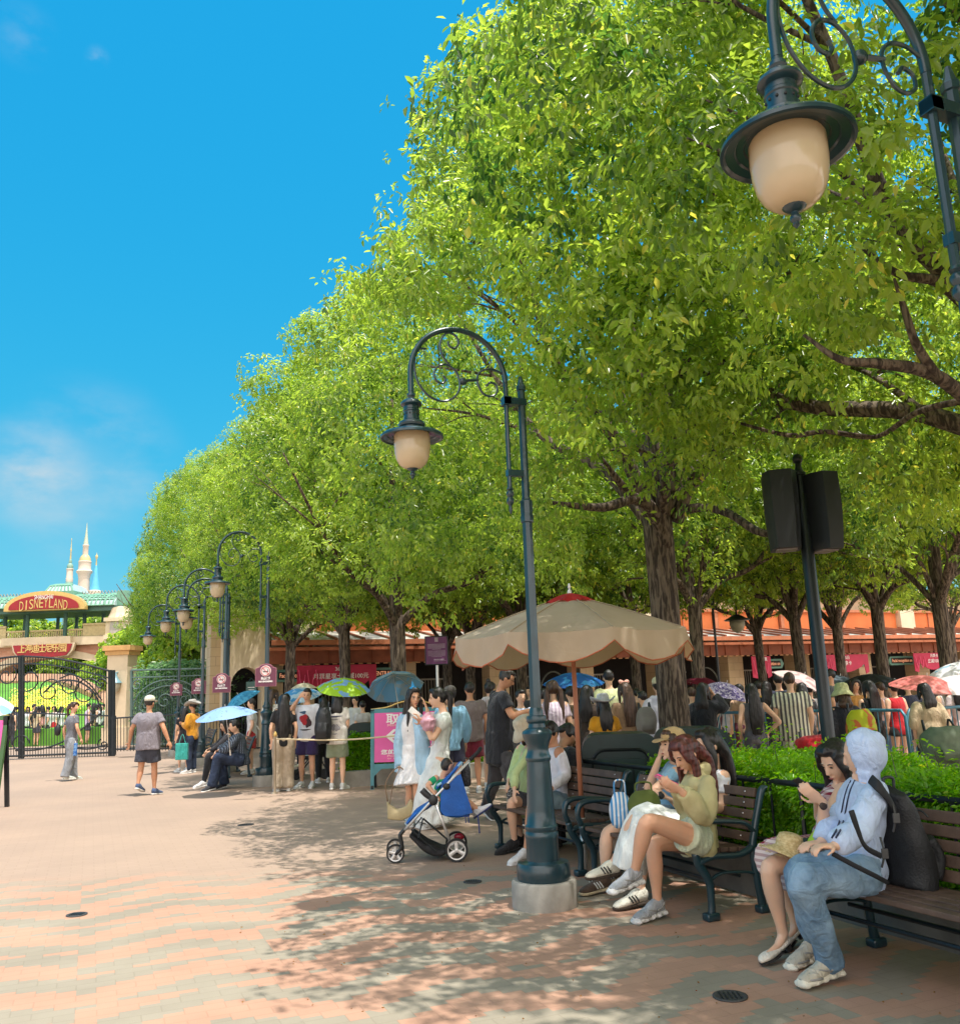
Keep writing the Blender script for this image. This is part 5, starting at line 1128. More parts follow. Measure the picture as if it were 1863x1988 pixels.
def aframe(px0, px1, pyt, pyb, label, lines, frame_m, Y, lean=.25):
    a = at(px0, pyb, Y); c = at(px1, pyb, Y); w = c.x - a.x; cx = (a.x + c.x) / 2; h = at((px0 + px1) / 2, pyt, Y).z
    t = thing('sandwich_board', label, 'sign', (cx, Y, 0), 0, None)
    M = Matrix.Rotation(R(-7), 3, 'X')
    for side in (0, 1):
        b = MB(); MM = Matrix.Rotation(R(-7 if side == 0 else 9), 3, 'X'); yo = 0 if side == 0 else .36
        for s in (-1, 1): b.box(MM @ Vector((s * (w / 2 - .03), 0, h / 2)) + Vector((0, yo, 0)), (.06, .05, h), M=MM)
        if side == 0:
            b.box(MM @ Vector((0, 0, h - .03)), (w, .05, .07), M=MM); b.box(MM @ Vector((0, 0, h * .28)), (w - .1, .05, .08), M=MM)
            for s in (-1, 1): b.add([MM @ Vector(p) for p in ((s * (w / 2 - .06), -.02, h * .26), (s * (w / 2 - .2), -.02, h * .26), (s * (w / 2 - .06), -.02, h * .16))], [(0, 1, 2)])
            b.obj('front_frame', frame_m, t)
        else: b.box(MM @ Vector((0, 0, h * .5)) + Vector((0, yo, 0)), (w, .03, .05), M=MM); b.obj('rear_frame', M_iron, t)
    b = MB(); b.box(M @ Vector((0, -.015, h * .64)), (w - .13, .02, h * .62), M=M); pn = b.obj('pink_panel', mat('magenta_poster', (.72, .10, .36), .5, var=.03), t)
    RX = (R(90) - R(7) * 1, 0, 0)
    def put(s, size, z, mt, fit=None, x=0): text(s, size, mt, pn, M @ Vector((x, -.030, z)), (R(90 - 7), 0, 0), bold=size * .02, fit=fit)
    lines(put, w, h, M, pn)
    b = MB(); pts = [(-w * .5, 0), (-w * .3, .03), (-w * .16, .10), (0, .13), (w * .16, .10), (w * .3, .03), (w * .5, 0)]; b.tube([M @ Vector((x, 0, h + z)) for x, z in pts], .014, n=6, sub=3)
    b.obj('crest_rail', M_gold, t)
    b = MB(); b.lathe([(0, -.02), (.10, -.02), (.10, .02), (0, .02)], M @ Vector((0, -.01, h + .07)), n=24, M=M @ Matrix.Rotation(R(90), 3, 'X')); b.obj('crest_disc', frame_m, t, auto=40)
    b = MB(); b.lathe([(0, -.01), (.075, -.01), (.075, .01), (0, .01)], M @ Vector((0, -.03, h + .07)), n=24, M=M @ Matrix.Rotation(R(90), 3, 'X')); b.obj('gold_disc', M_gold, t, auto=40)
    b = MB()
    for s in (-1, 1): b.lathe([(.02, -.02), (.035, -.02), (.035, .02), (.02, .02)], (s * (w / 2 - .03), 0, .035), n=12, M=Matrix.Rotation(R(90), 3, 'Y'))
    b.obj('caster', M_rubber, t)
    return t
M_teals = mat('teal_frame_paint', (.045, .21, .25), .4, 0, .08); M_pale = mat('pale_pink_print', (.85, .42, .5), .6)
def L1(put, w, h, M, pn):
    put('取票入园', .19, h * .86, M_signw, fit=w * .62); put('Main Entrance Tickets', .06, h * .79, M_pale, fit=w * .6)
    b = MB(); z = h * .65; b.prism([(-.20, 0), (-.06, .115), (.0, .115), (-.085, .035), (.22, .035), (.22, -.035), (-.085, -.035), (.0, -.115), (-.06, -.115)], .004, M @ Vector((-.26, -.028, z)), M @ Vector((1, 0, 0)), M @ Vector((0, 0, 1))); b.obj('arrow', M_signw, pn)
    put('请携带', .085, h * .50, M_signw); put('您的有效身份证原件', .085, h * .45, M_signw, fit=w * .75); put('Please have your valid ID', .045, h * .405, M_pale, fit=w * .6); put('or travel document ready', .045, h * .375, M_pale, fit=w * .6)
aframe(719, 884, 1374, 1526, 'teal framed sandwich board with magenta arrow poster behind the two women in white', L1, M_teals, 15.4)
def L2(put, w, h, M, pn):
    put('入园', .2, h * .80, M_signw, x=w * .2); put('Main Entrance', .12, h * .45, M_pale, fit=w * .8); put('______', .08, h * .66, M_signw)
aframe(-160, -6, 1392, 1566, 'green framed sandwich board with magenta poster cut off by the left edge', L2, mat('olive_frame_paint', (.05, .12, .04), .5), 14.4)
# pale ticket ad low on the barrier
t = thing('floor_sign', 'small pale blue floor sign with a red arrow right of the sandwich board', 'sign', at(892, 1530, 15.2) * 1); t.location.z = 0
b = MB(); b.box((0, 0, .42), (.36, .04, .75)); b.obj('panel', mat('pale_blue_panel', (.45, .68, .72), .5), t); b = MB(); b.prism([(-.13, 0), (-.03, .08), (-.03, .03), (.13, .03), (.13, -.03), (-.03, -.03), (-.03, -.08)], .004, (0, -.022, .5)); b.obj('arrow', mat('red_arrow', (.6, .1, .06), .5), t)
# green hanging plate on the corner
t = thing('wall_plaque', 'small green plaque beside the corner arch', 'plaque', at(488, 1336, 27)); b = MB(); b.box((0, 0, 0), (.32, .03, .38), bev=.01); b.tube([(-.08, 0, .19), (0, 0, .3), (.08, 0, .19)], .008, n=4); b.obj('plate', mat('dark_teal_plate', (.05, .12, .11), .5), t)
b = MB(); b.box((0, -.018, .02), (.2, .004, .02)); b.box((0, -.018, -.05), (.16, .004, .015)); b.obj('print', M_signw, t)
# ------------------------------------------------------------------ people
UPV = Vector((0, 0, 1))
def basis(F, up=UPV):
    F = Vector(F).normalized(); Rt = F.cross(up)
    if Rt.length < 1e-3: Rt = Vector((1, 0, 0))
    Rt.normalize(); U = Rt.cross(F).normalized()
    M = Matrix((Rt, F, U)).transposed(); return M           # local x=right, y=forward, z=up
def head_pieces(mb, c, M, s=1.0, detail=True):
    """skull, jaw, nose, ears round the head centre c"""
    nu, nv = (20, 14) if detail else (12, 8); vs = []
    def pt(t, p):
        x, y, z = math.sin(t) * math.cos(p), math.sin(t) * math.sin(p), math.cos(t)
        X, Y, Z = x * .075, y * .093, z * .116
        if z < 0:
            k = -z; X *= 1 - .30 * k ** 1.3; Y = Y * (1 - .12 * k) + (.012 * k if y > -.2 else .03 * k)
            if y > .3: Y += .006 * k
        if y < 0: Y *= 1.04
        if y > .5 and -.15 < z < .35: Y -= .004
        return M @ Vector((X * s, Y * s, Z * s)) + c
    vs = [pt(0, 0)]; fs = [(0, 1 + j, 1 + (j + 1) % nu) for j in range(nu)]
    for i in range(1, nv):
        for j in range(nu): vs.append(pt(math.pi * i / nv, 2 * math.pi * j / nu))
    vs.append(pt(math.pi, 0))
    for i in range(nv - 2):
        for j in range(nu): a = 1 + i * nu; fs.append((a + j, a + nu + j, a + nu + (j + 1) % nu, a + (j + 1) % nu))
    b = 1 + (nv - 2) * nu; fs += [(b + j, len(vs) - 1, b + (j + 1) % nu) for j in range(nu)]; mb.add(vs, fs)
    q = lambda x, y, z: M @ (Vector((x, y, z)) * s) + c
    mb.loft([q(0, .086, .022), q(0, .100, -.008), q(0, .106, -.026), q(0, .086, -.034)], [.008 * s, .0115 * s, .0145 * s, .008 * s], n=8)
    for e in (-1, 1): mb.ell(q(e * .076, -.004, -.008), (.009 * s, .018 * s, .030 * s), M=M, nu=8, nv=6)
    if detail:
        mb.ell(q(0, .089, -.060), (.022 * s, .009 * s, .0075 * s), M=M, nu=8, nv=6); mb.ell(q(0, .082, -.098), (.022 * s, .014 * s, .014 * s), M=M, nu=8, nv=6)
        for e in (-1, 1): mb.ell(q(e * .030, .083, .022), (.017 * s, .010 * s, .007 * s), M=M, nu=8, nv=6)
M_eye = mat('dark_eye', (.02, .013, .01), .25); M_lip = mat('lip', (.42, .12, .10), .5); M_brow = mat('brow', (.03, .02, .017), .8)
def face_parts(par, c, M, s=1.0, brow=M_brow):
    q = lambda x, y, z: M @ (Vector((x, y, z)) * s) + c
    for e in (-1, 1):
        b = MB(); b.ell(q(e * .030, .0885, .008), (.0135 * s, .004 * s, .0048 * s), M=M, nu=8, nv=6); b.obj('eye', M_eye, par, smooth=True)
        b = MB(); b.tube([q(e * .015, .0925, .027), q(e * .030, .0925, .031), q(e * .046, .084, .026)], .0028 * s, n=5); b.obj('eyebrow', brow, par)
    b = MB(); b.ell(q(0, .0975, -.060), (.019 * s, .003 * s, .0052 * s), M=M, nu=8, nv=6); b.obj('mouth', M_lip, par, smooth=True)
def hand_pieces(mb, w, d, n, side=1, s=1.0, curl=.5, r=.0078, spread=.12):
    """w wrist, d pointing direction, n palm normal (fingers curl towards n), side: thumb on +-(d x n)"""
    d = Vector(d).normalized(); n = Vector(n); n = (n - d * n.dot(d)).normalized(); u = d.cross(n).normalized() * side
    mb.loft([w - d * .02 * s, w + d * .015 * s, w + d * .05 * s, w + d * .09 * s], [(.022 * s, .017 * s), (.028 * s, .016 * s), (.038 * s, .014 * s), (.037 * s, .011 * s)], right=u, n=10)
    for k, (off, ln) in enumerate(((.028, .072), (.0095, .080), (-.0095, .075), (-.027, .060))):
        p = w + d * (.086 - .004 * abs(k - 1)) * s + u * off * s; dd = (d + u * (1.5 - k) * spread * .5).normalized(); pts = [p]; a = curl * .45
        for seg in (.42, .32, .26):
            v = dd * math.cos(a) + n * math.sin(a); p = p + v * ln * seg * s; pts.append(p.copy()); a += curl * (.75 + .05 * k)
        mb.loft(pts, [r * s * 1.05, r * s, r * s * .92, r * s * .7], n=7)
    p0 = w + d * .025 * s + u * .026 * s; p1 = p0 + (d * .5 + u * .75 + n * .25).normalized() * .036 * s; p2 = p1 + (d * .85 + u * .25 + n * .4).normalized() * .03 * s; p3 = p2 + (d * .9 - u * .05 + n * .5).normalized() * .024 * s
    mb.loft([p0, p1, p2, p3], [.013 * s, .0105 * s, .009 * s, .007 * s], n=7)
def shoe_parts(par, ank, toe, mt, sole, style='sneaker', s=1.0, stripes3=None):
    """ank = ankle joint, toe = tip of the shoe, both at world heights"""
    f = (toe - ank); f.z = 0
    if f.length < .02: f = Vector((0, 1, 0))
    F3 = (toe - ank).normalized(); pitch_dir = toe - ank
    fd = f.normalized(); L = .265 * s; heel = ank - Vector((0, 0, .078 * s)) - fd * .045 * s
    down = Vector((0, 0, -1)); tipz = toe.z; dirv = Vector((toe.x, toe.y, tipz - .035 * s)) - heel; dirv = dirv.normalized(); side = dirv.cross(UPV).normalized(); up = side.cross(dirv).normalized()
    P = lambda a, h: heel + dirv * (a * L) + up * h * s
    b = MB()
    if style == 'heel':
        b.loft([P(.0, .05), P(.12, .045), P(.4, .03), P(.7, .028), P(.9, .026), P(1.0, .018)], [(.026 * s, .022 * s), (.029 * s, .02 * s), (.028 * s, .014 * s), (.038 * s, .02 * s), (.032 * s, .018 * s), (.012 * s, .01 * s)], right=side, n=12, sub=3)
    else:
        b.loft([P(-.02, .055), P(.05, .058), P(.28, .062), P(.5, .046), P(.75, .036), P(.93, .028), P(1.0, .022)], [(.024 * s, .034 * s), (.037 * s, .046 * s), (.038 * s, .050 * s), (.042 * s, .036 * s), (.047 * s, .028 * s), (.036 * s, .020 * s), (.015 * s, .010 * s)], right=side, n=14, sub=3)
        b.loft([P(.12, .06), P(.16, .10)], [(.036 * s, .042 * s), (.037 * s, .044 * s)], right=side, n=12)
    sh = b.obj('shoe', mt, par, smooth=True)
    if style == 'chunky':
        b = MB()
        for e in (-1, 1):
            b.tube([P(.02, .085) + side * e * .036 * s, P(.16, .060) + side * e * .043 * s, P(.34, .050) + side * e * .046 * s], .006 * s, n=5, sub=3); b.tube([P(.34, .045) + side * e * .045 * s, P(.55, .062) + side * e * .036 * s, P(.62, .060) + side * e * .02 * s], .005 * s, n=5, sub=3); b.tube([P(.6, .030) + side * e * .050 * s, P(.85, .034) + side * e * .040 * s, P(.99, .036)], .006 * s, n=5, sub=3)
        b.obj('shoe_trim', mat('grey_shoe_trim', (.30, .29, .27), .6), sh, smooth=True)
    b = MB()
    if style == 'heel':
        b.loft([P(.06, .03), P(.02, -.012)], [(.022 * s, .02 * s), (.016 * s, .016 * s)], n=8); b.loft([P(.3, .008), P(.6, .004), P(.9, .004), P(1.0, .006)], [(.026 * s, .006 * s), (.038 * s, .006 * s), (.032 * s, .006 * s), (.01 * s, .004 * s)], right=side, n=10, sub=2)
    else:
        th = .021 if style == 'chunky' else .014
        b.loft([P(-.05, th - .004), P(.05, th - .004), P(.4, th - .004), P(.75, th - .003), P(.97, th), P(1.03, th + .006)], [(.020 * s, th * s), (.040 * s, th * s), (.036 * s, th * s * .9), (.048 * s, th * s), (.034 * s, th * s * .9), (.012 * s, th * s * .5)], right=side, n=12, sub=3, super_=.7)
        if style == 'chunky':
            for k in range(5): b.ell(P(.02 + k * .23, .013), (.03 * s, .052 * s, .019 * s), M=Matrix((dirv, side, up)).transposed(), nu=10, nv=6)
    b.obj('sole', sole, sh, smooth=True)
    if style != 'heel':
        b = MB()
        for k in range(4): b.tube([P(.40 + k * .085, .083 - k * .011) - side * .022 * s, P(.42 + k * .085, .090 - k * .012), P(.40 + k * .085, .083 - k * .011) + side * .022 * s], .0035 * s, n=5)
        b.obj('laces', M_white, sh)
    if stripes3:
        b = MB()
        for e in (-1, 1):
            for k in range(3):
                a = .33 + k * .09; b.tube([P(a, .034) + side * e * .047 * s, P(a + .045, .060) + side * e * .043 * s, P(a + .08, .078) + side * e * .030 * s], .0052 * s, n=4)
        b.obj('side_stripes', stripes3, sh)
def hair_pieces(mb, c, M, s, style, drop, neck=None, back=None, rs=None):
    q = lambda x, y, z: M @ (Vector((x, y, z)) * s) + c
    E = lambda x, y, z, r: mb.ell(q(x, y, z), tuple(k * s for k in r), M=M, nu=14, nv=10)
    if style == 'short':
        E(0, -.020, .030, (.081, .090, .098)); E(0, .035, .088, (.058, .050, .034)); 
        for e in (-1, 1): E(e * .066, .008, .022, (.018, .036, .040))
    elif style == 'buzz':
        E(0, -.016, .024, (.079, .094, .100))
    else:
        E(0, -.022, .022, (.085, .094, .106)); E(0, .030, .092, (.066, .060, .034))
        for e in (-1, 1): E(e * .066, .030, .050, (.024, .040, .050))
    bk = back if back is not None else -(M @ Vector((0, 1, 0))); bk = Vector((bk.x, bk.y, 0)).normalized() if Vector((bk.x, bk.y, 0)).length > .05 else Vector((0, -1, 0))
    if style in ('long', 'front'):
        rt = M @ Vector((1, 0, 0)); rt.z = 0; rt.normalize(); D = drop
        p0 = q(0, -.06, .05); mb.loft([p0, q(0, -.085, -.05), q(0, -.07, -.11) + bk * .035, q(0, -.06, -.10) + bk * .06 - UPV * D * .5, q(0, -.06, -.10) + bk * .055 - UPV * D], [(.075 * s, .05 * s), (.088 * s, .05 * s), (.094 * s, .036 * s), (.112 * s, .028 * s), (.082 * s, .014 * s)], right=rt, n=14, sub=4)
        for e in (-1, 1):
            mb.loft([q(e * .055, .05, .07), q(e * .078, .045, .0), q(e * .080, .035, -.08), q(e * .082, .03, -.09) - UPV * D * (.75 if style == 'front' else .25)], [(.022 * s, .030 * s), (.020 * s, .036 * s), (.024 * s, .036 * s), (.016 * s, .020 * s)], right=rt, n=8, sub=4)
    if style == 'bob':
        rt = M @ Vector((1, 0, 0)); mb.loft([q(0, -.05, .05), q(0, -.07, -.05), q(0, -.055, -.13)], [(.08 * s, .06 * s), (.095 * s, .062 * s), (.085 * s, .045 * s)], right=rt, n=14, sub=4)
        for e in (-1, 1): mb.loft([q(e * .06, .045, .06), q(e * .080, .035, -.02), q(e * .078, .02, -.11)], [(.02 * s, .03 * s), (.02 * s, .035 * s), (.02 * s, .03 * s)], n=8, sub=3)
    if style == 'pony':
        mb.ell(q(0, -.12, .05), (.032 * s,) * 3); mb.loft([q(0, -.12, .05), q(0, -.15, .0), q(0, -.145, -.08), q(0, -.13, -.08) - UPV * drop], [.022 * s, .034 * s, .036 * s, .010 * s], n=10, sub=4)
    if style == 'bun': mb.ell(q(0, -.06, .125), (.042 * s, .042 * s, .038 * s))
    if style == 'pigtails':
        for e in (-1, 1): mb.loft([q(e * .07, -.05, .01), q(e * .10, -.06, -.05), q(e * .10, -.07, -.08) - UPV * drop * .6, q(e * .09, -.07, -.08) - UPV * drop], [.026 * s, .036 * s, .042 * s, .012 * s], n=9, sub=4)
    if style == 'bangs' : pass
def hat_parts(par, c, M, s, kind, mt, band=None):
    q = lambda x, y, z: M @ (Vector((x, y, z)) * s) + c
    if kind == 'cap':
        b = MB(); b.lathe([(.092 * s, .0), (.094 * s, .03 * s), (.088 * s, .06 * s), (.068 * s, .088 * s), (.03 * s, .104 * s), (.004 * s, .108 * s)], n=20, M=M @ Matrix.Diagonal((.94, 1.1, 1)), c=q(0, -.012, .035)); h = b.obj('cap', mt, par, smooth=True)
        b = MB(); b.loft([q(-.0, .07, .047), q(0, .12, .045), q(0, .158, .030), q(0, .168, .024)], [(.070 * s, .006 * s), (.072 * s, .005 * s), (.05 * s, .004 * s), (.02 * s, .003 * s)], right=M @ Vector((1, 0, 0)), n=12, sub=3); b.obj('peak', mt, h, smooth=True)
    elif kind in ('bucket', 'sun', 'cowboy', 'straw'):
        br = {'bucket': .155, 'sun': .165, 'cowboy': .19, 'straw': .17}[kind]; n = 32
        prof_ = [(.0, .128), (.05, .126), (.078, .115), (.090, .08), (.094, .03)] if kind != 'cowboy' else [(0, .112), (.03, .12), (.068, .128), (.082, .10), (.092, .03)]
        vs = []
        for (r, z) in prof_ + [(.11, .012), (br * .85, -.02 if kind != 'cowboy' else .010), (br, -.055 if kind in ('bucket', 'sun') else (.02 if kind == 'cowboy' else -.01))]:
            for j in range(n):
                a = 2 * math.pi * j / n; zz = z
                if kind == 'cowboy' and r > .1: zz += (abs(math.cos(a)) ** 2) * .075 * (r - .1) / .09 - .02 * (abs(math.sin(a)))
                elif r > .1: zz += .008 * math.sin(3 * a)
                vs.append(M @ Vector((r * math.cos(a) * s, r * 1.08 * math.sin(a) * s, (zz + .03) * s)) + c)
        fs = [(i * n + j, i * n + (j + 1) % n, (i + 1) * n + (j + 1) % n, (i + 1) * n + j) for i in range(7) for j in range(n)]
        b = MB(); b.add(vs, fs); me = b.mesh('hat', True)
        me2 = tmpeval(me, lambda o: setattr(o.modifiers.new('s', 'SOLIDIFY'), 'thickness', .006)); h = link('hat', me2, mt, par)
        if band:
            b = MB(); b.tube([M @ Vector((.095 * math.cos(a) * s, .102 * math.sin(a) * s, .066 * s)) + c for a in np.linspace(0, 2 * math.pi, 24)], .009 * s, n=6); b.obj('hat_band', band, h)
    elif kind == 'bow':
        b = MB()
        for e in (-1, 1): b.ell(q(e * .045, 0, .125), (.045 * s, .018 * s, .032 * s), M=M @ Matrix.Rotation(e * -.3, 3, 'Y'), nu=12, nv=8)
        b.ell(q(0, 0, .118), (.014 * s,) * 3); b.obj('hair_bow', mt, par, smooth=True)
def person(base, J, face, skin_t, top, bottom, hair, shoes, label, H=1.0, voxel=.02, hat=None, hands=None, torso_scale=1.0, belly=0.0, seed=0, group=None, rz=0.0, facial=True, child=False, extra=None, girl=True, sc=1.0):
    """J: joints relative to base.  top=(kind, colour/material, opts)  bottom likewise"""
    t = thing('person', label, 'person', base, rz, group); t.scale = (sc, sc, sc)
    b = MB(); s = H; ts = torso_scale
    Rt = (J['shR'] - J['shL']).normalized(); Rh = (J['hipR'] - J['hipL']).normalized()
    pel = (J['hipL'] + J['hipR']) / 2; nk = J['neck']; M = basis(face); hc = J['head']
    d = (nk - pel); wst = pel + d * .32; chest = pel + d * .68; fwd = basis(Rt.cross(UPV) * -1); Fw = UPV.cross(Rt) 
    if Fw.dot(Vector((face[0], face[1], 0))) < -.2 and not J.get('noflip'): pass
    w = .155 if girl else .165; sw = (J['shR'] - J['shL']).length / 2
    RR_ = [Rh, Rh, (Rh + Rt) / 2, Rt, Rt, Rt]
    def torso(mb, g=0.0, top_k=1.0, lo=0.0, bell=belly):
        mb.loft([pel - d * (.16 - lo), pel, wst, chest, nk - d * .13, nk - d * .03], [((w - .01 + g) * ts * s, (.10 + g) * ts * s), ((w + g) * ts * s, (.105 + g + bell * .6) * ts * s), ((w * (.84 if girl else .97) + g) * ts * s, (.09 + g + bell) * ts * s), ((w * 1.0 + g) * ts * s, (.108 + g) * ts * s), ((sw * .92 + g * .7) * s, (.082 + g * .8) * ts * s), ((sw * .42 + g) * s, (.055 + g * .5) * s)], right=[tuple(v) for v in RR_], n=16, sub=4)
    torso(b, 0)
    b.loft([nk - d * .06, nk + (hc - nk) * .25, hc - (M @ Vector((0, .015, .04))) * s], [.056 * s, .048 * s, .05 * s], n=12, sub=2)
    head_pieces(b, hc, M, s * (1.0 if not child else 1.0), voxel < .012)
    for q in 'LR':
        sh, el, wr = J['sh' + q], J['el' + q], J['wr' + q]; hp, kn, an, to = J['hip' + q], J['kn' + q], J['an' + q], J['toe' + q]
        k = 1.0 if girl else 1.14
        b.loft([sh - (sh - nk) * .15, sh, sh + (el - sh) * .45, el, el + (wr - el) * .3, wr], [.045 * s * k, .050 * s * k, .042 * s * k, .036 * s * k, .036 * s * k, .024 * s * k], n=10, sub=3)
        hd = (J.get('hd' + q) or (wr - el)).normalized(); hn = J.get('hn' + q) or Vector((-hd.y, hd.x, -.6)); hn = Vector(hn)
        if hd.cross(hn).length < .1: hn = Vector((0, 1, 0))
        hand_pieces(b, wr + hd * .01, hd, hn, (1 if q == 'L' else -1) * J.get('thumb' + q, 1), s * (1.0 if not child else .9), J.get('curl' + q, .55), r=.0078 if voxel < .012 else .0095)
        b.loft([hp, hp + (kn - hp) * .4, kn - (kn - hp) * .08, kn + (an - kn) * .12, kn + (an - kn) * .38, kn + (an - kn) * .8, an], [.088 * s * ts, .074 * s * ts, .056 * s, .052 * s, .054 * s, .034 * s, .032 * s], n=12, sub=3)
        b.loft([an, an + (to - an) * .3 - UPV * .025 * s, to - UPV * .008 - (to - an) * .1], [.030 * s, .020 * s, .012 * s], n=8)
    bm_ = link('body', fuse(b, voxel, 2 if voxel < .012 else 1), skin(skin_t), t)
    # clothing ---------------------------------------------------------------
    def C(m): return cloth(m) if isinstance(m, tuple) else m
    vx = voxel * 1.15
    if top:
        kind, mt = top[0], top[1]; o = top[2] if len(top) > 2 else {}
        b = MB(); g = o.get('loose', .016); hem = o.get('hem', -.02)
        torso(b, g, lo=-.08 - hem if hem < 0 else 0, bell=belly)
        if o.get('drop'):   # longer straight hem
            hd_ = o['drop']; b.loft([wst, pel, pel - (d.normalized() if hd_ > 0 else d) * hd_], [((w + g) * ts * s, (.10 + g + belly) * ts * s), ((w + g + .004) * ts * s, (.106 + g + belly) * ts * s), ((w + g + .008) * ts * s, (.108 + g + belly) * ts * s)], right=tuple(Rh), n=16, sub=2)
        ln = {'short': .62, 'long': 1.92, 'none': 0, 'three': 1.4, 'puff': .45}[kind]
        for q in 'LR':
            sh, el, wr = J['sh' + q], J['el' + q], J['wr' + q]; k = 1.0 if girl else 1.14
            if ln == 0: b.loft([sh - (sh - nk) * .35, sh - (sh - nk) * .1], [.05 * s, .045 * s], n=8); continue
            P = [sh - (sh - nk) * .35, sh]; rad = [(.036 + g * .3) * s * k, (.046 + g * .42) * s * k]
            if kind == 'puff': P += [sh + (el - sh) * .22, sh + (el - sh) * .45, sh + (el - sh) * .5]; rad = [.06 * s, .082 * s, .088 * s, .055 * s, .052 * s]
            elif ln <= 1: P += [sh + (el - sh) * ln * .5, sh + (el - sh) * ln]; rad += [(.046 + g * .5) * s * k, (.050 + g * .62) * s * k]
            else:
                P += [sh + (el - sh) * .5, el, el + (wr - el) * (ln - 1) * .55, el + (wr - el) * (ln - 1)]; rad += [(.048 + g) * s * k, (.044 + g) * s * k, (.042 + g) * s * k, (.032 + g * .8) * s * k]
            b.loft(P, rad, n=12, sub=3)
        if o.get('hood') == 'down': b.loft([nk + Rt * .11 * s - Fw * 0, nk - (M @ Vector((0, 1, 0))).normalized() * .09 * s - UPV * .03 * s, nk - Rt * .11 * s], [.035 * s, .055 * s, .035 * s], n=10, sub=4)
        if o.get('collar'): b.loft([nk - d * .05, nk + d * .02], [.07 * s, .066 * s], n=12)
        link('dress_top' if o.get('dress') else o.get('name', 'shirt'), fuse(b, vx, 2, o.get('fold', .006), seed, fs=o.get('fs', 9)), C(mt), t)
        if o.get('hood') == 'up':
            b = MB(); b.ell(hc + M @ Vector((0, -.022, .012)) * s, (.099 * s, .112 * s, .130 * s), M=M, nu=16, nv=12); b.ell(hc + M @ Vector((0, -.085, .05)) * s, (.05 * s, .06 * s, .06 * s), M=M); b.loft([hc - UPV * .06 * s, nk + UPV * .0, nk - UPV * .05], [.088 * s, .088 * s, .105 * s], n=14, sub=2)
            me = fuse(b, vx, 2, .005, seed + 1, fs=12); bm2 = bmesh.new(); bm2.from_mesh(me)
            Mi = M.inverted(); kill = []
            for v in bm2.verts:
                l = Mi @ (v.co - hc)
                if l.y > .048 * s and abs(l.x) < .078 * s and -.12 * s < l.z < .10 * s: kill.append(v)
            bmesh.ops.delete(bm2, geom=kill, context='VERTS'); bm2.to_mesh(me); bm2.free(); me.update()
            me2 = tmpeval(me, lambda o_: setattr(o_.modifiers.new('s', 'SOLIDIFY'), 'thickness', .005)); link('hood', me2, C(mt), t)
    if bottom:
        kind, mt = bottom[0], bottom[1]; o = bottom[2] if len(bottom) > 2 else {}; b = MB()
        g = {'pants': .014, 'wide': .04, 'shorts': .026, 'skirt': .02, 'long': .02, 'jeans': .022, 'dress': .02}[kind]
        if kind in ('pants', 'wide', 'shorts', 'jeans'):
            b.loft([wst * .6 + pel * .4, pel, pel - d * .14], [((w + .008) * ts * s, (.098 + belly * .8) * ts * s), ((w + .014) * ts * s, (.115 + belly * .3) * ts * s), ((w + .0) * ts * s, .10 * ts * s)], right=[tuple(Rh)] * 3, n=16, sub=3)
            for q in 'LR':
                hp, kn, an = J['hip' + q], J['kn' + q], J['an' + q]
                if kind == 'shorts': e = o.get('len', .8); b.loft([hp, hp + (kn - hp) * e * .5, hp + (kn - hp) * e], [(.092 + g * .5) * s * ts, (.084 + g) * s * ts, (.080 + g * 1.4) * s * ts], n=14, sub=3)
                else:
                    fl = {'pants': .045, 'jeans': .062, 'wide': .095}[kind]; b.loft([hp, hp + (kn - hp) * .45, kn - (kn - hp) * .05, kn + (an - kn) * .12, kn + (an - kn) * .5, an - (an - kn) * .02, an + (an - kn).normalized() * .03 * s], [(.092 + g * .5) * s * ts, (.080 + g) * s * ts, (.062 + g) * s, (.060 + g) * s, (.056 + g * .9) * s, fl * s, fl * 1.04 * s], n=14, sub=4)
        else:
            hem = o.get('hem', .5); kmid = (J['knL'] + J['knR']) / 2; amid = (J['anL'] + J['anR']) / 2; fl = o.get('flare', .25)
            seat = (pel.z - kmid.z) < .3
            ksp = (J['knL'] - J['knR']).length / 2; fl = fl * (.35 if seat else 1)
            P = [wst, pel, pel + (kmid - pel) * .5]; rad = [((w * .86 + .012) * s, (.092 + .01) * s), ((w + .02) * s, .128 * s), ((w + .02 + fl * .12) * s, (.12 + fl * .12) * s)]
            if hem > .5: P += [kmid, kmid + (amid - kmid) * (hem - .5) * 2]; rad += [((.13 + fl * .22) * s if not seat else (ksp + .10), (.10 + fl * .25) * s), ((.13 + fl * .42) * s, (.11 + fl * .4) * s)]
            else: P[2] = pel + (kmid - pel) * hem * 2; rad[2] = ((w + .02 + fl * .25) * s, (.12 + fl * .25) * s)
            b.loft(P, rad, right=tuple(Rh), n=18, sub=4)
        link({'pants': 'trousers', 'wide': 'trousers', 'jeans': 'jeans', 'shorts': 'shorts', 'skirt': 'skirt', 'long': 'skirt', 'dress': 'skirt'}[kind], fuse(b, vx, 2, o.get('fold', .006), seed + 7, fs=o.get('fs', 8)), C(mt), t)
    if hair:
        b = MB(); hair_pieces(b, hc, M, s, hair[0], (hair[2] if len(hair) > 2 else .3) * s, nk); link('hair', fuse(b, min(voxel, .014), 2, .0045 if voxel < .014 else .003, seed + 3, fs=26), hairmat(hair[1]), t)
    if hat: hat_parts(t, hc, M, s, hat[0], C(hat[1]), C(hat[2]) if len(hat) > 2 else None)
    if facial: face_parts(t, hc, M, s)
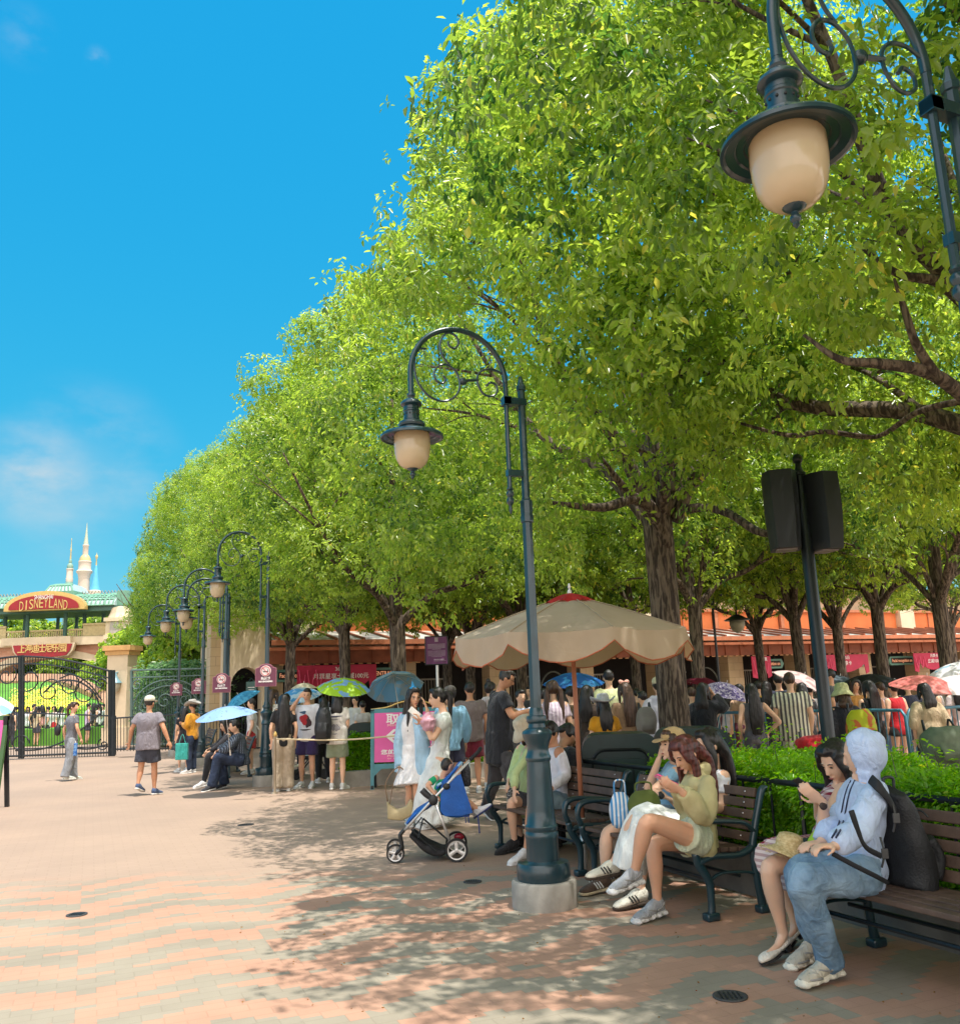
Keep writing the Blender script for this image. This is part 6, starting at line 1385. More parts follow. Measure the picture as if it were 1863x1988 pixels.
    if shoes:
        for q in 'LR': shoe_parts(t, J['an' + q], J['toe' + q], C(shoes[0]), C(shoes[1]), shoes[2] if len(shoes) > 2 else 'sneaker', s, shoes[3] if len(shoes) > 3 else None)
    return t
# ----- standing figures of the crowd: local frame, facing +y
def stand_joints(H=1.65, pose='stand', rnd=None, step=0.0, girl=True):
    k = H / 1.70; r = rnd or random; sw = .165 if girl else .19; j = {}
    v = lambda x, y, z: Vector((x * k, y * k, z * k))
    j['neck'] = v(0, 0, 1.43); j['head'] = v(0, .02, 1.585)
    for q, e in (('L', -1), ('R', 1)):
        j['sh' + q] = v(e * sw, 0, 1.358); j['hip' + q] = v(e * .085, 0, .90); sp = step * e
        j['kn' + q] = v(e * .095, .03 + sp * .55, .49); j['an' + q] = v(e * .10, sp, .085 + (max(0, -sp) * .25)); j['toe' + q] = j['an' + q] + v(e * .03, .17, -.055)
        j['el' + q] = v(e * (sw + .06), -.03 - sp * .3, 1.10); j['wr' + q] = v(e * (sw + .05), .05 - sp * .6, .87)
        if pose == 'phone' or (pose == 'phoneR' and e > 0) or (pose == 'umbrella' and e > 0): j['el' + q] = v(e * (sw + .03), .02, 1.10); j['wr' + q] = v(e * .07, .24, 1.17); 
        if pose == 'umbrella' and e > 0: j['wr' + q] = v(.13, .20, 1.27); j['hd' + q] = v(-.3, .4, .8); j['curl' + q] = 1.0
        if pose == 'headup' and e > 0: j['el' + q] = v(.26, .12, 1.33); j['wr' + q] = v(.13, .10, 1.53)
        if pose == 'hip' and e > 0: j['el' + q] = v(.36, -.08, 1.12); j['wr' + q] = v(.20, .02, .96)
    return j
CROWD_N = [0]
def crowd(px, pyt, Y, yaw, label, top, bottom, hair, H=None, pose='stand', hat=None, girl=True, skin_t=0, shoes=None, step=0.0, group=None, vox=None, pitch=0.0, ts=1.0, belly=0.0, facial=None):
    """px,pyt: crown of the head in picture units"""
    CROWD_N[0] += 1; i = CROWD_N[0]; rnd = random.Random(i * 7 + 1)
    Y *= 1.05; pt = at(px, pyt, Y); H = min(max(pt.z, (H or 1.62) - .09), (H or 1.62) + .10)
    ya = R(yaw); J = stand_joints(H * .985, pose, rnd, step, girl)
    f = Vector((math.sin(rnd.uniform(-.25, .25)), 1, -.12 + pitch)); 
    away = math.cos(ya) > .25
    vv = vox or (.017 if Y < 13 else (.021 if Y < 20 else .032))
    return person((pt.x, Y, 0), J, f, skin_t, top, bottom, hair, shoes or (((225, 225, 222), (235, 235, 230)) if Y < 22 else None), label, H=H / 1.70, voxel=vv, hat=hat, seed=i, group=group, rz=ya, facial=(not away) if facial is None else facial, girl=girl, torso_scale=ts, belly=belly)
from mathutils.bvhtree import BVHTree
def shirt_print(p, side, shapes):
    """thin printed patches lying on the shirt: (colour, x, z, rx, rz) in figure space"""
    o = [c for c in p.children if c.name.split('.')[0] in ('shirt', 'tee_shirt')][0]; bv = BVHTree.FromPolygons([v.co for v in o.data.vertices], [q.vertices[:] for q in o.data.polygons])
    for col, x, z, rx, rz in shapes:
        vs = []; n = 16
        for r in (0.02, .5, 1):
            for j in range(n):
                a = 2 * math.pi * j / n; w = 1 + .22 * math.sin(3 * a + x * 40) if rx > .03 else 1; h = bv.ray_cast(Vector((x + rx * r * w * math.cos(a), side * .6, z + rz * r * w * math.sin(a))), Vector((0, -side, 0)))
                vs.append((h[0] if h[0] else Vector((x, side * .12, z))) + Vector((0, side * .004, 0)))
        b = MB(); b.add(vs, [(i * n + j, i * n + (j + 1) % n, (i + 1) * n + (j + 1) % n, (i + 1) * n + j) for i in range(2) for j in range(n)] + [tuple(range(n))]); b.obj('print', mat('print_%d_%d_%d' % col, lin(*col), .8), p, smooth=True)
def parasol(hand, top, r, mt, label, tilt=(0, 0), group='sun umbrellas over the crowd', under=None, h=.22, name='umbrella'):
    """hand umbrella: top = canopy apex in world"""
    t = thing(name, label, 'umbrella', top, 0, group); M = Matrix.Rotation(tilt[0], 3, 'X') @ Matrix.Rotation(tilt[1], 3, 'Y'); n = 8; sub = 5; N = n * sub; vs = [M @ Vector((0, 0, 0))]; fs = [(0, 1 + j, 1 + (j + 1) % N) for j in range(N)]
    for i in range(1, 8):
        f = i / 7
        for j in range(N):
            a = 2 * math.pi * j / N; sag = math.sin(math.pi * ((j % sub) / sub)); rr = r * f * (1 - .07 * sag * f); vs.append(M @ Vector((rr * math.cos(a), rr * math.sin(a), -h * f ** 1.9 - .03 * sag * f * r)))
    for i in range(6):
        for j in range(N): fs.append((1 + i * N + j, 1 + (i + 1) * N + j, 1 + (i + 1) * N + (j + 1) % N, 1 + i * N + (j + 1) % N))
    b = MB(); b.add(vs, fs); b.obj('canopy', mt, t, smooth=True)
    b = MB()
    for k in range(n): a = 2 * math.pi * k / n; b.tube([M @ Vector((r * f * math.cos(a), r * f * math.sin(a), -h * f ** 1.9 - .008)) for f in (0.02, .35, .7, 1.0)], .004, n=4)
    b.obj('ribs', M_alu, t)
    b = MB(); L = .72; b.tube([M @ Vector((0, 0, .04)), M @ Vector((0, 0, -L))], .006, n=6); b.tube([M @ Vector((0, 0, -L)), M @ Vector((0, 0, -L - .09))], .013, n=8); b.obj('stick', M_alu, t); return t
def umat(name, c1, c2=None, scale=8, th=.5, under=None):
    if name in MATS: return MATS[name]
    m, t = newmat(name); c = t.co(); a = lin(*c1); col = a
    if c2: v = t.noise(scale, 3, c, dist=1.0); col = t.mix(t.mr(v, th - .02, th + .02), a, lin(*c2)); t.set(t.b.inputs['Base Color'], col)
    else: t.b.inputs['Base Color'].default_value = (*a, 1)
    t.b.inputs['Roughness'].default_value = .55
    if under: g = t.n('ShaderNodeNewGeometry').outputs['Backfacing']; base = col if not isinstance(col, tuple) else t.n('ShaderNodeRGB').outputs[0]
    if under:
        if isinstance(col, tuple): base.default_value = (*col, 1)
        t.set(t.b.inputs['Base Color'], t.mix(g, base, lin(*under)))
    tr = t.n('ShaderNodeBsdfTranslucent'); t.set(tr.inputs['Color'], col if not isinstance(col, tuple) else (*col, 1)); mx = t.n('ShaderNodeMixShader', {0: .3, 1: t.b.outputs[0], 2: tr.outputs[0]}); t.set(t.out.inputs[0], mx.outputs[0]); MATS[name] = m; return m
# ------------------------------------------------------------------ the seated and standing people near the camera
K4 = lambda x, y: (1075.5 + .2442 * x, 1365 + .2442 * y)       # enlargement scales used when measuring
K5 = lambda x, y: (1406.4 + .2912 * x, 1365 + .2912 * y)
K3 = lambda x, y: (703.2 + .222 * x, 1365 + .222 * y)
K8 = lambda x, y: (661.8 + .1865 * x, 1241 + .1865 * y)
KC = lambda x, y: (992.8 + .1865 * x, 1241 + .1865 * y)
KF = 1.11
def atn(px, py, Y): return at(px, py, Y * KF)
def joints(K, spec, base):
    J = {}
    for k, v in spec.items():
        if len(v) == 3 and not k.startswith(('hd', 'hn')): J[k] = atn(*K(v[0], v[1]), v[2]) - base
        else: J[k] = Vector(v) if isinstance(v, tuple) else v
    return J
white = (232, 232, 232)
FL = -PERP                        # seated people look towards the plaza
def ground_snap(J, keys, z):
    for k in keys: J[k] = Vector((J[k].x, J[k].y, z))
# --- hooded person with backpack
B1 = V3(1.9, 4.9, 0)
J = joints(K5, dict(head=(918, 345, 4.50), neck=(925, 500, 4.52), shL=(1010, 610, 4.36), shR=(905, 570, 4.74), elL=(880, 860, 4.20), wrL=(735, 955, 4.14), elR=(760, 800, 4.72), wrR=(640, 930, 4.62),
    hipL=(940, 1150, 4.42), hipR=(880, 1090, 4.66), knL=(515, 1190, 4.26), anL=(700, 1660, 4.42), toeL=(470, 1800, 4.32), knR=(500, 1110, 4.55), anR=(600, 1610, 4.72), toeR=(500, 1700, 4.66)), B1)
J['anL'].z = .11; J['toeL'].z = .045; J['anR'].z = .11; J['toeR'].z = .045
J.update(hnL=V3(0, 0, -1), hnR=V3(0, 0, -1), hdL=FL + V3(-.2, 0, .1), hdR=FL, curlL=.8, curlR=.8)
M_hood = cloth((196, 214, 244), .8); M_dnm = None
def denim(name, c1, c2):
    m, t = newmat(name); c = t.co(); f = t.mr(t.noise(4, 5, c, rough=.6), .35, .65); g = t.noise(120, 2, c); t.set(t.b.inputs['Base Color'], t.mix(f, lin(*c1), lin(*c2))); t.b.inputs['Roughness'].default_value = .85; t.bump(t.math('ADD', t.noise(10, 3, c, dist=1.5), t.math('MULTIPLY', g, .08)), .7, .03); return m
M_dnm = denim('washed_denim', (92, 122, 148), (150, 176, 196)); M_dnm2 = denim('pale_denim', (120, 150, 170), (160, 190, 205)); M_dark_dnm = denim('dark_denim', (28, 38, 58), (48, 62, 88))
face1 = V3(-.86, .62, -.25)
p1 = person(B1, J, face1, 0, ('long', M_hood, dict(loose=.016, hood='up', fold=.012, drop=.10, name='hooded_jacket', fs=7)), ('jeans', M_dnm, dict(fold=.014, fs=9)), None, ((196, 186, 166), (236, 228, 208), 'chunky'), 'person in pale blue white hooded jacket and washed jeans wearing the black backpack', voxel=.009, seed=5, facial=False, girl=False)
def drape(par, K, pts, off):
    """points of the jacket surface found along sight lines, lifted by off"""
    o = [c for c in par.children if c.name.startswith('hooded_jacket')][0]; bv = BVHTree.FromPolygons([v.co for v in o.data.vertices], [q.vertices[:] for q in o.data.polygons]); out = []
    for x, y in pts:
        d = ray(*K(x, y)); h = bv.ray_cast(V3(0, 0, CAMZ) - par.location, d)
        if h[0]: out.append(h[0] + h[1] * off * (1 if h[1].dot(d) < 0 else -1))
    return out
b = MB()
for k in (0, 26):
    pp = drape(p1, K5, [(868 + k - 4, 478), (842 + k, 520), (815 + k, 580), (796 + k, 650), (782 + k, 720), (768 + k, 790), (745 + k, 850), (715 + k, 900)], .003)
    if len(pp) > 2: b.tube(pp, .0045, n=4, sub=4)
b.obj('sleeve_stripes', (mat('navy_print', (.02, .03, .08), .6)), p1)
# --- black backpack on the bench, worn on the person's back
bpc = atn(*K5(1190, 930), 4.48); bp = thing('backpack', 'large black backpack with webbing straps on the hooded person', 'backpack', bpc)
b = MB(); BM = basis(PERP * 1.0 + V3(.0, 0, 0)); BMr = Matrix.Rotation(R(-12), 3, 'Y')
def bpP(x, y, z): return BM @ Vector((x, y, z))
b.loft([bpP(.02, -.05, .27), bpP(.0, -.03, .20), bpP(0, .0, .05), bpP(0, .03, -.12), bpP(0, .02, -.235), bpP(0, .0, -.26)], [(.075, .035), (.115, .055), (.135, .075), (.145, .09), (.14, .085), (.10, .06)], right=tuple(BM @ Vector((1, 0, 0))), n=18, sub=4, super_=.8)
b.loft([bpP(0, .12, .02), bpP(0, .155, -.08), bpP(0, .13, -.19)], [(.10, .04), (.12, .05), (.10, .04)], right=tuple(BM @ Vector((1, 0, 0))), n=14, sub=3)
link('pack_body', fuse(b, .010, 2, .006, 3, fs=10), mat('black_nylon', (.012, .013, .015), .55, 0, .3, 20, .5, 90), bp)
b = MB()
bb = atn(*K5(1225, 930), 4.52)
def B5(x, y, Y): return atn(*K5(x, y), Y) - bb
sp_ = [q + p1.location - bb for q in drape(p1, K5, [(872, 452), (920, 462), (968, 485), (1010, 520), (1050, 560), (1085, 600)], .008)] + [B5(1135, 655, 4.34), B5(1175, 730, 4.42)]
b.loft(sp_, [(.026, .006)] * len(sp_), right=(.3, .2, .9), n=8, sub=4)
b.loft([B5(885, 720, 4.06), B5(930, 850, 4.08), B5(980, 960, 4.13), B5(1080, 1020, 4.30)], [(.014, .005)] * 4, right=(0, -.2, 1), n=6, sub=4)
b.loft([B5(760, 1005, 4.19), B5(900, 1080, 4.19), B5(1040, 1150, 4.23), B5(1130, 1200, 4.36)], [(.012, .004)] * 4, right=(0, -.2, 1), n=6, sub=4)
b.obj('shoulder_strap', mat('black_webbing', (.016, .017, .02), .75), bp, smooth=True)
b = MB()
for x, y in ((1180, 770), (1105, 1005)): b.box(B5(x, y, 4.33), (.035, .012, .05), bev=.004); b.tube([B5(x - 30, y - 110, 4.37), B5(x, y, 4.34), B5(x - 20, y + 90, 4.36)], .006, n=5)
b.obj('buckle', mat('dark_grey_plastic', (.06, .06, .06), .4), bp)
b = MB(); b.loft([bpP(0, .17, -.02), bpP(0, .185, -.09), bpP(0, .165, -.17)], [(.085, .012), (.095, .014), (.085, .012)], right=tuple(BM @ Vector((1, 0, 0))), n=14, sub=2); b.obj('front_pocket', mat('dark_grey_nylon', (.035, .036, .04), .5), bp, smooth=True); b = MB(); b.tube([bpP(-.09, .10, .13), bpP(0, .145, .15), bpP(.09, .10, .13)], .005, n=5, sub=4); b.obj('zip', mat('dark_grey_nylon', (.035, .036, .04), .5), bp, smooth=True); b = MB(); b.tube([bpP(0, -.07, .27), bpP(0, -.09, .33), bpP(.0, -.02, .33), bpP(0, -.02, .27)], .009, n=6, sub=3); b.obj('grab_handle', M_plastic, bp, smooth=True)
# --- woman in red gingham beside
B2 = V3(1.6, 5.4, 0)
J = joints(K5, dict(head=(742, 385, 4.92), neck=(800, 520, 4.96), shL=(790, 590, 4.84), shR=(750, 570, 5.16), elL=(660, 800, 4.72), wrL=(655, 660, 4.66), elR=(640, 760, 5.08), wrR=(618, 650, 4.88),
    hipL=(690, 1030, 4.90), hipR=(660, 1000, 5.08), knL=(290, 1090, 4.72), anL=(395, 1600, 4.80), toeL=(235, 1690, 4.68), knR=(370, 1060, 4.96), anR=(480, 1560, 5.02), toeR=(400, 1640, 4.94)), B2)
J['anL'].z = .125; J['toeL'].z = .045; J['anR'].z = .125; J['toeR'].z = .045
J.update(hdL=V3(-.75, -.1, .55), hdR=V3(-.75, -.15, .5), hnL=V3(-.3, .5, .6), hnR=V3(-.3, -.4, .8), curlL=.7, curlR=.6)
gm, t_ = newmat('red_gingham'); S_ = t_.n('ShaderNodeSeparateXYZ', {0: t_.co()}).outputs; a_ = t_.math('LESS_THAN', t_.math('FRACT', t_.math('DIVIDE', t_.math('ADD', S_['X'], t_.math('MULTIPLY', S_['Y'], .5)), .034)), .5); c_ = t_.math('LESS_THAN', t_.math('FRACT', t_.math('DIVIDE', S_['Z'], .034)), .5)
t_.set(t_.b.inputs['Base Color'], t_.mix(t_.math('MULTIPLY', t_.math('ADD', a_, c_), .5), lin(222, 205, 200), lin(130, 20, 45))); t_.b.inputs['Roughness'].default_value = .85
p2 = person(B2, J, FL * .9 + V3(-.1, -.15, -.55), 0, ('none', gm, dict(loose=.010, dress=1)), ('dress', gm, dict(hem=.46, flare=.3, fold=.006)), ('front', 'black', .34), ((232, 222, 205), (40, 34, 32), 'heel'), 'woman in red gingham dress sitting left of the hooded person, looking down at her phone', voxel=.0085, seed=8)
b = MB(); c = J['wrL'] + V3(.0, .02, -.02); b.lathe([(.029, -.012), (.032, 0), (.029, .012)], c, n=14, M=basis(V3(-.4, .2, .8)), cap=False); b.ell(c + V3(-.005, -.033, 0), (.022, .008, .022)); b.obj('wristwatch', mat('brown_leather_strap', (.05, .03, .02), .5), p2)
ph = thing('phone', 'dark phone held by the woman in the gingham dress', 'phone', atn(*K5(545, 560), 4.74), 0); b = MB(); b.box((0, 0, 0), (.15, .075, .009), M=Matrix.Rotation(R(38), 3, 'Y') @ Matrix.Rotation(R(-20), 3, 'X'), bev=.003); b.obj('case', M_plastic, ph)
b = MB(); b.box((0, 0, .0055), (.138, .066, .002), M=Matrix.Rotation(R(38), 3, 'Y') @ Matrix.Rotation(R(-20), 3, 'X')); b.obj('screen', mat('dim_screen', (.05, .06, .08), .1), ph)
# straw hat on her knees
hc_ = atn(*K5(430, 960), 4.72); sh = thing('straw_hat', 'yellow straw hat with frayed brim resting on the gingham woman\'s knees', 'hat', hc_)
def strawm():
    m, t = newmat('yellow_straw'); c = t.co(); S = t.n('ShaderNodeSeparateXYZ', {0: c}).outputs; w_ = t.math('MULTIPLY', t.math('SINE', t.math('MULTIPLY', S['Z'], 500)), .2); t.set(t.b.inputs['Base Color'], t.mix(t.mr(t.noise(60, 3, c), .3, .7), (.50, .34, .14), (.70, .54, .28))); t.b.inputs['Roughness'].default_value = .8; t.bump(t.math('ADD', t.noise(150, 2, c), w_), .6, .004); return m
M_straw = strawm()
n = 40; vs = []; pr_ = [(0, .072), (.035, .071), (.058, .062), (.068, .035), (.071, 0), (.09, -.012), (.12, -.024), (.148, -.03)]
for (r, z) in pr_:
    for j in range(n): a = 2 * math.pi * j / n; vs.append((r * math.cos(a) * 1.02, r * math.sin(a), z + (.012 * math.sin(2 * a + .5) if r > .08 else 0)))
b = MB(); b.add(vs, [(i * n + j, i * n + (j + 1) % n, (i + 1) * n + (j + 1) % n, (i + 1) * n + j) for i in range(7) for j in range(n)]); me = tmpeval(b.mesh('crown', True), lambda o: setattr(o.modifiers.new('s', 'SOLIDIFY'), 'thickness', .004)); o = link('woven_body', me, M_straw, sh)
o.rotation_euler = (R(4), R(12), 0)
b = MB(); rs = np.random.RandomState(4)
for k in range(110): a = rs.uniform(0, 6.283); r0 = .146; b.tube([(r0 * math.cos(a), r0 * math.sin(a), -.03), ((r0 + .014) * math.cos(a + rs.uniform(-.08, .08)), (r0 + .014) * math.sin(a), -.03 + rs.uniform(-.01, .006))], .0012, n=3)
o = b.obj('frayed_edge', M_straw, sh); o.rotation_euler = (R(4), R(12), 0)
# bottle with green label
bo = thing('drink_bottle', 'clear bottle with lime green label lying in the gingham lap', 'bottle', atn(*K5(618, 890), 4.78)); Mb = basis(V3(.62, .1, .75)) @ Matrix.Rotation(R(-90), 3, 'X'); b = MB(); b.lathe([(.0, -.10), (.03, -.10), (.032, -.08), (.032, .04), (.026, .07), (.013, .09), (.013, .10)], n=18, M=Mb); b.obj('bottle_body', mat('clear_plastic', (.7, .75, .72), .1, 0, .02, trans=.4), bo, smooth=True)
b = MB(); b.lathe([(.0335, -.075), (.0335, .02)], n=18, M=Mb, cap=False); b.obj('label_sleeve', mat('lime_label', (.42, .65, .03), .5), bo, smooth=True); b = MB(); b.lathe([(0, .1), (.016, .1), (.016, .125), (0, .125)], n=14, M=Mb); b.obj('screw_cap', mat('green_cap', (.1, .4, .08), .4), bo)
# lace hem on her skirt
# --- woman with maroon hair and cream jacket
B3 = V3(1.25, 5.7, 0)
J = joints(K4, dict(head=(1045, 400, 5.68), neck=(1135, 540, 5.72), shL=(1225, 640, 5.56), shR=(1150, 610, 5.92), elL=(1200, 900, 5.44), wrL=(1010, 700, 5.36), elR=(1040, 830, 5.78), wrR=(975, 680, 5.56),
    hipL=(1175, 1090, 5.60), hipR=(1130, 1070, 5.84), knL=(735, 935, 5.38), anL=(640, 1340, 5.50), toeL=(470, 1470, 5.40), knR=(790, 1120, 5.66), anR=(820, 1585, 5.68), toeR=(665, 1705, 5.58)), B3)
J['anR'].z = .10; J['toeR'].z = .04
J.update(hdL=V3(-.8, -.15, .45), hdR=V3(-.8, -.1, .3), hnL=V3(-.2, .6, .7), hnR=V3(-.2, -.5, .7), curlL=.7, curlR=.7)
M_cj = mat('cream_jacket_cloth', (.62, .55, .28), .8, 0, .12, 8, .5, 30, trans=.15)
p3 = person(B3, J, FL * .9 + V3(-.05, -.1, -.62), 1, ('long', M_cj, dict(loose=.022, hood='down', fold=.012, drop=.06, name='jacket', fs=11)), ('shorts', (205, 212, 180), dict(len=.30)), ('front', 'maroon', .36), ((168, 170, 174), (232, 230, 226), 'chunky'), 'cross legged woman with maroon hair and cream jacket holding a pink phone', voxel=.0085, seed=11)
ph = thing('phone', 'bright pink phone held by the maroon haired woman', 'phone', atn(*K4(890, 615), 5.44)); Mp = Matrix.Rotation(R(28), 3, 'Y') @ Matrix.Rotation(R(-15), 3, 'X'); b = MB(); b.box((0, 0, 0), (.15, .075, .012), M=Mp, bev=.004); b.obj('case', M_pink, ph); b = MB(); b.box(Mp @ Vector((0, 0, .007)), (.138, .066, .002), M=Mp); b.obj('screen', mat('dim_screen', (.05, .06, .08), .1), ph)
# --- black haired woman behind (white top, long white skirt)
B5_ = V3(1.5, 6.1, 0)
J = joints(K4, dict(head=(1228, 335, 6.16), neck=(1275, 500, 6.2), shL=(1345, 590, 6.12), shR=(1250, 570, 6.42), elL=(1330, 820, 6.05), wrL=(1150, 900, 5.95), elR=(1180, 800, 6.4), wrR=(1060, 880, 6.2),
    hipL=(1080, 1010, 6.08), hipR=(1040, 990, 6.28), knL=(660, 910, 5.98), anL=(470, 1280, 6.12), toeL=(270, 1370, 6.06), knR=(740, 960, 6.14), anR=(690, 1560, 5.98), toeR=(530, 1630, 5.92)), B5_)
J['anR'].z = .10; J['toeR'].z = .04
p5 = person(B5_, J, FL * .95 + V3(0, .1, -.2), 0, ('short', (228, 228, 236), dict(loose=.012)), ('long', (236, 240, 236), dict(hem=.93, flare=.12, fold=.013, fs=11)), ('long', 'black', .34), ((225, 222, 205), (60, 48, 36), 'sneaker', M_plastic), 'black haired woman in white top and long white skirt behind the cream jacket', voxel=.009, seed=14)
# --- cap girl in light blue
B4 = V3(1.1, 6.55, 0)
J = joints(K4, dict(head=(940, 335, 6.5), neck=(975, 470, 6.56), shL=(960, 560, 6.42), shR=(930, 540, 6.76), elL=(790, 700, 6.36), wrL=(880, 745, 6.28), elR=(745, 690, 6.6), wrR=(835, 440, 6.52),
    hipL=(930, 900, 6.55), hipR=(880, 880, 6.75), knL=(420, 1030, 6.50), anL=(400, 1420, 6.42), toeL=(230, 1530, 6.34), knR=(500, 1060, 6.75), anR=(480, 1380, 6.72), toeR=(380, 1480, 6.66)), B4)
J['anL'].z = .10; J['toeL'].z = .04; J['anR'].z = .10; J['toeR'].z = .04
J.update(hdL=V3(.7, -.2, -.35), hnL=V3(0, -.3, -1), hdR=V3(.25, 0, .9), hnR=V3(1, 0, 0), curlR=.9)
p4 = person(B4, J, FL * .95 + V3(0, 0, .02), 0, ('short', (150, 198, 228), dict(loose=.014)), ('shorts', (168, 186, 198), dict(len=.62)), ('bob', 'brown'), ((92, 72, 58), (214, 196, 160), 'sneaker', M_white), 'woman in beige cap and light blue shirt leaning her chin on her hand', voxel=.009, seed=17, hat=('cap', (196, 168, 118)))
b = MB(); c = J['wrL'] + V3(-.03, 0, .01); b.lathe([(.027, -.012), (.031, 0), (.027, .012)], c, n=14, M=basis(V3(0, 0, 1)) @ Matrix.Rotation(R(70), 3, 'Y'), cap=False); b.ell(c + V3(0, -.03, 0), (.022, .008, .022)); b.obj('wristwatch', M_plastic, p4)
# bags on their laps
def bag(label, K, x, y, Y, r, mt, seed=1, top=None, name='shoulder_bag'):
    c = atn(*K(x, y), Y); t = thing(name, label, 'bag', c); b = MB(); b.loft([V3(0, 0, r[2]), V3(0, 0, r[2] * .6), V3(0, 0, 0), V3(0, 0, -r[2] * .7), V3(0, 0, -r[2])], [(r[0] * .5, r[1] * .4), (r[0] * .85, r[1] * .8), (r[0], r[1]), (r[0] * .95, r[1] * .9), (r[0] * .6, r[1] * .5)], right=(1, 0, 0), n=16, sub=4, super_=.8)
    link('bag_body', fuse(b, .012, 2, .006, seed, fs=12), mt, t); b = MB(); b.tube([V3(-r[0] * .5, 0, r[2] * .9), V3(-r[0] * .4, 0, r[2] * 1.6), V3(r[0] * .4, 0, r[2] * 1.6), V3(r[0] * .5, 0, r[2] * .9)], .007, n=6, sub=5); b.obj('strap', mt, t, smooth=True); return t
bag('olive green soft bag on the light blue shirted woman\'s lap', K4, 715, 790, 6.12, (.12, .07, .085), mat('olive_canvas', (.09, .12, .02), .8, 0, .15, 8, .3), 2)
bag('blue and white striped carrier bag on the cap wearer\'s knee', K4, 530, 850, 6.34, (.085, .06, .13), stripes('blue_white_stripes', (80, 150, 205), (225, 228, 232), .03), 3, name='carrier_bag')
# --- pair on the farthest bench behind the near lamp post
B6 = V3(.7, 8.0, 0)
J = joints(KC, dict(head=(400, 985, 8.0), neck=(440, 1110, 8.02), shL=(500, 1190, 7.86), shR=(390, 1180, 8.2), elL=(560, 1420, 7.84), wrL=(400, 1560, 7.66), elR=(330, 1400, 8.1), wrR=(290, 1560, 7.8),
    hipL=(520, 1720, 7.9), hipR=(440, 1700, 8.1), knL=(230, 1640, 7.66), anL=(150, 2130, 7.62), toeL=(60, 2330, 7.55), knR=(290, 1700, 7.9), anR=(270, 2150, 7.9), toeR=(160, 2350, 7.84)), B6)
for k in ('anL', 'anR'): J[k].z = .10
for k in ('toeL', 'toeR'): J[k].z = .04
p6 = person(B6, J, FL * .8 + V3(.1, -.3, -.35), 2, ('long', (228, 228, 236), dict(loose=.008)), ('shorts', M_dnm2, dict(len=.72)), ('short', 'black'), ((230, 230, 230), (235, 235, 235)), 'person in white top, denim shorts and sunglasses bending forward behind the near lamp post', voxel=.012, seed=19, girl=False)
b = MB()
for e in (-1, 1): M = basis(FL * .8 + V3(.1, -.3, -.35)); b.ell(J['head'] + M @ Vector((e * .032, .098, .012)), (.026, .008, .018), M=M, nu=10, nv=6)
b.obj('sunglasses', M_plastic, p6, smooth=True)
B7 = V3(.35, 8.35, 0)
J = joints(KC, dict(head=(160, 960, 8.2), neck=(200, 1090, 8.3), shL=(180, 1180, 8.15), shR=(90, 1150, 8.5), elL=(40, 1400, 8.05), wrL=(30, 1560, 7.95), elR=(20, 1360, 8.4), wrR=(-30, 1480, 8.2),
    hipL=(200, 1720, 8.2), hipR=(140, 1700, 8.4), knL=(0, 1700, 8.0), anL=(30, 2100, 8.1), toeL=(-60, 2200, 8.05), knR=(30, 1740, 8.2), anR=(100, 2120, 8.3), toeR=(20, 2220, 8.25)), B7)
for k in ('anL', 'anR'): J[k].z = .10
for k in ('toeL', 'toeR'): J[k].z = .04
p7 = person(B7, J, FL * .9 + V3(0, -.1, -.5), 0, ('long', (196, 214, 150), dict(loose=.004)), ('shorts', (60, 60, 66), dict(len=.7)), ('long', 'black', .2), ((30, 30, 32), (20, 20, 20)), 'woman in wide beige hat and pale green sleeves beside the near lamp post', voxel=.012, seed=21, hat=('bucket', (214, 200, 172)))
# black jacket companion
B8 = V3(1.1, 8.3, 0)
J = joints(KC, dict(head=(430, 960, 8.5), neck=(520, 1120, 8.5), shL=(640, 1200, 8.3), shR=(500, 1190, 8.65), elL=(700, 1480, 8.25), wrL=(640, 1640, 8.1), elR=(540, 1450, 8.6), wrR=(480, 1600, 8.4),
    hipL=(680, 1720, 8.35), hipR=(600, 1700, 8.55), knL=(460, 1760, 8.15), anL=(470, 2120, 8.2), toeL=(380, 2200, 8.15), knR=(480, 1800, 8.4), anR=(520, 2130, 8.4), toeR=(440, 2220, 8.35)), B8)
for k in ('anL', 'anR'): J[k].z = .10
for k in ('toeL', 'toeR'): J[k].z = .04
J['head'] = J['head'] + V3(.16, .1, -.05)
person(B8, J, FL * .9 + V3(0, 0, -.4), 2, ('long', (38, 36, 44), dict(loose=.024)), ('pants', (30, 32, 40)), ('short', 'black'), ((30, 30, 32), (20, 20, 20)), 'person in dark jacket slumped on the far bench next to the terracotta pole', voxel=.012, seed=23, girl=False, facial=False)
KF = 1.085
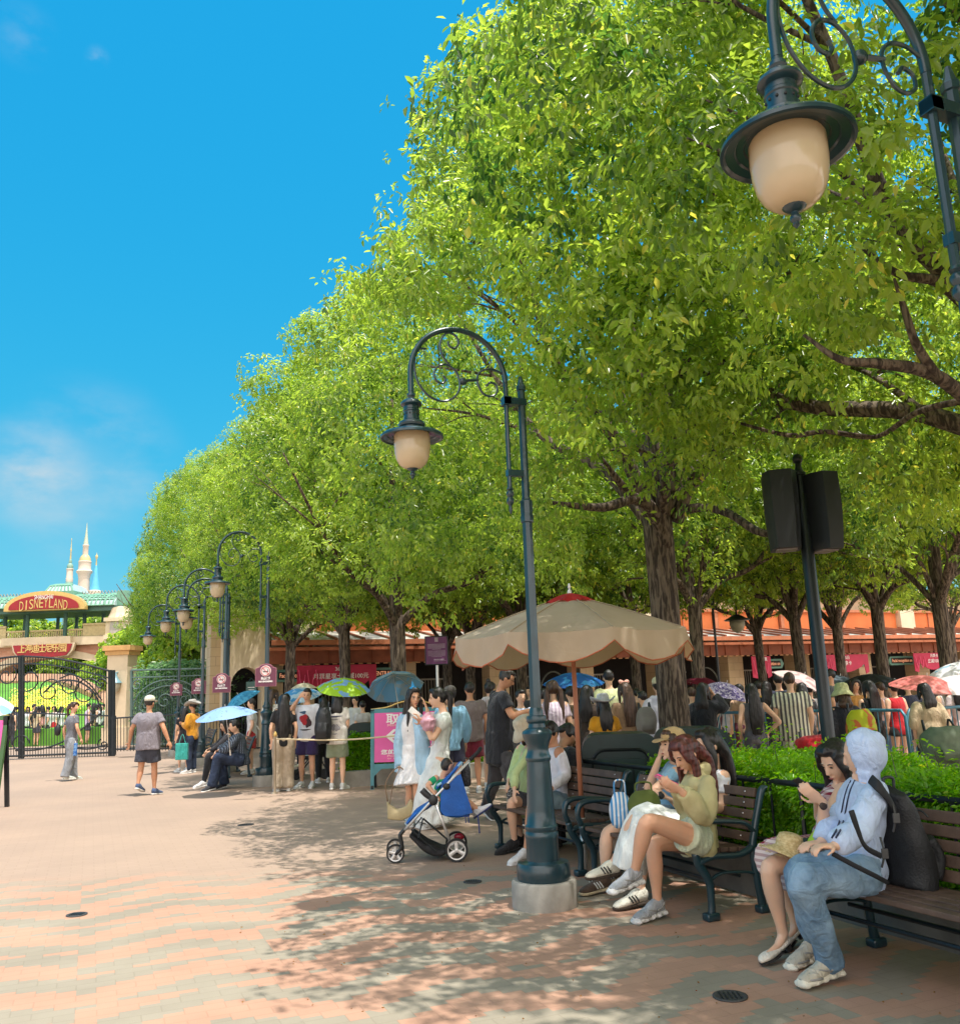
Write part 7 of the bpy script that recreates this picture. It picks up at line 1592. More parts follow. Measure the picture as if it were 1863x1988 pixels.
# --- man in black tee
Bm = V3(*atn(*K8(1690, 1400), 10.05)); Bm.z = 0
def man():
    J = joints(K8, dict(head=(1722, 412, 10.05), neck=(1650, 530, 10.08), shL=(1600, 590, 10.25), shR=(1690, 610, 9.88), elL=(1800, 760, 10.3), wrL=(1900, 800, 10.1), elR=(1780, 800, 9.8), wrR=(1960, 745, 9.85),
        hipL=(1640, 1170, 10.2), hipR=(1700, 1180, 9.95), knL=(1590, 1520, 10.3), anL=(1500, 1830, 10.5), toeL=(1560, 1880, 10.4), knR=(1790, 1500, 9.9), anR=(1800, 1840, 9.95), toeR=(1880, 1890, 9.9)), Bm)
    J['anR'].z = .09; J['toeR'].z = .035; J['anL'].z = .16; J['toeL'].z = .05; return J
J = man(); J.update(hdR=V3(.8, -.1, .3), hdL=V3(.8, 0, .3))
pm = person(Bm, J, V3(.92, -.05, -.5), 2, ('short', (30, 31, 38), dict(loose=.034, drop=.13, fold=.010, name='tee_shirt', fs=7)), ('pants', (70, 68, 72), dict(fold=.011, fs=8)), ('short', 'short'), ((60, 60, 62), (225, 225, 220)), 'man in loose black tee and dark grey track trousers reading a phone', voxel=.012, seed=25, girl=False, torso_scale=1.12, belly=.03)
b = MB(); M = basis(V3(.92, -.05, -.5))
for e in (-1, 1): b.tube([J['head'] + M @ Vector((e * .032 + .018 * math.cos(a), .098, .01 + .014 * math.sin(a))) for a in np.linspace(0, 6.28, 12)], .002, n=4); b.tube([J['head'] + M @ Vector((e * .05, .09, .012)), J['head'] + M @ Vector((e * .078, .0, .012))], .002, n=4)
b.obj('spectacles', M_plastic, pm)
text('ESSENTIALS', .085, mat('grey_leg_print', (.38, .38, .38), .7), pm, J['knR'].lerp(J['anR'], .25) + V3(-.02, -.085, .05), (R(90), R(-78), 0), extrude=.003)
ph = thing('phone', 'phone in the hand of the man in black', 'phone', atn(*K8(2020, 690), 9.9)); b = MB(); Mp = Matrix.Rotation(R(-30), 3, 'Y'); b.box((0, 0, 0), (.15, .075, .010), M=Mp, bev=.003); b.obj('case', M_phone, ph)
# --- two women in white
Bw = V3(*atn(*K8(760, 1500), 10.1)); Bw.z = 0
J = joints(K8, dict(head=(758, 600, 10.05), neck=(740, 760, 10.1), shL=(850, 850, 10.02), shR=(640, 830, 10.2), elL=(880, 1010, 9.95), wrL=(850, 890, 9.82), elR=(590, 1120, 10.2), wrR=(615, 1350, 10.05),
    hipL=(800, 1250, 10.05), hipR=(690, 1250, 10.15), knL=(790, 1560, 10.0), anL=(800, 1920, 10.1), toeL=(830, 1960, 9.95), knR=(720, 1580, 10.1), anR=(700, 1930, 10.2), toeR=(720, 1970, 10.05)), Bw)
for k in ('anL', 'anR'): J[k].z = .09
for k in ('toeL', 'toeR'): J[k].z = .035
J.update(hdL=V3(-.5, -.3, .7), hnL=V3(-.6, .4, 0), hdR=V3(.1, -.1, -1), curlR=1.1)
pw = person(Bw, J, V3(.38, -.9, -.22), 1, ('none', (238, 234, 232), dict(loose=.008, dress=1)), ('dress', (240, 236, 234), dict(hem=.42, flare=.35)), ('front', 'black', .42), ((235, 235, 230), (235, 235, 230)), 'long haired woman in open light blue shirt over a short white dress', voxel=.010, seed=27)
b = MB(); d_ = J['neck'] - (J['hipL'] + J['hipR']) / 2; pel = (J['hipL'] + J['hipR']) / 2; Rt = (J['shR'] - J['shL']).normalized(); Fv = V3(.2, -.95, 0)
for q, e in (('L', -1), ('R', 1)):
    sh_, el_, wr_ = J['sh' + q], J['el' + q], J['wr' + q]; b.loft([sh_ - (sh_ - J['neck']) * .4, sh_, sh_.lerp(el_, .5), el_, el_.lerp(wr_, .5), el_.lerp(wr_, .9)], [.05, .062, .058, .055, .053, .05], n=12, sub=3)
    b.loft([J['neck'] + Rt * e * .075 * 1 - d_ * .06, J['neck'].lerp(pel, .35) + Rt * e * .135 + Fv * .02, J['neck'].lerp(pel, .8) + Rt * e * .16 + Fv * .02, pel + Rt * e * .175 - UPV * .16 + Fv * .02], [(.05, .07), (.065, .11), (.07, .125), (.072, .13)], right=tuple(Rt), n=12, sub=3)
b.loft([J['neck'] - d_ * .08 - Fv * .06, J['neck'].lerp(pel, .5) - Fv * .075, pel - Fv * .09 - UPV * .16], [(.12, .035), (.17, .05), (.19, .06)], right=tuple(Rt), n=14, sub=3)
b.loft([J['neck'] + Rt * .06 + Fv * .03, J['neck'] - Fv * .055 + UPV * .01, J['neck'] - Rt * .06 + Fv * .03], [.022, .028, .022], n=8, sub=3)
link('open_shirt', fuse(b, .012, 2, .007, 31, fs=8), cloth((170, 205, 228)), pw)
M = basis(V3(.38, -.9, -.22)); b = MB(); hc_ = J['head']
b.lathe([(.045, .0), (.045, .006), (.022, .01), (.018, .03), (.002, .085)], hc_ + M @ Vector((.02, .02, .115)), n=14, M=M @ Matrix.Rotation(R(12), 3, 'Y')); b.obj('blue_hair_ornament', mat('bright_blue_felt', (.03, .30, .62), .6), pw, smooth=True)
b = MB(); b.tube([hc_ + M @ Vector((.088 * math.cos(a), -.005, .02 + .098 * math.sin(a))) for a in np.linspace(.1, 3.04, 14)], .006, n=5); b.obj('headband', M_plastic, pw)
b = MB()
for e in (-1, 1): b.tube([hc_ + M @ Vector((e * .031 + .021 * math.cos(a), .099, .006 + .018 * math.sin(a))) for a in np.linspace(0, 6.28, 14)], .0016, n=4)
b.obj('spectacles', M_chrome, pw)
t = thing('shoulder_bag', 'cream crescent shoulder bag hanging from the blue shirted woman\'s hand', 'bag', atn(*K8(620, 1760), 9.98)); b = MB(); o0 = V3(0, 0, 0)
pr2 = [(-.16, .09), (-.155, -.12), (.02, -.14), (.14, -.08), (.15, .06), (.12, .11), (.06, .02), (-.04, -.01), (-.12, .04)]
b.prism(pr2, .06, (0, .03, 0)); me = b.mesh('bag_body'); me = tmpeval(me, lambda o: (setattr(o.modifiers.new('b', 'BEVEL'), 'width', .02), setattr(o.modifiers['b'], 'segments', 3))); link('bag_body', me, mat('cream_leather', (.44, .36, .20), .5, 0, .15, 6, .2), t, smooth=True)
b = MB(); b.tube([(-.15, 0, .08), (-.17, .0, .28), (-.08, 0, .42), (.0, 0, .46), (.06, 0, .40), (.13, 0, .25), (.14, 0, .09)], .007, n=6, sub=5); b.tube([(-.13, .02, .04), (-.08, .02, .28), (-.01, .02, .43), (.02, .02, .44), (.18, .02, .12), (.2, .02, -.02), (.14, .02, .0)], .005, n=6, sub=5); b.obj('strap', mat('tan_strap', (.22, .14, .08), .5), t, smooth=True)
ph = thing('phone', 'pale phone held between the two women in white', 'phone', atn(*K8(765, 765), 9.76)); Mp = Matrix.Rotation(R(-55), 3, 'Y') @ Matrix.Rotation(R(70), 3, 'X'); b = MB(); b.box((0, 0, 0), (.145, .07, .010), M=Matrix.Rotation(R(40), 3, 'Y') @ Matrix.Rotation(R(90), 3, 'X'), bev=.003); b.obj('case', M_phone, ph)
Bv = V3(*atn(*K8(1010, 1500), 9.95)); Bv.z = 0
J = joints(K8, dict(head=(1003, 612, 9.95), neck=(1070, 740, 9.98), shL=(1075, 830, 9.82), shR=(1040, 810, 10.14), elL=(955, 1040, 9.72), wrL=(850, 860, 9.72), elR=(930, 960, 10.1), wrR=(895, 730, 9.98),
    hipL=(1040, 1230, 9.86), hipR=(1010, 1220, 10.04), knL=(990, 1560, 9.84), anL=(1000, 1900, 9.95), toeL=(920, 1940, 9.9), knR=(960, 1560, 10.0), anR=(950, 1920, 10.1), toeR=(880, 1960, 10.05)), Bv)
for k in ('anL', 'anR'): J[k].z = .09
for k in ('toeL', 'toeR'): J[k].z = .035
J.update(hdL=V3(-.55, -.1, .7), hnL=V3(-.7, -.2, -.2), hdR=V3(-.3, 0, .9), hnR=V3(-1, 0, 0), curlR=.3)
pv_ = person(Bv, J, V3(-.95, -.22, -.18), 0, ('puff', (226, 232, 224), dict(loose=.010, dress=1)), ('long', (232, 234, 230), dict(hem=.90, flare=.42, fold=.012, fs=10)), ('pony', 'black', .34), ((235, 235, 230), (235, 235, 230)), 'woman in long white puff sleeved dress with black hair tied back', voxel=.010, seed=33)
t = thing('ribbon_bag', 'shiny pink gathered pouch held by the woman in the long dress', 'bag', atn(*K8(905, 850), 9.72)); b = MB(); b.loft([V3(0, 0, .09), V3(0, 0, .05), V3(0, 0, 0), V3(.02, 0, -.08), V3(.04, 0, -.12)], [.02, .06, .09, .07, .03], n=14, sub=4); link('pouch', fuse(b, .008, 1, .010, 5, fs=30), mat('pink_satin', (.62, .33, .40), .3, 0, .1), t)
b = MB(); b.tube([(.05, 0, -.1), (.06, 0, -.25), (.0, 0, -.3)], .006, n=5, sub=4); b.obj('drawstring', mat('pink_satin', (.62, .33, .40)), t)
# ------------------------------------------------------------------ pushchair and child
SO = V3(*gnd(832, 1668)); SO.z = 0
def Q(x, y, dy=0.0):
    p = at(*K3(x, y), SO.y + dy); return p - SO
st_ = thing('pushchair', 'blue pushchair with silver frame and three spoke wheels carrying a small child', 'pushchair', SO)
W2 = .20
M_blue2 = mat('royal_blue_fabric', (.004, .10, .42), .55, 0, .15, 6, .4, 40)
for i, sy in enumerate((-W2, W2)):
    b = MB(); b.loft([Q(355, 1130, sy), Q(600, 860, sy), Q(940, 500, sy)], [(.016, .013)] * 3, right=(0, 1, 0), n=10); b.obj('main_tube', M_alu, st_, smooth=True)
    b = MB(); b.loft([Q(640, 880, sy), Q(700, 1030, sy), Q(765, 1210, sy)], [(.015, .013)] * 3, right=(0, 1, 0), n=10); b.obj('rear_leg', M_alu, st_, smooth=True)
    b = MB(); b.loft([Q(365, 1110, sy), Q(330, 1160, sy), Q(345, 1250, sy), Q(290, 1330, sy)], [(.026, .018), (.03, .02), (.022, .018), (.014, .014)], right=(0, 1, 0), n=10, sub=3); b.obj('front_fork', M_plastic, st_, smooth=True)
    b = MB(); b.ell(Q(620, 850, sy * 1.05), (.045, .022, .05)); b.ell(Q(735, 730, sy * 1.05), (.035, .02, .03)); b.obj('hinge', M_plastic, st_, smooth=True)
    b = MB(); b.loft([Q(520, 760, sy), Q(560, 800, sy), Q(620, 850, sy)], [(.022, .03), (.025, .03), (.02, .02)], right=(0, 1, 0), n=10, sub=3); b.obj('armrest', M_plastic, st_, smooth=True)
def wheel(c, r, label_part, spokes=3):
    MX = Matrix.Rotation(R(90), 3, 'X'); b = MB(); b.lathe([(r * .80, -.016), (r * .97, -.018), (r, 0), (r * .97, .018), (r * .80, .016), (r * .78, 0), (r * .80, -.016)], c, n=36, M=MX, cap=False); w = b.obj('wheel', M_rubber, st_, auto=50)
    b = MB(); b.lathe([(r * .70, -.012), (r * .80, -.013), (r * .80, .013), (r * .70, .012), (r * .70, -.012)], c, n=36, M=MX, cap=False); b.obj('rim', M_alu if spokes == 3 else M_chrome, w, auto=40)
    b = MB()
    for k in range(spokes): a = R(92 + 360 / spokes * k); b.loft([c, c + V3(math.cos(a), 0, math.sin(a)) * r * .74], [(r * .16, .010), (r * .19, .010)], right=V3(-math.sin(a), 0, math.cos(a)), n=8)
    b.lathe([(0, -.02), (r * .16, -.018), (r * .16, .018), (0, .02)], c, n=16, M=MX); b.obj('spokes', M_alu, w, auto=40)
for sy in (-W2 - .02, W2 + .02):
    c = Q(825, 1310, sy); c.z = .105; wheel(c, .105, '')
for sy in (-W2 + .04, W2 - .04):
    c = Q(290, 1330, sy); c.z = .085; wheel(c, .085, '', 5)
b = MB(); h0, h1 = Q(940, 500, -W2), Q(940, 500, W2); b.tube([h0, Q(1010, 430, -W2), Q(1030, 400, -W2 * .6), Q(1030, 400, W2 * .6), Q(1010, 430, W2), h1], .018, n=10, sub=5); b.obj('handle_bar', mat('foam_grip', (.02, .02, .02), .8), st_, smooth=True)
b = MB(); b.tube([Q(825, 1310, -W2), Q(825, 1310, W2)], .010, n=8); b.tube([Q(360, 1130, -W2), Q(360, 1130, W2)], .012, n=8); b.tube([Q(700, 1030, -W2), Q(700, 1030, W2)], .012, n=8); b.obj('axle', M_plastic, st_)
def slab(pts, th, mt, name, par=st_, fold=.004, seed=0, vox=.012):
    """cloth panel across the width through side-view points"""
    b = MB(); b.loft([Q(x, y) for x, y in pts], [(W2 - .012, t_) for t_ in (th if isinstance(th, list) else [th] * len(pts))], right=(0, 1, 0), n=14, sub=4, super_=.6); return link(name, fuse(b, vox, 2, fold, seed, fs=12), mt, par)
slab([(860, 520), (760, 640), (650, 740)], [.012, .016, .018], M_blue2, 'backrest')
slab([(400, 1040), (470, 960), (560, 900), (640, 850)], [.014, .02, .024, .02], M_blue2, 'footmuff')
slab([(690, 930), (810, 960), (940, 965)], [.03, .03, .02], M_blue2, 'seat')
for sy in (-W2 - .004, W2 - .004):
    b = MB(); pl = [(690, 700), (860, 620), (900, 760), (965, 960), (880, 985), (720, 990), (680, 940)]; ps = [Q(x, y, sy) for x, y in pl]; b.add(ps + [p + V3(0, .010, 0) for p in ps], [tuple(range(7)), tuple(range(13, 6, -1))] + [(i, (i + 1) % 7, (i + 1) % 7 + 7, i + 7) for i in range(7)])
    b.obj('side_panel', M_blue2, st_)
b = MB(); b.tube([Q(690, 700, -W2 - .01), Q(660, 720, -W2 - .01), Q(700, 700, -W2 * .2), Q(870, 520, -W2)], .012, n=6, sub=3); b.obj('piping', mat('light_blue_piping', (.3, .55, .75), .6), st_)
slab([(430, 1130), (560, 1240), (680, 1290), (735, 1270)], [.02, .045, .04, .02], mat('black_mesh_basket', (.02, .02, .022), .8, 0, .3, 30, .4, 200), 'basket')
for sy in (-W2, W2): b = MB(); b.tube([Q(520, 1000, sy), Q(430, 1110, sy), Q(640, 1300, sy)], .008, n=6); b.tube([Q(530, 1010, sy), Q(750, 1200, sy)], .009, n=6); b.tube([Q(530, 1010, sy), Q(490, 1180, sy)], .008, n=6); b.obj('brace', M_iron, st_)
b = MB(); b.tube([Q(1010, 980, -W2), Q(1020, 1080, -W2), Q(1025, 1140, -W2)], .006, n=5); b.tube([Q(900, 980, -W2), Q(905, 1050, -W2)], .005, n=5); b.tube([Q(925, 980, -W2), Q(930, 1050, -W2)], .005, n=5); b.obj('tie_ribbon', mat('navy_ribbon', (.02, .04, .2), .6), st_)
b = MB(); c = Q(845, 1170, .1); b.ell(c, (.05, .03, .035)); b.obj('red_guard', mat('dark_red_plastic', (.3, .01, .03), .25), st_, smooth=True)
# clutter bag at the handle
bag('small black and white charm covered pouch hanging behind the pushchair', K3, 905, 640, (SO.y + .12) / KF, (.05, .05, .10), mat('black_patterned', (.05, .05, .06), .7, 0, .9, 60), 9, name='charm_pouch')
# child
CB = SO + V3(0, 0, 0)
def CQ(x, y, dy=0): return Q(x, y, dy)
Jc = dict(head=CQ(745, 555, .0), neck=CQ(700, 650, .0), shL=CQ(640, 660, -.10), shR=CQ(680, 690, .10), elL=CQ(570, 720, -.14), wrL=CQ(625, 790, -.17), elR=CQ(640, 800, .13), wrR=CQ(700, 830, .1),
    hipL=CQ(740, 900, -.06), hipR=CQ(740, 900, .06), knL=CQ(900, 860, -.07), anL=CQ(1030, 945, -.07), toeL=CQ(1130, 880, -.07), knR=CQ(900, 870, .07), anR=CQ(1010, 960, .07), toeR=CQ(1110, 900, .07), hdL=V3(.5, -.1, -.4), hnL=V3(0, 0, -1), curlL=1.0)
pc = person(CB, Jc, V3(.75, .5, .1), 1, ('short', (20, 160, 105), dict(loose=.012, fold=.004)), ('shorts', (40, 60, 120), dict(len=.6, fold=.003)), ('buzz', 'short'), ((222, 226, 232), (50, 60, 110)), 'small child in green tee lying back in the blue pushchair', H=.66, voxel=.009, seed=41, girl=True, facial=True)
# ------------------------------------------------------------------ farther people
KG = lambda x, y: (x * .1865, 1241 + y * .1865)          # gate crop
KQ = lambda x, y: (330.9 + x * .1865, 1241 + y * .1865)  # queue crop
KR = lambda x, y: (1323.6 + x * .2896, 1158.2 + y * .2896)
KS = lambda x, y: (1571.9 + x * .1563, 1241 + y * .1563)
def cr(K, x, y, *a, **k): return crowd(*K(x, y), *a, **k)
QG = 'people queuing left of the pink arrow sign'; CG = 'people waiting in the shade behind the benches'; RG = 'people behind the blue barriers'; GG = 'people in the sun beyond the iron gate'
G = None
# man in grey tee walking away
c_ = gnd(283, 1545)
J = stand_joints(1.66, 'stand', None, .10, False); J['anL'].z = .20; J['anL'].y = -.10; J['toeL'] = J['anL'] + V3(0, .14, -.10)
J['elL'] = V3(-.29, -.03, 1.12); J['wrL'] = V3(-.36, .04, .90); J['elR'] = V3(.30, -.04, 1.12); J['wrR'] = V3(.38, .0, .90)
person((c_.x, c_.y, 0), J, V3(.12, 1, -.05), 2, ('short', (132, 126, 134), dict(loose=.032, drop=.12, fold=.008, name='tee_shirt')), ('shorts', (58, 60, 72), dict(len=.80)), ('short', 'short'), ((70, 92, 130), (225, 222, 215)), 'man in grey tee, navy shorts and pale cap walking away from the camera', H=.975, voxel=.013, hat=('cap', (222, 216, 196)), seed=51, girl=False, facial=False, rz=R(-8), torso_scale=1.12)
# woman in grey with blue bag
c_ = gnd(134, 1516)
J = stand_joints(1.64, 'stand', None, -.14, True); J['elR'] = V3(.23, .0, 1.10); J['wrR'] = V3(.22, .10, .88)
person((c_.x, c_.y, 0), J, V3(.9, .5, -.05), 1, ('short', (112, 114, 122), dict(loose=.016, fold=.006, name='tee_shirt')), ('wide', (136, 140, 146), dict(fold=.008)), ('pony', 'brown', .22), ((200, 205, 195), (230, 230, 225)), 'woman in grey tee and wide grey trousers strolling left of the plaza', H=.965, voxel=.014, seed=52, facial=False, rz=R(-40))
t = thing('carrier_bag', 'blue printed carrier bag of the woman in grey', 'bag', at(*KG(765, 1150), c_.y - .12)); b = MB(); b.box((0, 0, 0), (.15, .06, .26), bev=.01); b.obj('bag_body', umat('blue_print', (40, 110, 200), (130, 180, 230), 14), t); b = MB(); b.tube([(-.05, 0, .12), (0, 0, .24), (.05, 0, .12)], .006, n=5, sub=3); b.obj('handles', M_white, t)
t = thing('shoulder_bag', 'small black bag on the back of the woman in grey', 'bag', at(*KG(600, 950), c_.y - .02)); b = MB(); b.ell((0, 0, 0), (.07, .06, .12)); b.obj('bag_body', mat('black_nylon', (.012, .013, .015)), t, smooth=True); b = MB(); b.tube([(0, 0, .1), (.05, -.05, .35), (.12, -.06, .48)], .01, n=5, sub=3); b.obj('strap', M_plastic, t)
# left queue
cr(KQ, 240, 650, 19.5, 75, 'person in mustard shirt, jeans and grey hat standing by the benches', ('long', (214, 146, 28), dict(loose=.02)), ('jeans', M_dark_dnm), ('short', 'black'), girl=False, pose='phone', hat=('cowboy', (170, 166, 160)), skin_t=2, H=1.68)
cr(KQ, 150, 690, 19.9, 40, 'dark haired woman with turquoise bag beside the mustard shirt', ('short', (34, 32, 40)), ('skirt', (36, 34, 42), dict(hem=.45)), ('long', 'black', .3), pose='stand', H=1.58)
t = thing('carrier_bag', 'turquoise bag hanging beside the mustard shirted person', 'bag', at(*KQ(120, 1170), 19.4)); b = MB(); b.box((0, 0, 0), (.26, .08, .34), bev=.01); b.obj('bag_body', cloth((60, 175, 165)), t); b = MB(); b.tube([(-.07, 0, .16), (0, 0, .36), (.07, 0, .16)], .007, n=5, sub=3); b.obj('handles', cloth((60, 175, 165)), t)
# plaid sitter on the bench
Bp = at(*KQ(700, 1250), 16.6); Bp.z = 0
KF = 1.06
J = joints(KQ, dict(head=(665, 905, 15.5), neck=(690, 975, 15.55), shL=(700, 1020, 15.4), shR=(690, 1010, 15.75), elL=(600, 1130, 15.3), wrL=(505, 1190, 15.3), elR=(590, 1110, 15.7), wrR=(500, 1160, 15.5),
    hipL=(760, 1260, 15.45), hipR=(740, 1250, 15.7), knL=(500, 1230, 15.3), anL=(440, 1500, 15.3), toeL=(370, 1540, 15.2), knR=(520, 1250, 15.6), anR=(560, 1490, 15.6), toeR=(500, 1540, 15.5)), Bp)
for k in ('anL', 'anR'): J[k].z = .10
for k in ('toeL', 'toeR'): J[k].z = .035
person(Bp, J, V3(-.9, -.3, -.15), 0, ('long', plaid('grey_plaid', (110, 122, 138), (30, 34, 44), (70, 76, 88), .045), dict(loose=.022)), ('wide', M_dark_dnm), ('short', 'black'), ((38, 38, 44), (232, 232, 228)), 'person in grey plaid shirt and dark wide jeans sitting left of the second lamp post', voxel=.016, seed=61, girl=False)
Bp2 = at(*KQ(600, 1250), 17.3); Bp2.z = 0
J2 = {k: v.copy() if isinstance(v, Vector) else v for k, v in J.items()}
person(Bp2, J2, V3(-.6, -.7, -.3), 0, ('long', (38, 36, 42), dict(loose=.014)), ('pants', (30, 30, 36)), ('long', 'black', .4), ((230, 230, 228), (232, 232, 228)), 'person with long black hair sitting under the flowered umbrella', voxel=.018, seed=62)
Q3 = [ # x, ytop, Y, yaw, label, top, bottom, hair, kw
 (530, 1295, 17.5, -20, 'woman in loose cream shirt left of the second lamp post', ('long', (230, 226, 218), dict(loose=.03)), ('shorts', (230, 226, 218)), ('long', 'brown', .3), dict(pose='phone', H=1.66)),
 (556, 1345, 17.2, 10, 'short haired person in dark top right behind the second lamp post', ('short', (46, 44, 50)), ('pants', (40, 40, 46)), ('short', 'black'), dict(girl=False, H=1.62)),
 (551, 1346, 14.9, 15, 'woman with very long black hair, black top and wide beige trousers', ('short', (22, 22, 26), dict(loose=.014)), ('wide', (176, 160, 138)), ('long', 'black', .55), dict(H=1.60, pose='stand')),
 (597, 1334, 15.4, 170, 'tall man in white printed tee and purple shorts holding a phone to his ear', ('short', (226, 228, 238), dict(loose=.03)), ('shorts', (52, 38, 88), dict(len=.85)), ('short', 'black'), dict(girl=False, pose='headup', H=1.76, skin_t=1)),
 (575, 1360, 17.8, 200, 'smiling woman behind the tall man in the printed tee', ('short', (60, 58, 70)), ('pants', (40, 40, 60)), ('long', 'black', .2), dict(H=1.56)),
 (654, 1340, 14.9, -10, 'woman in white tee with grey back print, green shorts and long black hair', ('short', (232, 226, 220), dict(loose=.036, drop=.12)), ('shorts', (136, 146, 120), dict(len=.85)), ('long', 'black', .22), dict(H=1.60, pose='phone')),
 (628, 1352, 16.1, 20, 'person in black top carrying black bags between the white tees', ('short', (24, 24, 28), dict(loose=.03)), ('pants', (26, 26, 32)), ('long', 'black', .2), dict(H=1.6)),
 (690, 1350, 20.5, 150, 'person in pale top behind the green and blue umbrella', ('short', (214, 214, 208)), ('pants', (80, 80, 84)), ('short', 'black'), dict(girl=False, H=1.66)),
 (704, 1362, 18.6, 30, 'woman in pale striped top near the rear hedge', ('short', (196, 196, 198)), ('pants', (60, 66, 60)), ('short', 'black'), dict(H=1.55)),
 (490, 1352, 18.8, 100, 'person in white beside the red cushion near the second lamp post', ('short', (222, 222, 220)), ('shorts', (200, 60, 60)), ('short', 'black'), dict(H=1.5, girl=False)),
]
for (x, y, Y, yaw, lb, tp_, bt, hr, kw) in Q3:
    p_ = crowd(x, y, Y, yaw, lb, tp_, bt, hr, group=QG, **kw)
    if 'tall man' in lb and lb[0] == 't': shirt_print(p_, 1, [((190, 50, 60), .02, 1.17, .075, .09), ((70, 50, 60), -.06, 1.12, .05, .10), ((60, 90, 120), .03, 1.29, .06, .025), ((50, 45, 50), .0, .99, .10, .012)])
    if 'grey back print' in lb: shirt_print(p_, -1, [((84, 84, 110), 0, 1.21, .13, .012), ((150, 148, 150), 0, 1.16, .07, .010), ((130, 126, 132), -.03, 1.03, .05, .05), ((150, 146, 150), .05, 1.02, .045, .055), ((160, 158, 160), 0, .92, .05, .010)])
# print blocks on two shirts
# right of the sign
Q4 = [
 (874, 1331, 12.2, 25, 'person in light denim shirt with black cross strap right of the puff sleeved dress', ('long', (128, 176, 206), dict(loose=.012, drop=.1)), ('shorts', (34, 36, 60), dict(len=.7)), ('short', 'black'), dict(girl=False, H=1.64, hat=('cap', (70, 66, 62)))),
 (911, 1322, 13.6, 12, 'person in brown grey tee and maroon shorts behind the denim shirt', ('short', (124, 112, 112), dict(loose=.034, drop=.06)), ('shorts', (110, 20, 44), dict(len=.85)), ('short', 'black'), dict(girl=False, H=1.68, skin_t=2)),
 (949, 1321, 14.0, -15, 'woman in pale striped hooded dress with hair bun left of the man in black', ('short', stripes('fine_pale_stripes', (228, 220, 220), (180, 168, 172), .03), dict(loose=.036, hood='down', drop=.1)), ('skirt', stripes('fine_pale_stripes', (228, 220, 220), (180, 168, 172), .03), dict(hem=.42, flare=.2)), ('bun', 'black'), dict(H=1.66)),
 (1009, 1336, 12.6, 190, 'person in pale blue behind the man in black', ('short', (196, 208, 232)), ('shorts', (60, 60, 70)), ('short', 'black'), dict(H=1.62, girl=False)),
 (1072, 1318, 11.6, 5, 'woman with long ribboned pigtails in a lilac white layered dress', ('short', stripes('lilac_folds', (222, 208, 220), (190, 172, 190), .05), dict(loose=.014)), ('long', stripes('lilac_folds', (222, 208, 220), (190, 172, 190), .05), dict(hem=.8, flare=.35)), ('pigtails', 'brown', .42), dict(H=1.62)),
 (1052, 1335, 12.8, -10, 'person in pale yellow shirt with dark crossbody strap behind the lamp post', ('short', (222, 222, 196), dict(loose=.03)), ('pants', (60, 60, 60)), ('short', 'black'), dict(H=1.62, girl=False)),
 (1107, 1330, 12.6, 20, 'woman in olive brown top behind the terracotta pole', ('short', (92, 72, 42), dict(loose=.02)), ('pants', (40, 36, 34)), ('short', 'black'), dict(H=1.6)),
 (1137, 1328, 12.3, -20, 'person with hair clip and long dark hair in brown top', ('short', (70, 56, 48), dict(loose=.02)), ('pants', (40, 36, 34)), ('long', 'black', .35), dict(H=1.6)),
 (1170, 1350, 10.9, 4, 'woman in mustard shirt and light grey western hat seen from behind', ('short', (214, 148, 22), dict(loose=.03)), ('pants', (50, 46, 44)), ('long', 'black', .30), dict(H=1.50, hat=('cowboy', (186, 188, 192)))),
 (1180, 1298, 14.0, 8, 'tall man in pale yellow green shirt behind the western hat', ('short', (216, 222, 170), dict(loose=.03)), ('pants', (60, 60, 60)), ('short', 'black'), dict(H=1.78, girl=False)),
 (1212, 1322, 11.9, 6, 'woman with long wavy brown hair, tan top and pink bow', ('short', (150, 120, 92), dict(loose=.02)), ('pants', (90, 80, 70)), ('long', 'brown', .42), dict(H=1.62, hat=('bow', (240, 178, 160)))),
 (1276, 1314, 11.8, -8, 'person in white hooded jacket and pale cap left of the thick trunk', ('long', (226, 222, 236), dict(loose=.034, hood='down', drop=.1)), ('pants', (90, 90, 100)), ('short', 'black'), dict(H=1.66, hat=('cap', (232, 222, 186)))),
 (1246, 1345, 13.4, 30, 'person with grey shoulder bag behind the white hooded jacket', ('short', (200, 196, 190)), ('pants', (70, 70, 70)), ('short', 'black'), dict(H=1.56)),
 (870, 1345, 16.0, 160, 'person with short hair facing the camera behind the long white dress', ('short', (70, 70, 80)), ('pants', (40, 40, 46)), ('short', 'black'), dict(H=1.6, girl=False)),
 (1235, 1338, 16.5, 0, 'person in grey in the third row left of the thick trunk', ('short', (140, 140, 146)), ('pants', (50, 50, 60)), ('short', 'black'), dict(H=1.6, girl=False)),
 (1090, 1340, 16.5, 0, 'person in dark green in the third row under the parasol', ('short', (50, 66, 56)), ('pants', (50, 50, 60)), ('long', 'black', .3), dict(H=1.58)),
 (1028, 1330, 17.5, 150, 'person facing the camera in the third row left of the lamp post shaft', ('short', (60, 60, 66)), ('pants', (50, 50, 60)), ('short', 'black'), dict(H=1.68, girl=False)),
 (975, 1335, 18.5, 0, 'person in black cap behind the man in black', ('short', (40, 42, 46)), ('pants', (50, 50, 60)), ('short', 'black'), dict(H=1.66, girl=False, hat=('cap', (36, 36, 40)))),
]
for (x, y, Y, yaw, lb, tp_, bt, hr, kw) in Q4: crowd(x, y, Y, yaw, lb, tp_, bt, hr, group=CG, **kw)
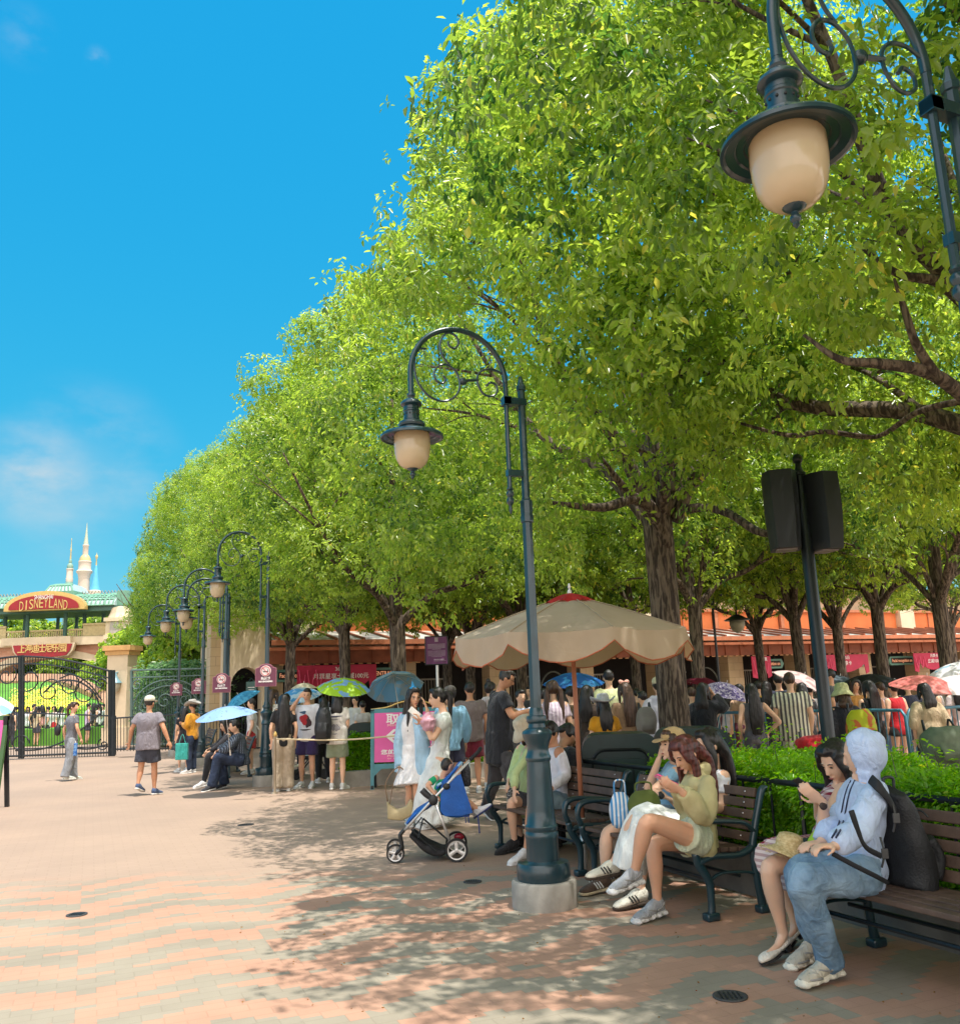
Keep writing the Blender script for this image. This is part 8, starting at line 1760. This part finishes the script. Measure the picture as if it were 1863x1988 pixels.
Q5 = [
 (KR(130, 570), 11.6, -35, 'person in black hooded top with raised arm right of the thick trunk', ('long', (20, 24, 32), dict(loose=.04, hood='down')), ('pants', (50, 90, 150)), ('long', 'black', .2), dict(H=1.60, pose='headup', skin_t=1)),
 (KR(60, 600), 13.2, 0, 'person in bright blue shirt beside the thick trunk', ('short', (70, 130, 200), dict(loose=.03)), ('pants', (60, 110, 170)), ('short', 'brown'), dict(H=1.58)),
 (KR(460, 575), 11.9, -8, 'woman with very long black hair in cropped grey sleeveless top', ('none', (112, 108, 112), dict(loose=.010)), ('pants', (98, 98, 110)), ('long', 'black', .55), dict(H=1.58, pose='hip', skin_t=0)),
 (KR(712, 500), 12.1, -12, 'tall person in black and white striped shirt with wavy brown hair', ('short', stripes('bold_shirt_stripes', (226, 222, 198), (92, 90, 92), .055), dict(loose=.045, drop=.16)), ('pants', (200, 196, 176)), ('short', 'brown'), dict(H=1.72, girl=False)),
 (KR(1070, 590), 10.6, 4, 'person in wide pale green bucket hat and orange scarf right of the loudspeaker pole', ('long', (30, 32, 42), dict(loose=.024)), ('pants', (44, 48, 60)), ('long', 'brown', .1), dict(H=1.50, hat=('bucket', (204, 206, 150)))),
 (KR(1150, 545), 14.2, 180, 'woman with black hair facing the camera beside the bucket hat', ('short', (196, 140, 70)), ('pants', (70, 60, 60)), ('long', 'black', .2), dict(H=1.62, skin_t=1)),
 (KR(1250, 570), 12.6, 5, 'person with long black hair in sleeveless black top', ('none', (20, 20, 24), dict(loose=.02)), ('pants', (24, 24, 30)), ('long', 'black', .4), dict(H=1.60)),
 (KR(1415, 585), 13.2, 18, 'woman in red vest and black shorts with tan cross strap', ('none', (196, 20, 36), dict(loose=.02)), ('shorts', (44, 44, 44), dict(len=.35)), ('bun', 'black'), dict(H=1.58)),
 (KR(1620, 580), 11.4, -10, 'woman with shoulder length black hair in beige wide shirt', ('three', (198, 176, 142), dict(loose=.04, drop=.16)), ('pants', (190, 170, 140)), ('long', 'black', .18), dict(H=1.54, pose='stand')),
 (KR(990, 480), 15.5, 60, 'man with combed black hair in grey shirt just right of the loudspeaker pole', ('short', (90, 94, 104)), ('pants', (50, 52, 60)), ('short', 'black'), dict(H=1.78, girl=False, skin_t=1)),
 (KR(640, 510), 14.8, 10, 'person in dark blue behind the striped shirt', ('short', (44, 50, 70)), ('pants', (50, 50, 60)), ('short', 'black'), dict(H=1.70, girl=False)),
 (KR(560, 560), 14.4, -5, 'person with black hair and navy top between grey top and striped shirt', ('short', (40, 40, 52)), ('pants', (50, 50, 60)), ('long', 'black', .3), dict(H=1.60)),
 (KR(505, 560), 15.8, 0, 'person in yellow top half hidden behind the long black hair', ('short', (214, 170, 60)), ('pants', (50, 50, 60)), ('short', 'black'), dict(H=1.62)),
 (KR(380, 580), 14.6, 12, 'person in brown and cream top left of the long black hair', ('short', (150, 120, 96)), ('pants', (90, 30, 50)), ('short', 'black'), dict(H=1.60)),
 (KR(300, 600), 15.4, -20, 'person under the violet flowered umbrella', ('short', (200, 190, 200)), ('pants', (80, 80, 90)), ('long', 'black', .2), dict(H=1.56)),
 (KR(850, 590), 14.6, 5, 'person in white beneath the pale pink umbrella', ('short', (216, 214, 218)), ('pants', (170, 160, 160)), ('short', 'black'), dict(H=1.58)),
 (KR(800, 570), 13.6, 0, 'person in black top right behind the striped shirt', ('short', (28, 28, 34)), ('pants', (28, 28, 34)), ('long', 'black', .3), dict(H=1.60)),
 (KR(1510, 600), 14.8, 0, 'person in navy blue behind the red vest', ('short', (60, 66, 90)), ('pants', (50, 50, 60)), ('short', 'black'), dict(H=1.58, girl=False)),
 (KR(1760, 590), 13.6, 8, 'woman with brown hair in white strap top near the right edge', ('none', (226, 216, 214), dict(loose=.012)), ('pants', (150, 110, 100)), ('long', 'brown', .3), dict(H=1.58)),
 (KR(1845, 600), 13.0, -6, 'person with long black hair at the right edge under the white umbrella', ('short', (220, 206, 206)), ('skirt', (190, 150, 140), dict(hem=.6)), ('long', 'black', .35), dict(H=1.60)),
 (KR(1680, 600), 15.0, 0, 'person in dark red in the second row near the right edge', ('short', (120, 30, 44)), ('pants', (50, 50, 60)), ('long', 'black', .3), dict(H=1.58)),
 (KR(1330, 600), 14.4, 40, 'person in pale pink with light bag behind the sleeveless black top', ('short', (216, 184, 190)), ('pants', (90, 110, 140)), ('short', 'brown'), dict(H=1.56)),
 (KR(930, 600), 16.8, 0, 'person in grey in the third row left of the loudspeaker pole', ('short', (120, 122, 128)), ('pants', (50, 50, 60)), ('long', 'black', .2), dict(H=1.60)),
 (KR(200, 590), 16.8, 0, 'person in maroon in the third row right of the thick trunk', ('short', (90, 24, 44)), ('pants', (50, 50, 60)), ('short', 'black'), dict(H=1.60, girl=False)),
]
for ((x, y), Y, yaw, lb, tp_, bt, hr, kw) in Q5: crowd(x, y, Y, yaw, lb, tp_, bt, hr, group=RG, **kw)
# far people beyond the gate: lighter build, two shared figures recoloured
GPE = [(25, 'black dress', (36, 34, 40)), (32, 'navy top', (50, 56, 80)), (42, 'dark grey top', (80, 76, 84)), (55, 'white shirt and dark trousers', (228, 228, 232)), (66, 'black shirt', (40, 38, 44)), (74, 'pale tan shirt', (200, 186, 150)), (83, 'pink top', (216, 150, 150)), (95, 'white shirt and black shorts', (232, 232, 236)), (106, 'white shirt and red skirt', (224, 214, 214)), (120, 'white hooded top', (226, 226, 232)), (172, 'lilac shirt', (206, 186, 216)), (182, 'black vest', (46, 46, 56)), (192, 'white jacket and red bag', (230, 230, 234)), (201, 'pale green top', (196, 206, 200)), (252, 'pale blue top by the green screen', (180, 206, 226)), (262, 'tan jacket by the green screen', (190, 160, 120)), (316, 'dark top behind the grey tee man', (40, 40, 60)), (326, 'yellow top behind the grey tee man', (206, 160, 40))]
for i, (px, lb, c) in enumerate(GPE):
    girl = i % 3 != 1; crowd(px, 1362 + (i * 37 % 9), 36.5 + (i * 13 % 5) * .7, (i * 67) % 360, 'distant person in ' + lb + (' seen through the gate' if px < 230 else ''), ('short' if i % 2 else 'none', c, dict(loose=.02, fold=.004)), (('shorts', (60, 60, 70)) if i % 3 else ('pants', (50, 52, 60))) if 'red skirt' not in lb else ('skirt', (190, 30, 40), dict(hem=.5)), ('long' if girl else 'short', 'black', .3), H=1.52 + (i * 29 % 20) / 100, girl=girl, group=GG, facial=False)
# left edge umbrella and its bearer
parasol(None, at(-52, 1340, 11.5), .52, umat('white_blue_cloth', (226, 236, 246), (150, 205, 235), 3, .55), 'pale blue and white umbrella cut by the left edge', (R(10), R(10)))
crowd(-80, 1345, 11.6, 160, 'person mostly outside the left edge under the pale blue umbrella', ('short', (120, 160, 190)), ('pants', (40, 40, 44)), ('short', 'black'), H=1.62, pose='umbrella')
# umbrellas
UM = [
 (437, 1372, 15.2, .52, umat('flower_blue_cloth', (150, 190, 238), (96, 92, 150), 26, .66, under=(196, 140, 96)), 'pale blue umbrella with small flowers shading the bench sitters', (R(6), R(-6)), .16),
 (462, 1348, 17.5, .40, umat('teal_cloth', (80, 165, 200), (50, 130, 170), 12), 'small teal umbrella tilted behind the flowered one', (R(14), R(-28)), .16),
 (575, 1337, 18.6, .50, umat('white_sky_cloth', (200, 226, 244), (90, 170, 230), 4, .5), 'white and sky blue umbrella behind the tall man', (R(14), R(-8)), .2),
 (590, 1326, 21.0, .30, umat('cream_cloth', (236, 226, 196)), 'small cream umbrella top behind the white and sky blue one', (0, 0), .12),
 (668, 1318, 15.9, .48, umat('lime_cloud_cloth', (168, 214, 40), (130, 180, 236), 4, .52), 'lime green umbrella with blue cloud pattern', (R(16), R(6)), .18),
 (763, 1311, 16.3, .52, umat('silver_blue_cloth', (150, 172, 186), (120, 176, 214), 3, .5), 'silver blue umbrella behind the two women and the arrow sign', (R(-28), R(-10)), .26),
 (1112, 1306, 15.0, .52, umat('sapphire_cloth', (24, 92, 170), (60, 150, 220), 6, .55), 'sapphire blue umbrella under the beige market parasol', (R(8), 0), .18),
 (KR(300, 578)[0], KR(300, 578)[1], 13.8, .40, umat('violet_flower_cloth', (210, 200, 226), (100, 84, 150), 24, .5), 'small umbrella of violet and white flowers', (R(10), R(14)), .18),
 (KR(140, 540)[0], KR(140, 540)[1], 17.5, .42, umat('maroon_cloth', (110, 20, 50)), 'maroon umbrella behind the black hooded top', (0, R(10)), .16),
 (KR(820, 520)[0], KR(820, 520)[1], 14.9, .50, umat('shell_pink_cloth', (230, 206, 204), (190, 160, 160), 4, .5), 'shell pink umbrella right of the striped shirt', (R(8), R(26)), .18),
 (KR(1060, 530)[0], KR(1060, 530)[1], 17.5, .50, umat('slate_cloth', (92, 108, 120)), 'slate grey umbrella right of the loudspeaker pole', (R(6), R(14)), .16),
 (KR(1270, 520)[0], KR(1270, 520)[1], 16.6, .55, umat('black_cloth', (30, 32, 38), None), 'black umbrella behind the sleeveless black top', (R(8), 0), .2),
 (KR(1640, 530)[0], KR(1640, 530)[1], 12.9, .52, umat('coral_cloth', (232, 130, 124), (240, 150, 140), 5), 'coral pink umbrella left of the white umbrellas', (R(8), R(6)), .18),
 (KR(1860, 440)[0], KR(1860, 440)[1], 14.6, .52, umat('white_sky2_cloth', (238, 240, 246), (160, 210, 240), 4, .6), 'upper white umbrella with blue panel at the right edge', (R(8), R(-8)), .2),
 (KR(1850, 530)[0], KR(1850, 530)[1], 12.8, .50, umat('ivory_cloth', (244, 240, 240)), 'lower ivory umbrella at the right edge', (R(8), R(-4)), .18),
]
for (px, py, Y, r, mt, lb, tl, h) in UM: parasol(None, at(px, py, Y), r, mt, lb, tl, h=h)
# bright backpack, plush, green sack near the hedge
def blob(label, K, x, y, Y, r, mt, name='backpack', cat='backpack'):
    c = at(*K(x, y), Y); t = thing(name, label, cat, c); b = MB(); b.loft([V3(0, 0, r[2]), V3(0, 0, r[2] * .5), V3(0, 0, -r[2] * .4), V3(0, 0, -r[2])], [(r[0] * .55, r[1] * .5), (r[0] * .95, r[1]), (r[0], r[1]), (r[0] * .7, r[1] * .7)], right=(1, 0, 0), n=16, sub=4, super_=.8); b.loft([V3(0, -r[1], r[2] * .1), V3(0, -r[1] * 1.3, -r[2] * .3), V3(0, -r[1], -r[2] * .7)], [(r[0] * .7, .02)] * 3, right=(1, 0, 0), n=10, sub=2); link('bag_body', fuse(b, .015, 2, .006, 2), mt, t)
    b = MB(); b.tube([V3(-r[0] * .6, r[1] * .6, r[2] * .7), V3(-r[0] * .5, r[1] * 1.2, r[2] * 1.3), V3(-r[0] * .4, r[1] * 1.1, -r[2] * .3)], .012, n=6, sub=4); b.obj('strap', M_plastic, t, smooth=True); b = MB(); b.tube([V3(r[0] * .6, r[1] * .6, r[2] * .7), V3(r[0] * .5, r[1] * 1.2, r[2] * 1.3), V3(r[0] * .4, r[1] * 1.1, -r[2] * .3)], .012, n=6, sub=4); b.obj('strap', M_plastic, t, smooth=True)
blob('yellow and orange backpack of the bucket hat wearer', KS, 640, 1120, 10.3, (.17, .09, .22), umat('yellow_orange_pack', (206, 214, 40), (226, 120, 60), 5, .5))
blob('grey green sack beyond the hedge at the right edge', KS, 1720, 1330, 9.6, (.28, .18, .2), mat('sage_nylon', (.16, .20, .13), .7, 0, .2, 8, .3), 'sack', 'sack')
blob('grey fabric bag over the shoulder of the white hooded jacket', lambda x, y: (992.8 + .1865 * x, 1241 + .1865 * y), 1400, 850, 11.5, (.13, .08, .17), mat('grey_bag', (.22, .21, .19), .7), 'shoulder_bag', 'bag')
blob('black backpack pile on the pushchair beside the white tee', KQ, 1590, 900, 15.4, (.14, .12, .3), mat('black_nylon', (.012, .013, .015)))
blob('red plush cushion at the hedge top behind the gingham woman', lambda x, y: (x, y), 1583, 1444, 9.0, (.20, .12, .08), cloth((214, 30, 44)), 'cushion', 'cushion')
# small buggy with a child in the queue
def buggy(px, pyb, label):
    p = gnd(px, pyb); t = thing('buggy', label, 'pushchair', (p.x, p.y, 0)); b = MB()
    for sy in (-.2, .2): b.tube([(-.3, sy, .1), (.0, sy, .45), (.32, sy, .98)], .014, n=6); b.tube([(.05, sy, .45), (.25, sy, .1)], .014, n=6); b.tube([(-.3, sy, .45), (.1, sy, .42)], .012, n=6)
    b.tube([(.32, -.2, .98), (.34, 0, 1.0), (.32, .2, .98)], .018, n=8, sub=3); b.obj('frame', M_plastic, t, smooth=True)
    b = MB(); b.loft([V3(-.25, 0, .42), V3(.0, 0, .38), V3(.12, 0, .5), V3(.2, 0, .8)], [(.17, .03)] * 4, right=(0, 1, 0), n=12, sub=3); b.obj('seat', mat('black_nylon', (.012, .013, .015)), t, smooth=True)
    b = MB(); b.lathe([(.26, 0), (.24, .1), (.17, .2), (.06, .26), (0, .27)], (.06, 0, .72), n=18, cap=False); b.obj('sun_hood', mat('black_nylon', (.012, .013, .015)), t, smooth=True)
    for (x, sy) in ((-.3, -.18), (-.3, .18), (.27, -.22), (.27, .22)): b = MB(); b.lathe([(.04, -.02), (.09, -.022), (.1, 0), (.09, .022), (.04, .02)], (x, sy, .1), n=18, M=Matrix.Rotation(R(90), 3, 'X')); b.obj('wheel', M_rubber, t, auto=40)
    return p
bp_ = buggy(608, 1512, 'black buggy with a toddler in pink in front of the tall man')
Jb = dict(head=V3(.1, -.05, .72), neck=V3(.08, -.05, .60), shL=V3(.06, -.14, .57), shR=V3(.06, .06, .57), elL=V3(-.03, -.17, .48), wrL=V3(-.1, -.12, .46), elR=V3(-.03, .1, .48), wrR=V3(-.1, .05, .46), hipL=V3(.02, -.1, .44), hipR=V3(.02, .02, .44), knL=V3(-.15, -.12, .47), anL=V3(-.22, -.12, .3), toeL=V3(-.30, -.12, .26), knR=V3(-.15, .04, .47), anR=V3(-.22, .04, .3), toeR=V3(-.30, .04, .26))
person((bp_.x, bp_.y, 0), Jb, V3(-.8, -.5, 0), 0, ('short', (240, 200, 206), dict(fold=.003)), ('pants', (180, 210, 220), dict(fold=.003)), ('short', 'black'), ((236, 232, 200), (236, 232, 200)), 'toddler in pink top sitting in the black buggy', H=.56, voxel=.012, seed=77, facial=True)
# shirt print blocks
pp = at(*KQ(1430, 760), 15.2); t = None
# red new leaves caught in the crowns, fallen leaves on the ground
rs = np.random.RandomState(12); C = []
for k in range(120):
    px, py = rs.uniform(450, 1860), rs.uniform(1560, 1985); p = gnd(px, py); C.append((p.x, p.y, .012))
A = np.tile([0, 0, 1.], (len(C), 1)); me = leaves_mesh(np.array(C), A, rs, 1, (.022, .038), .45, 'fallen_leaves', .05, .01); co = np.empty(len(me.vertices) * 3); me.vertices.foreach_get('co', co); co = co.reshape(-1, 3); co[:, 2] = .004 + np.abs(co[:, 2] - .012) * .25; me.vertices.foreach_set('co', co.ravel()); me.update()
tag(link('fallen_leaves', me, leaf_mat('dry_leaf', (.20, .10, .04), (.30, .18, .06), (.35, .1, .04))), 'small dry leaves scattered over the shaded paving', 'leaves', None, 'stuff')
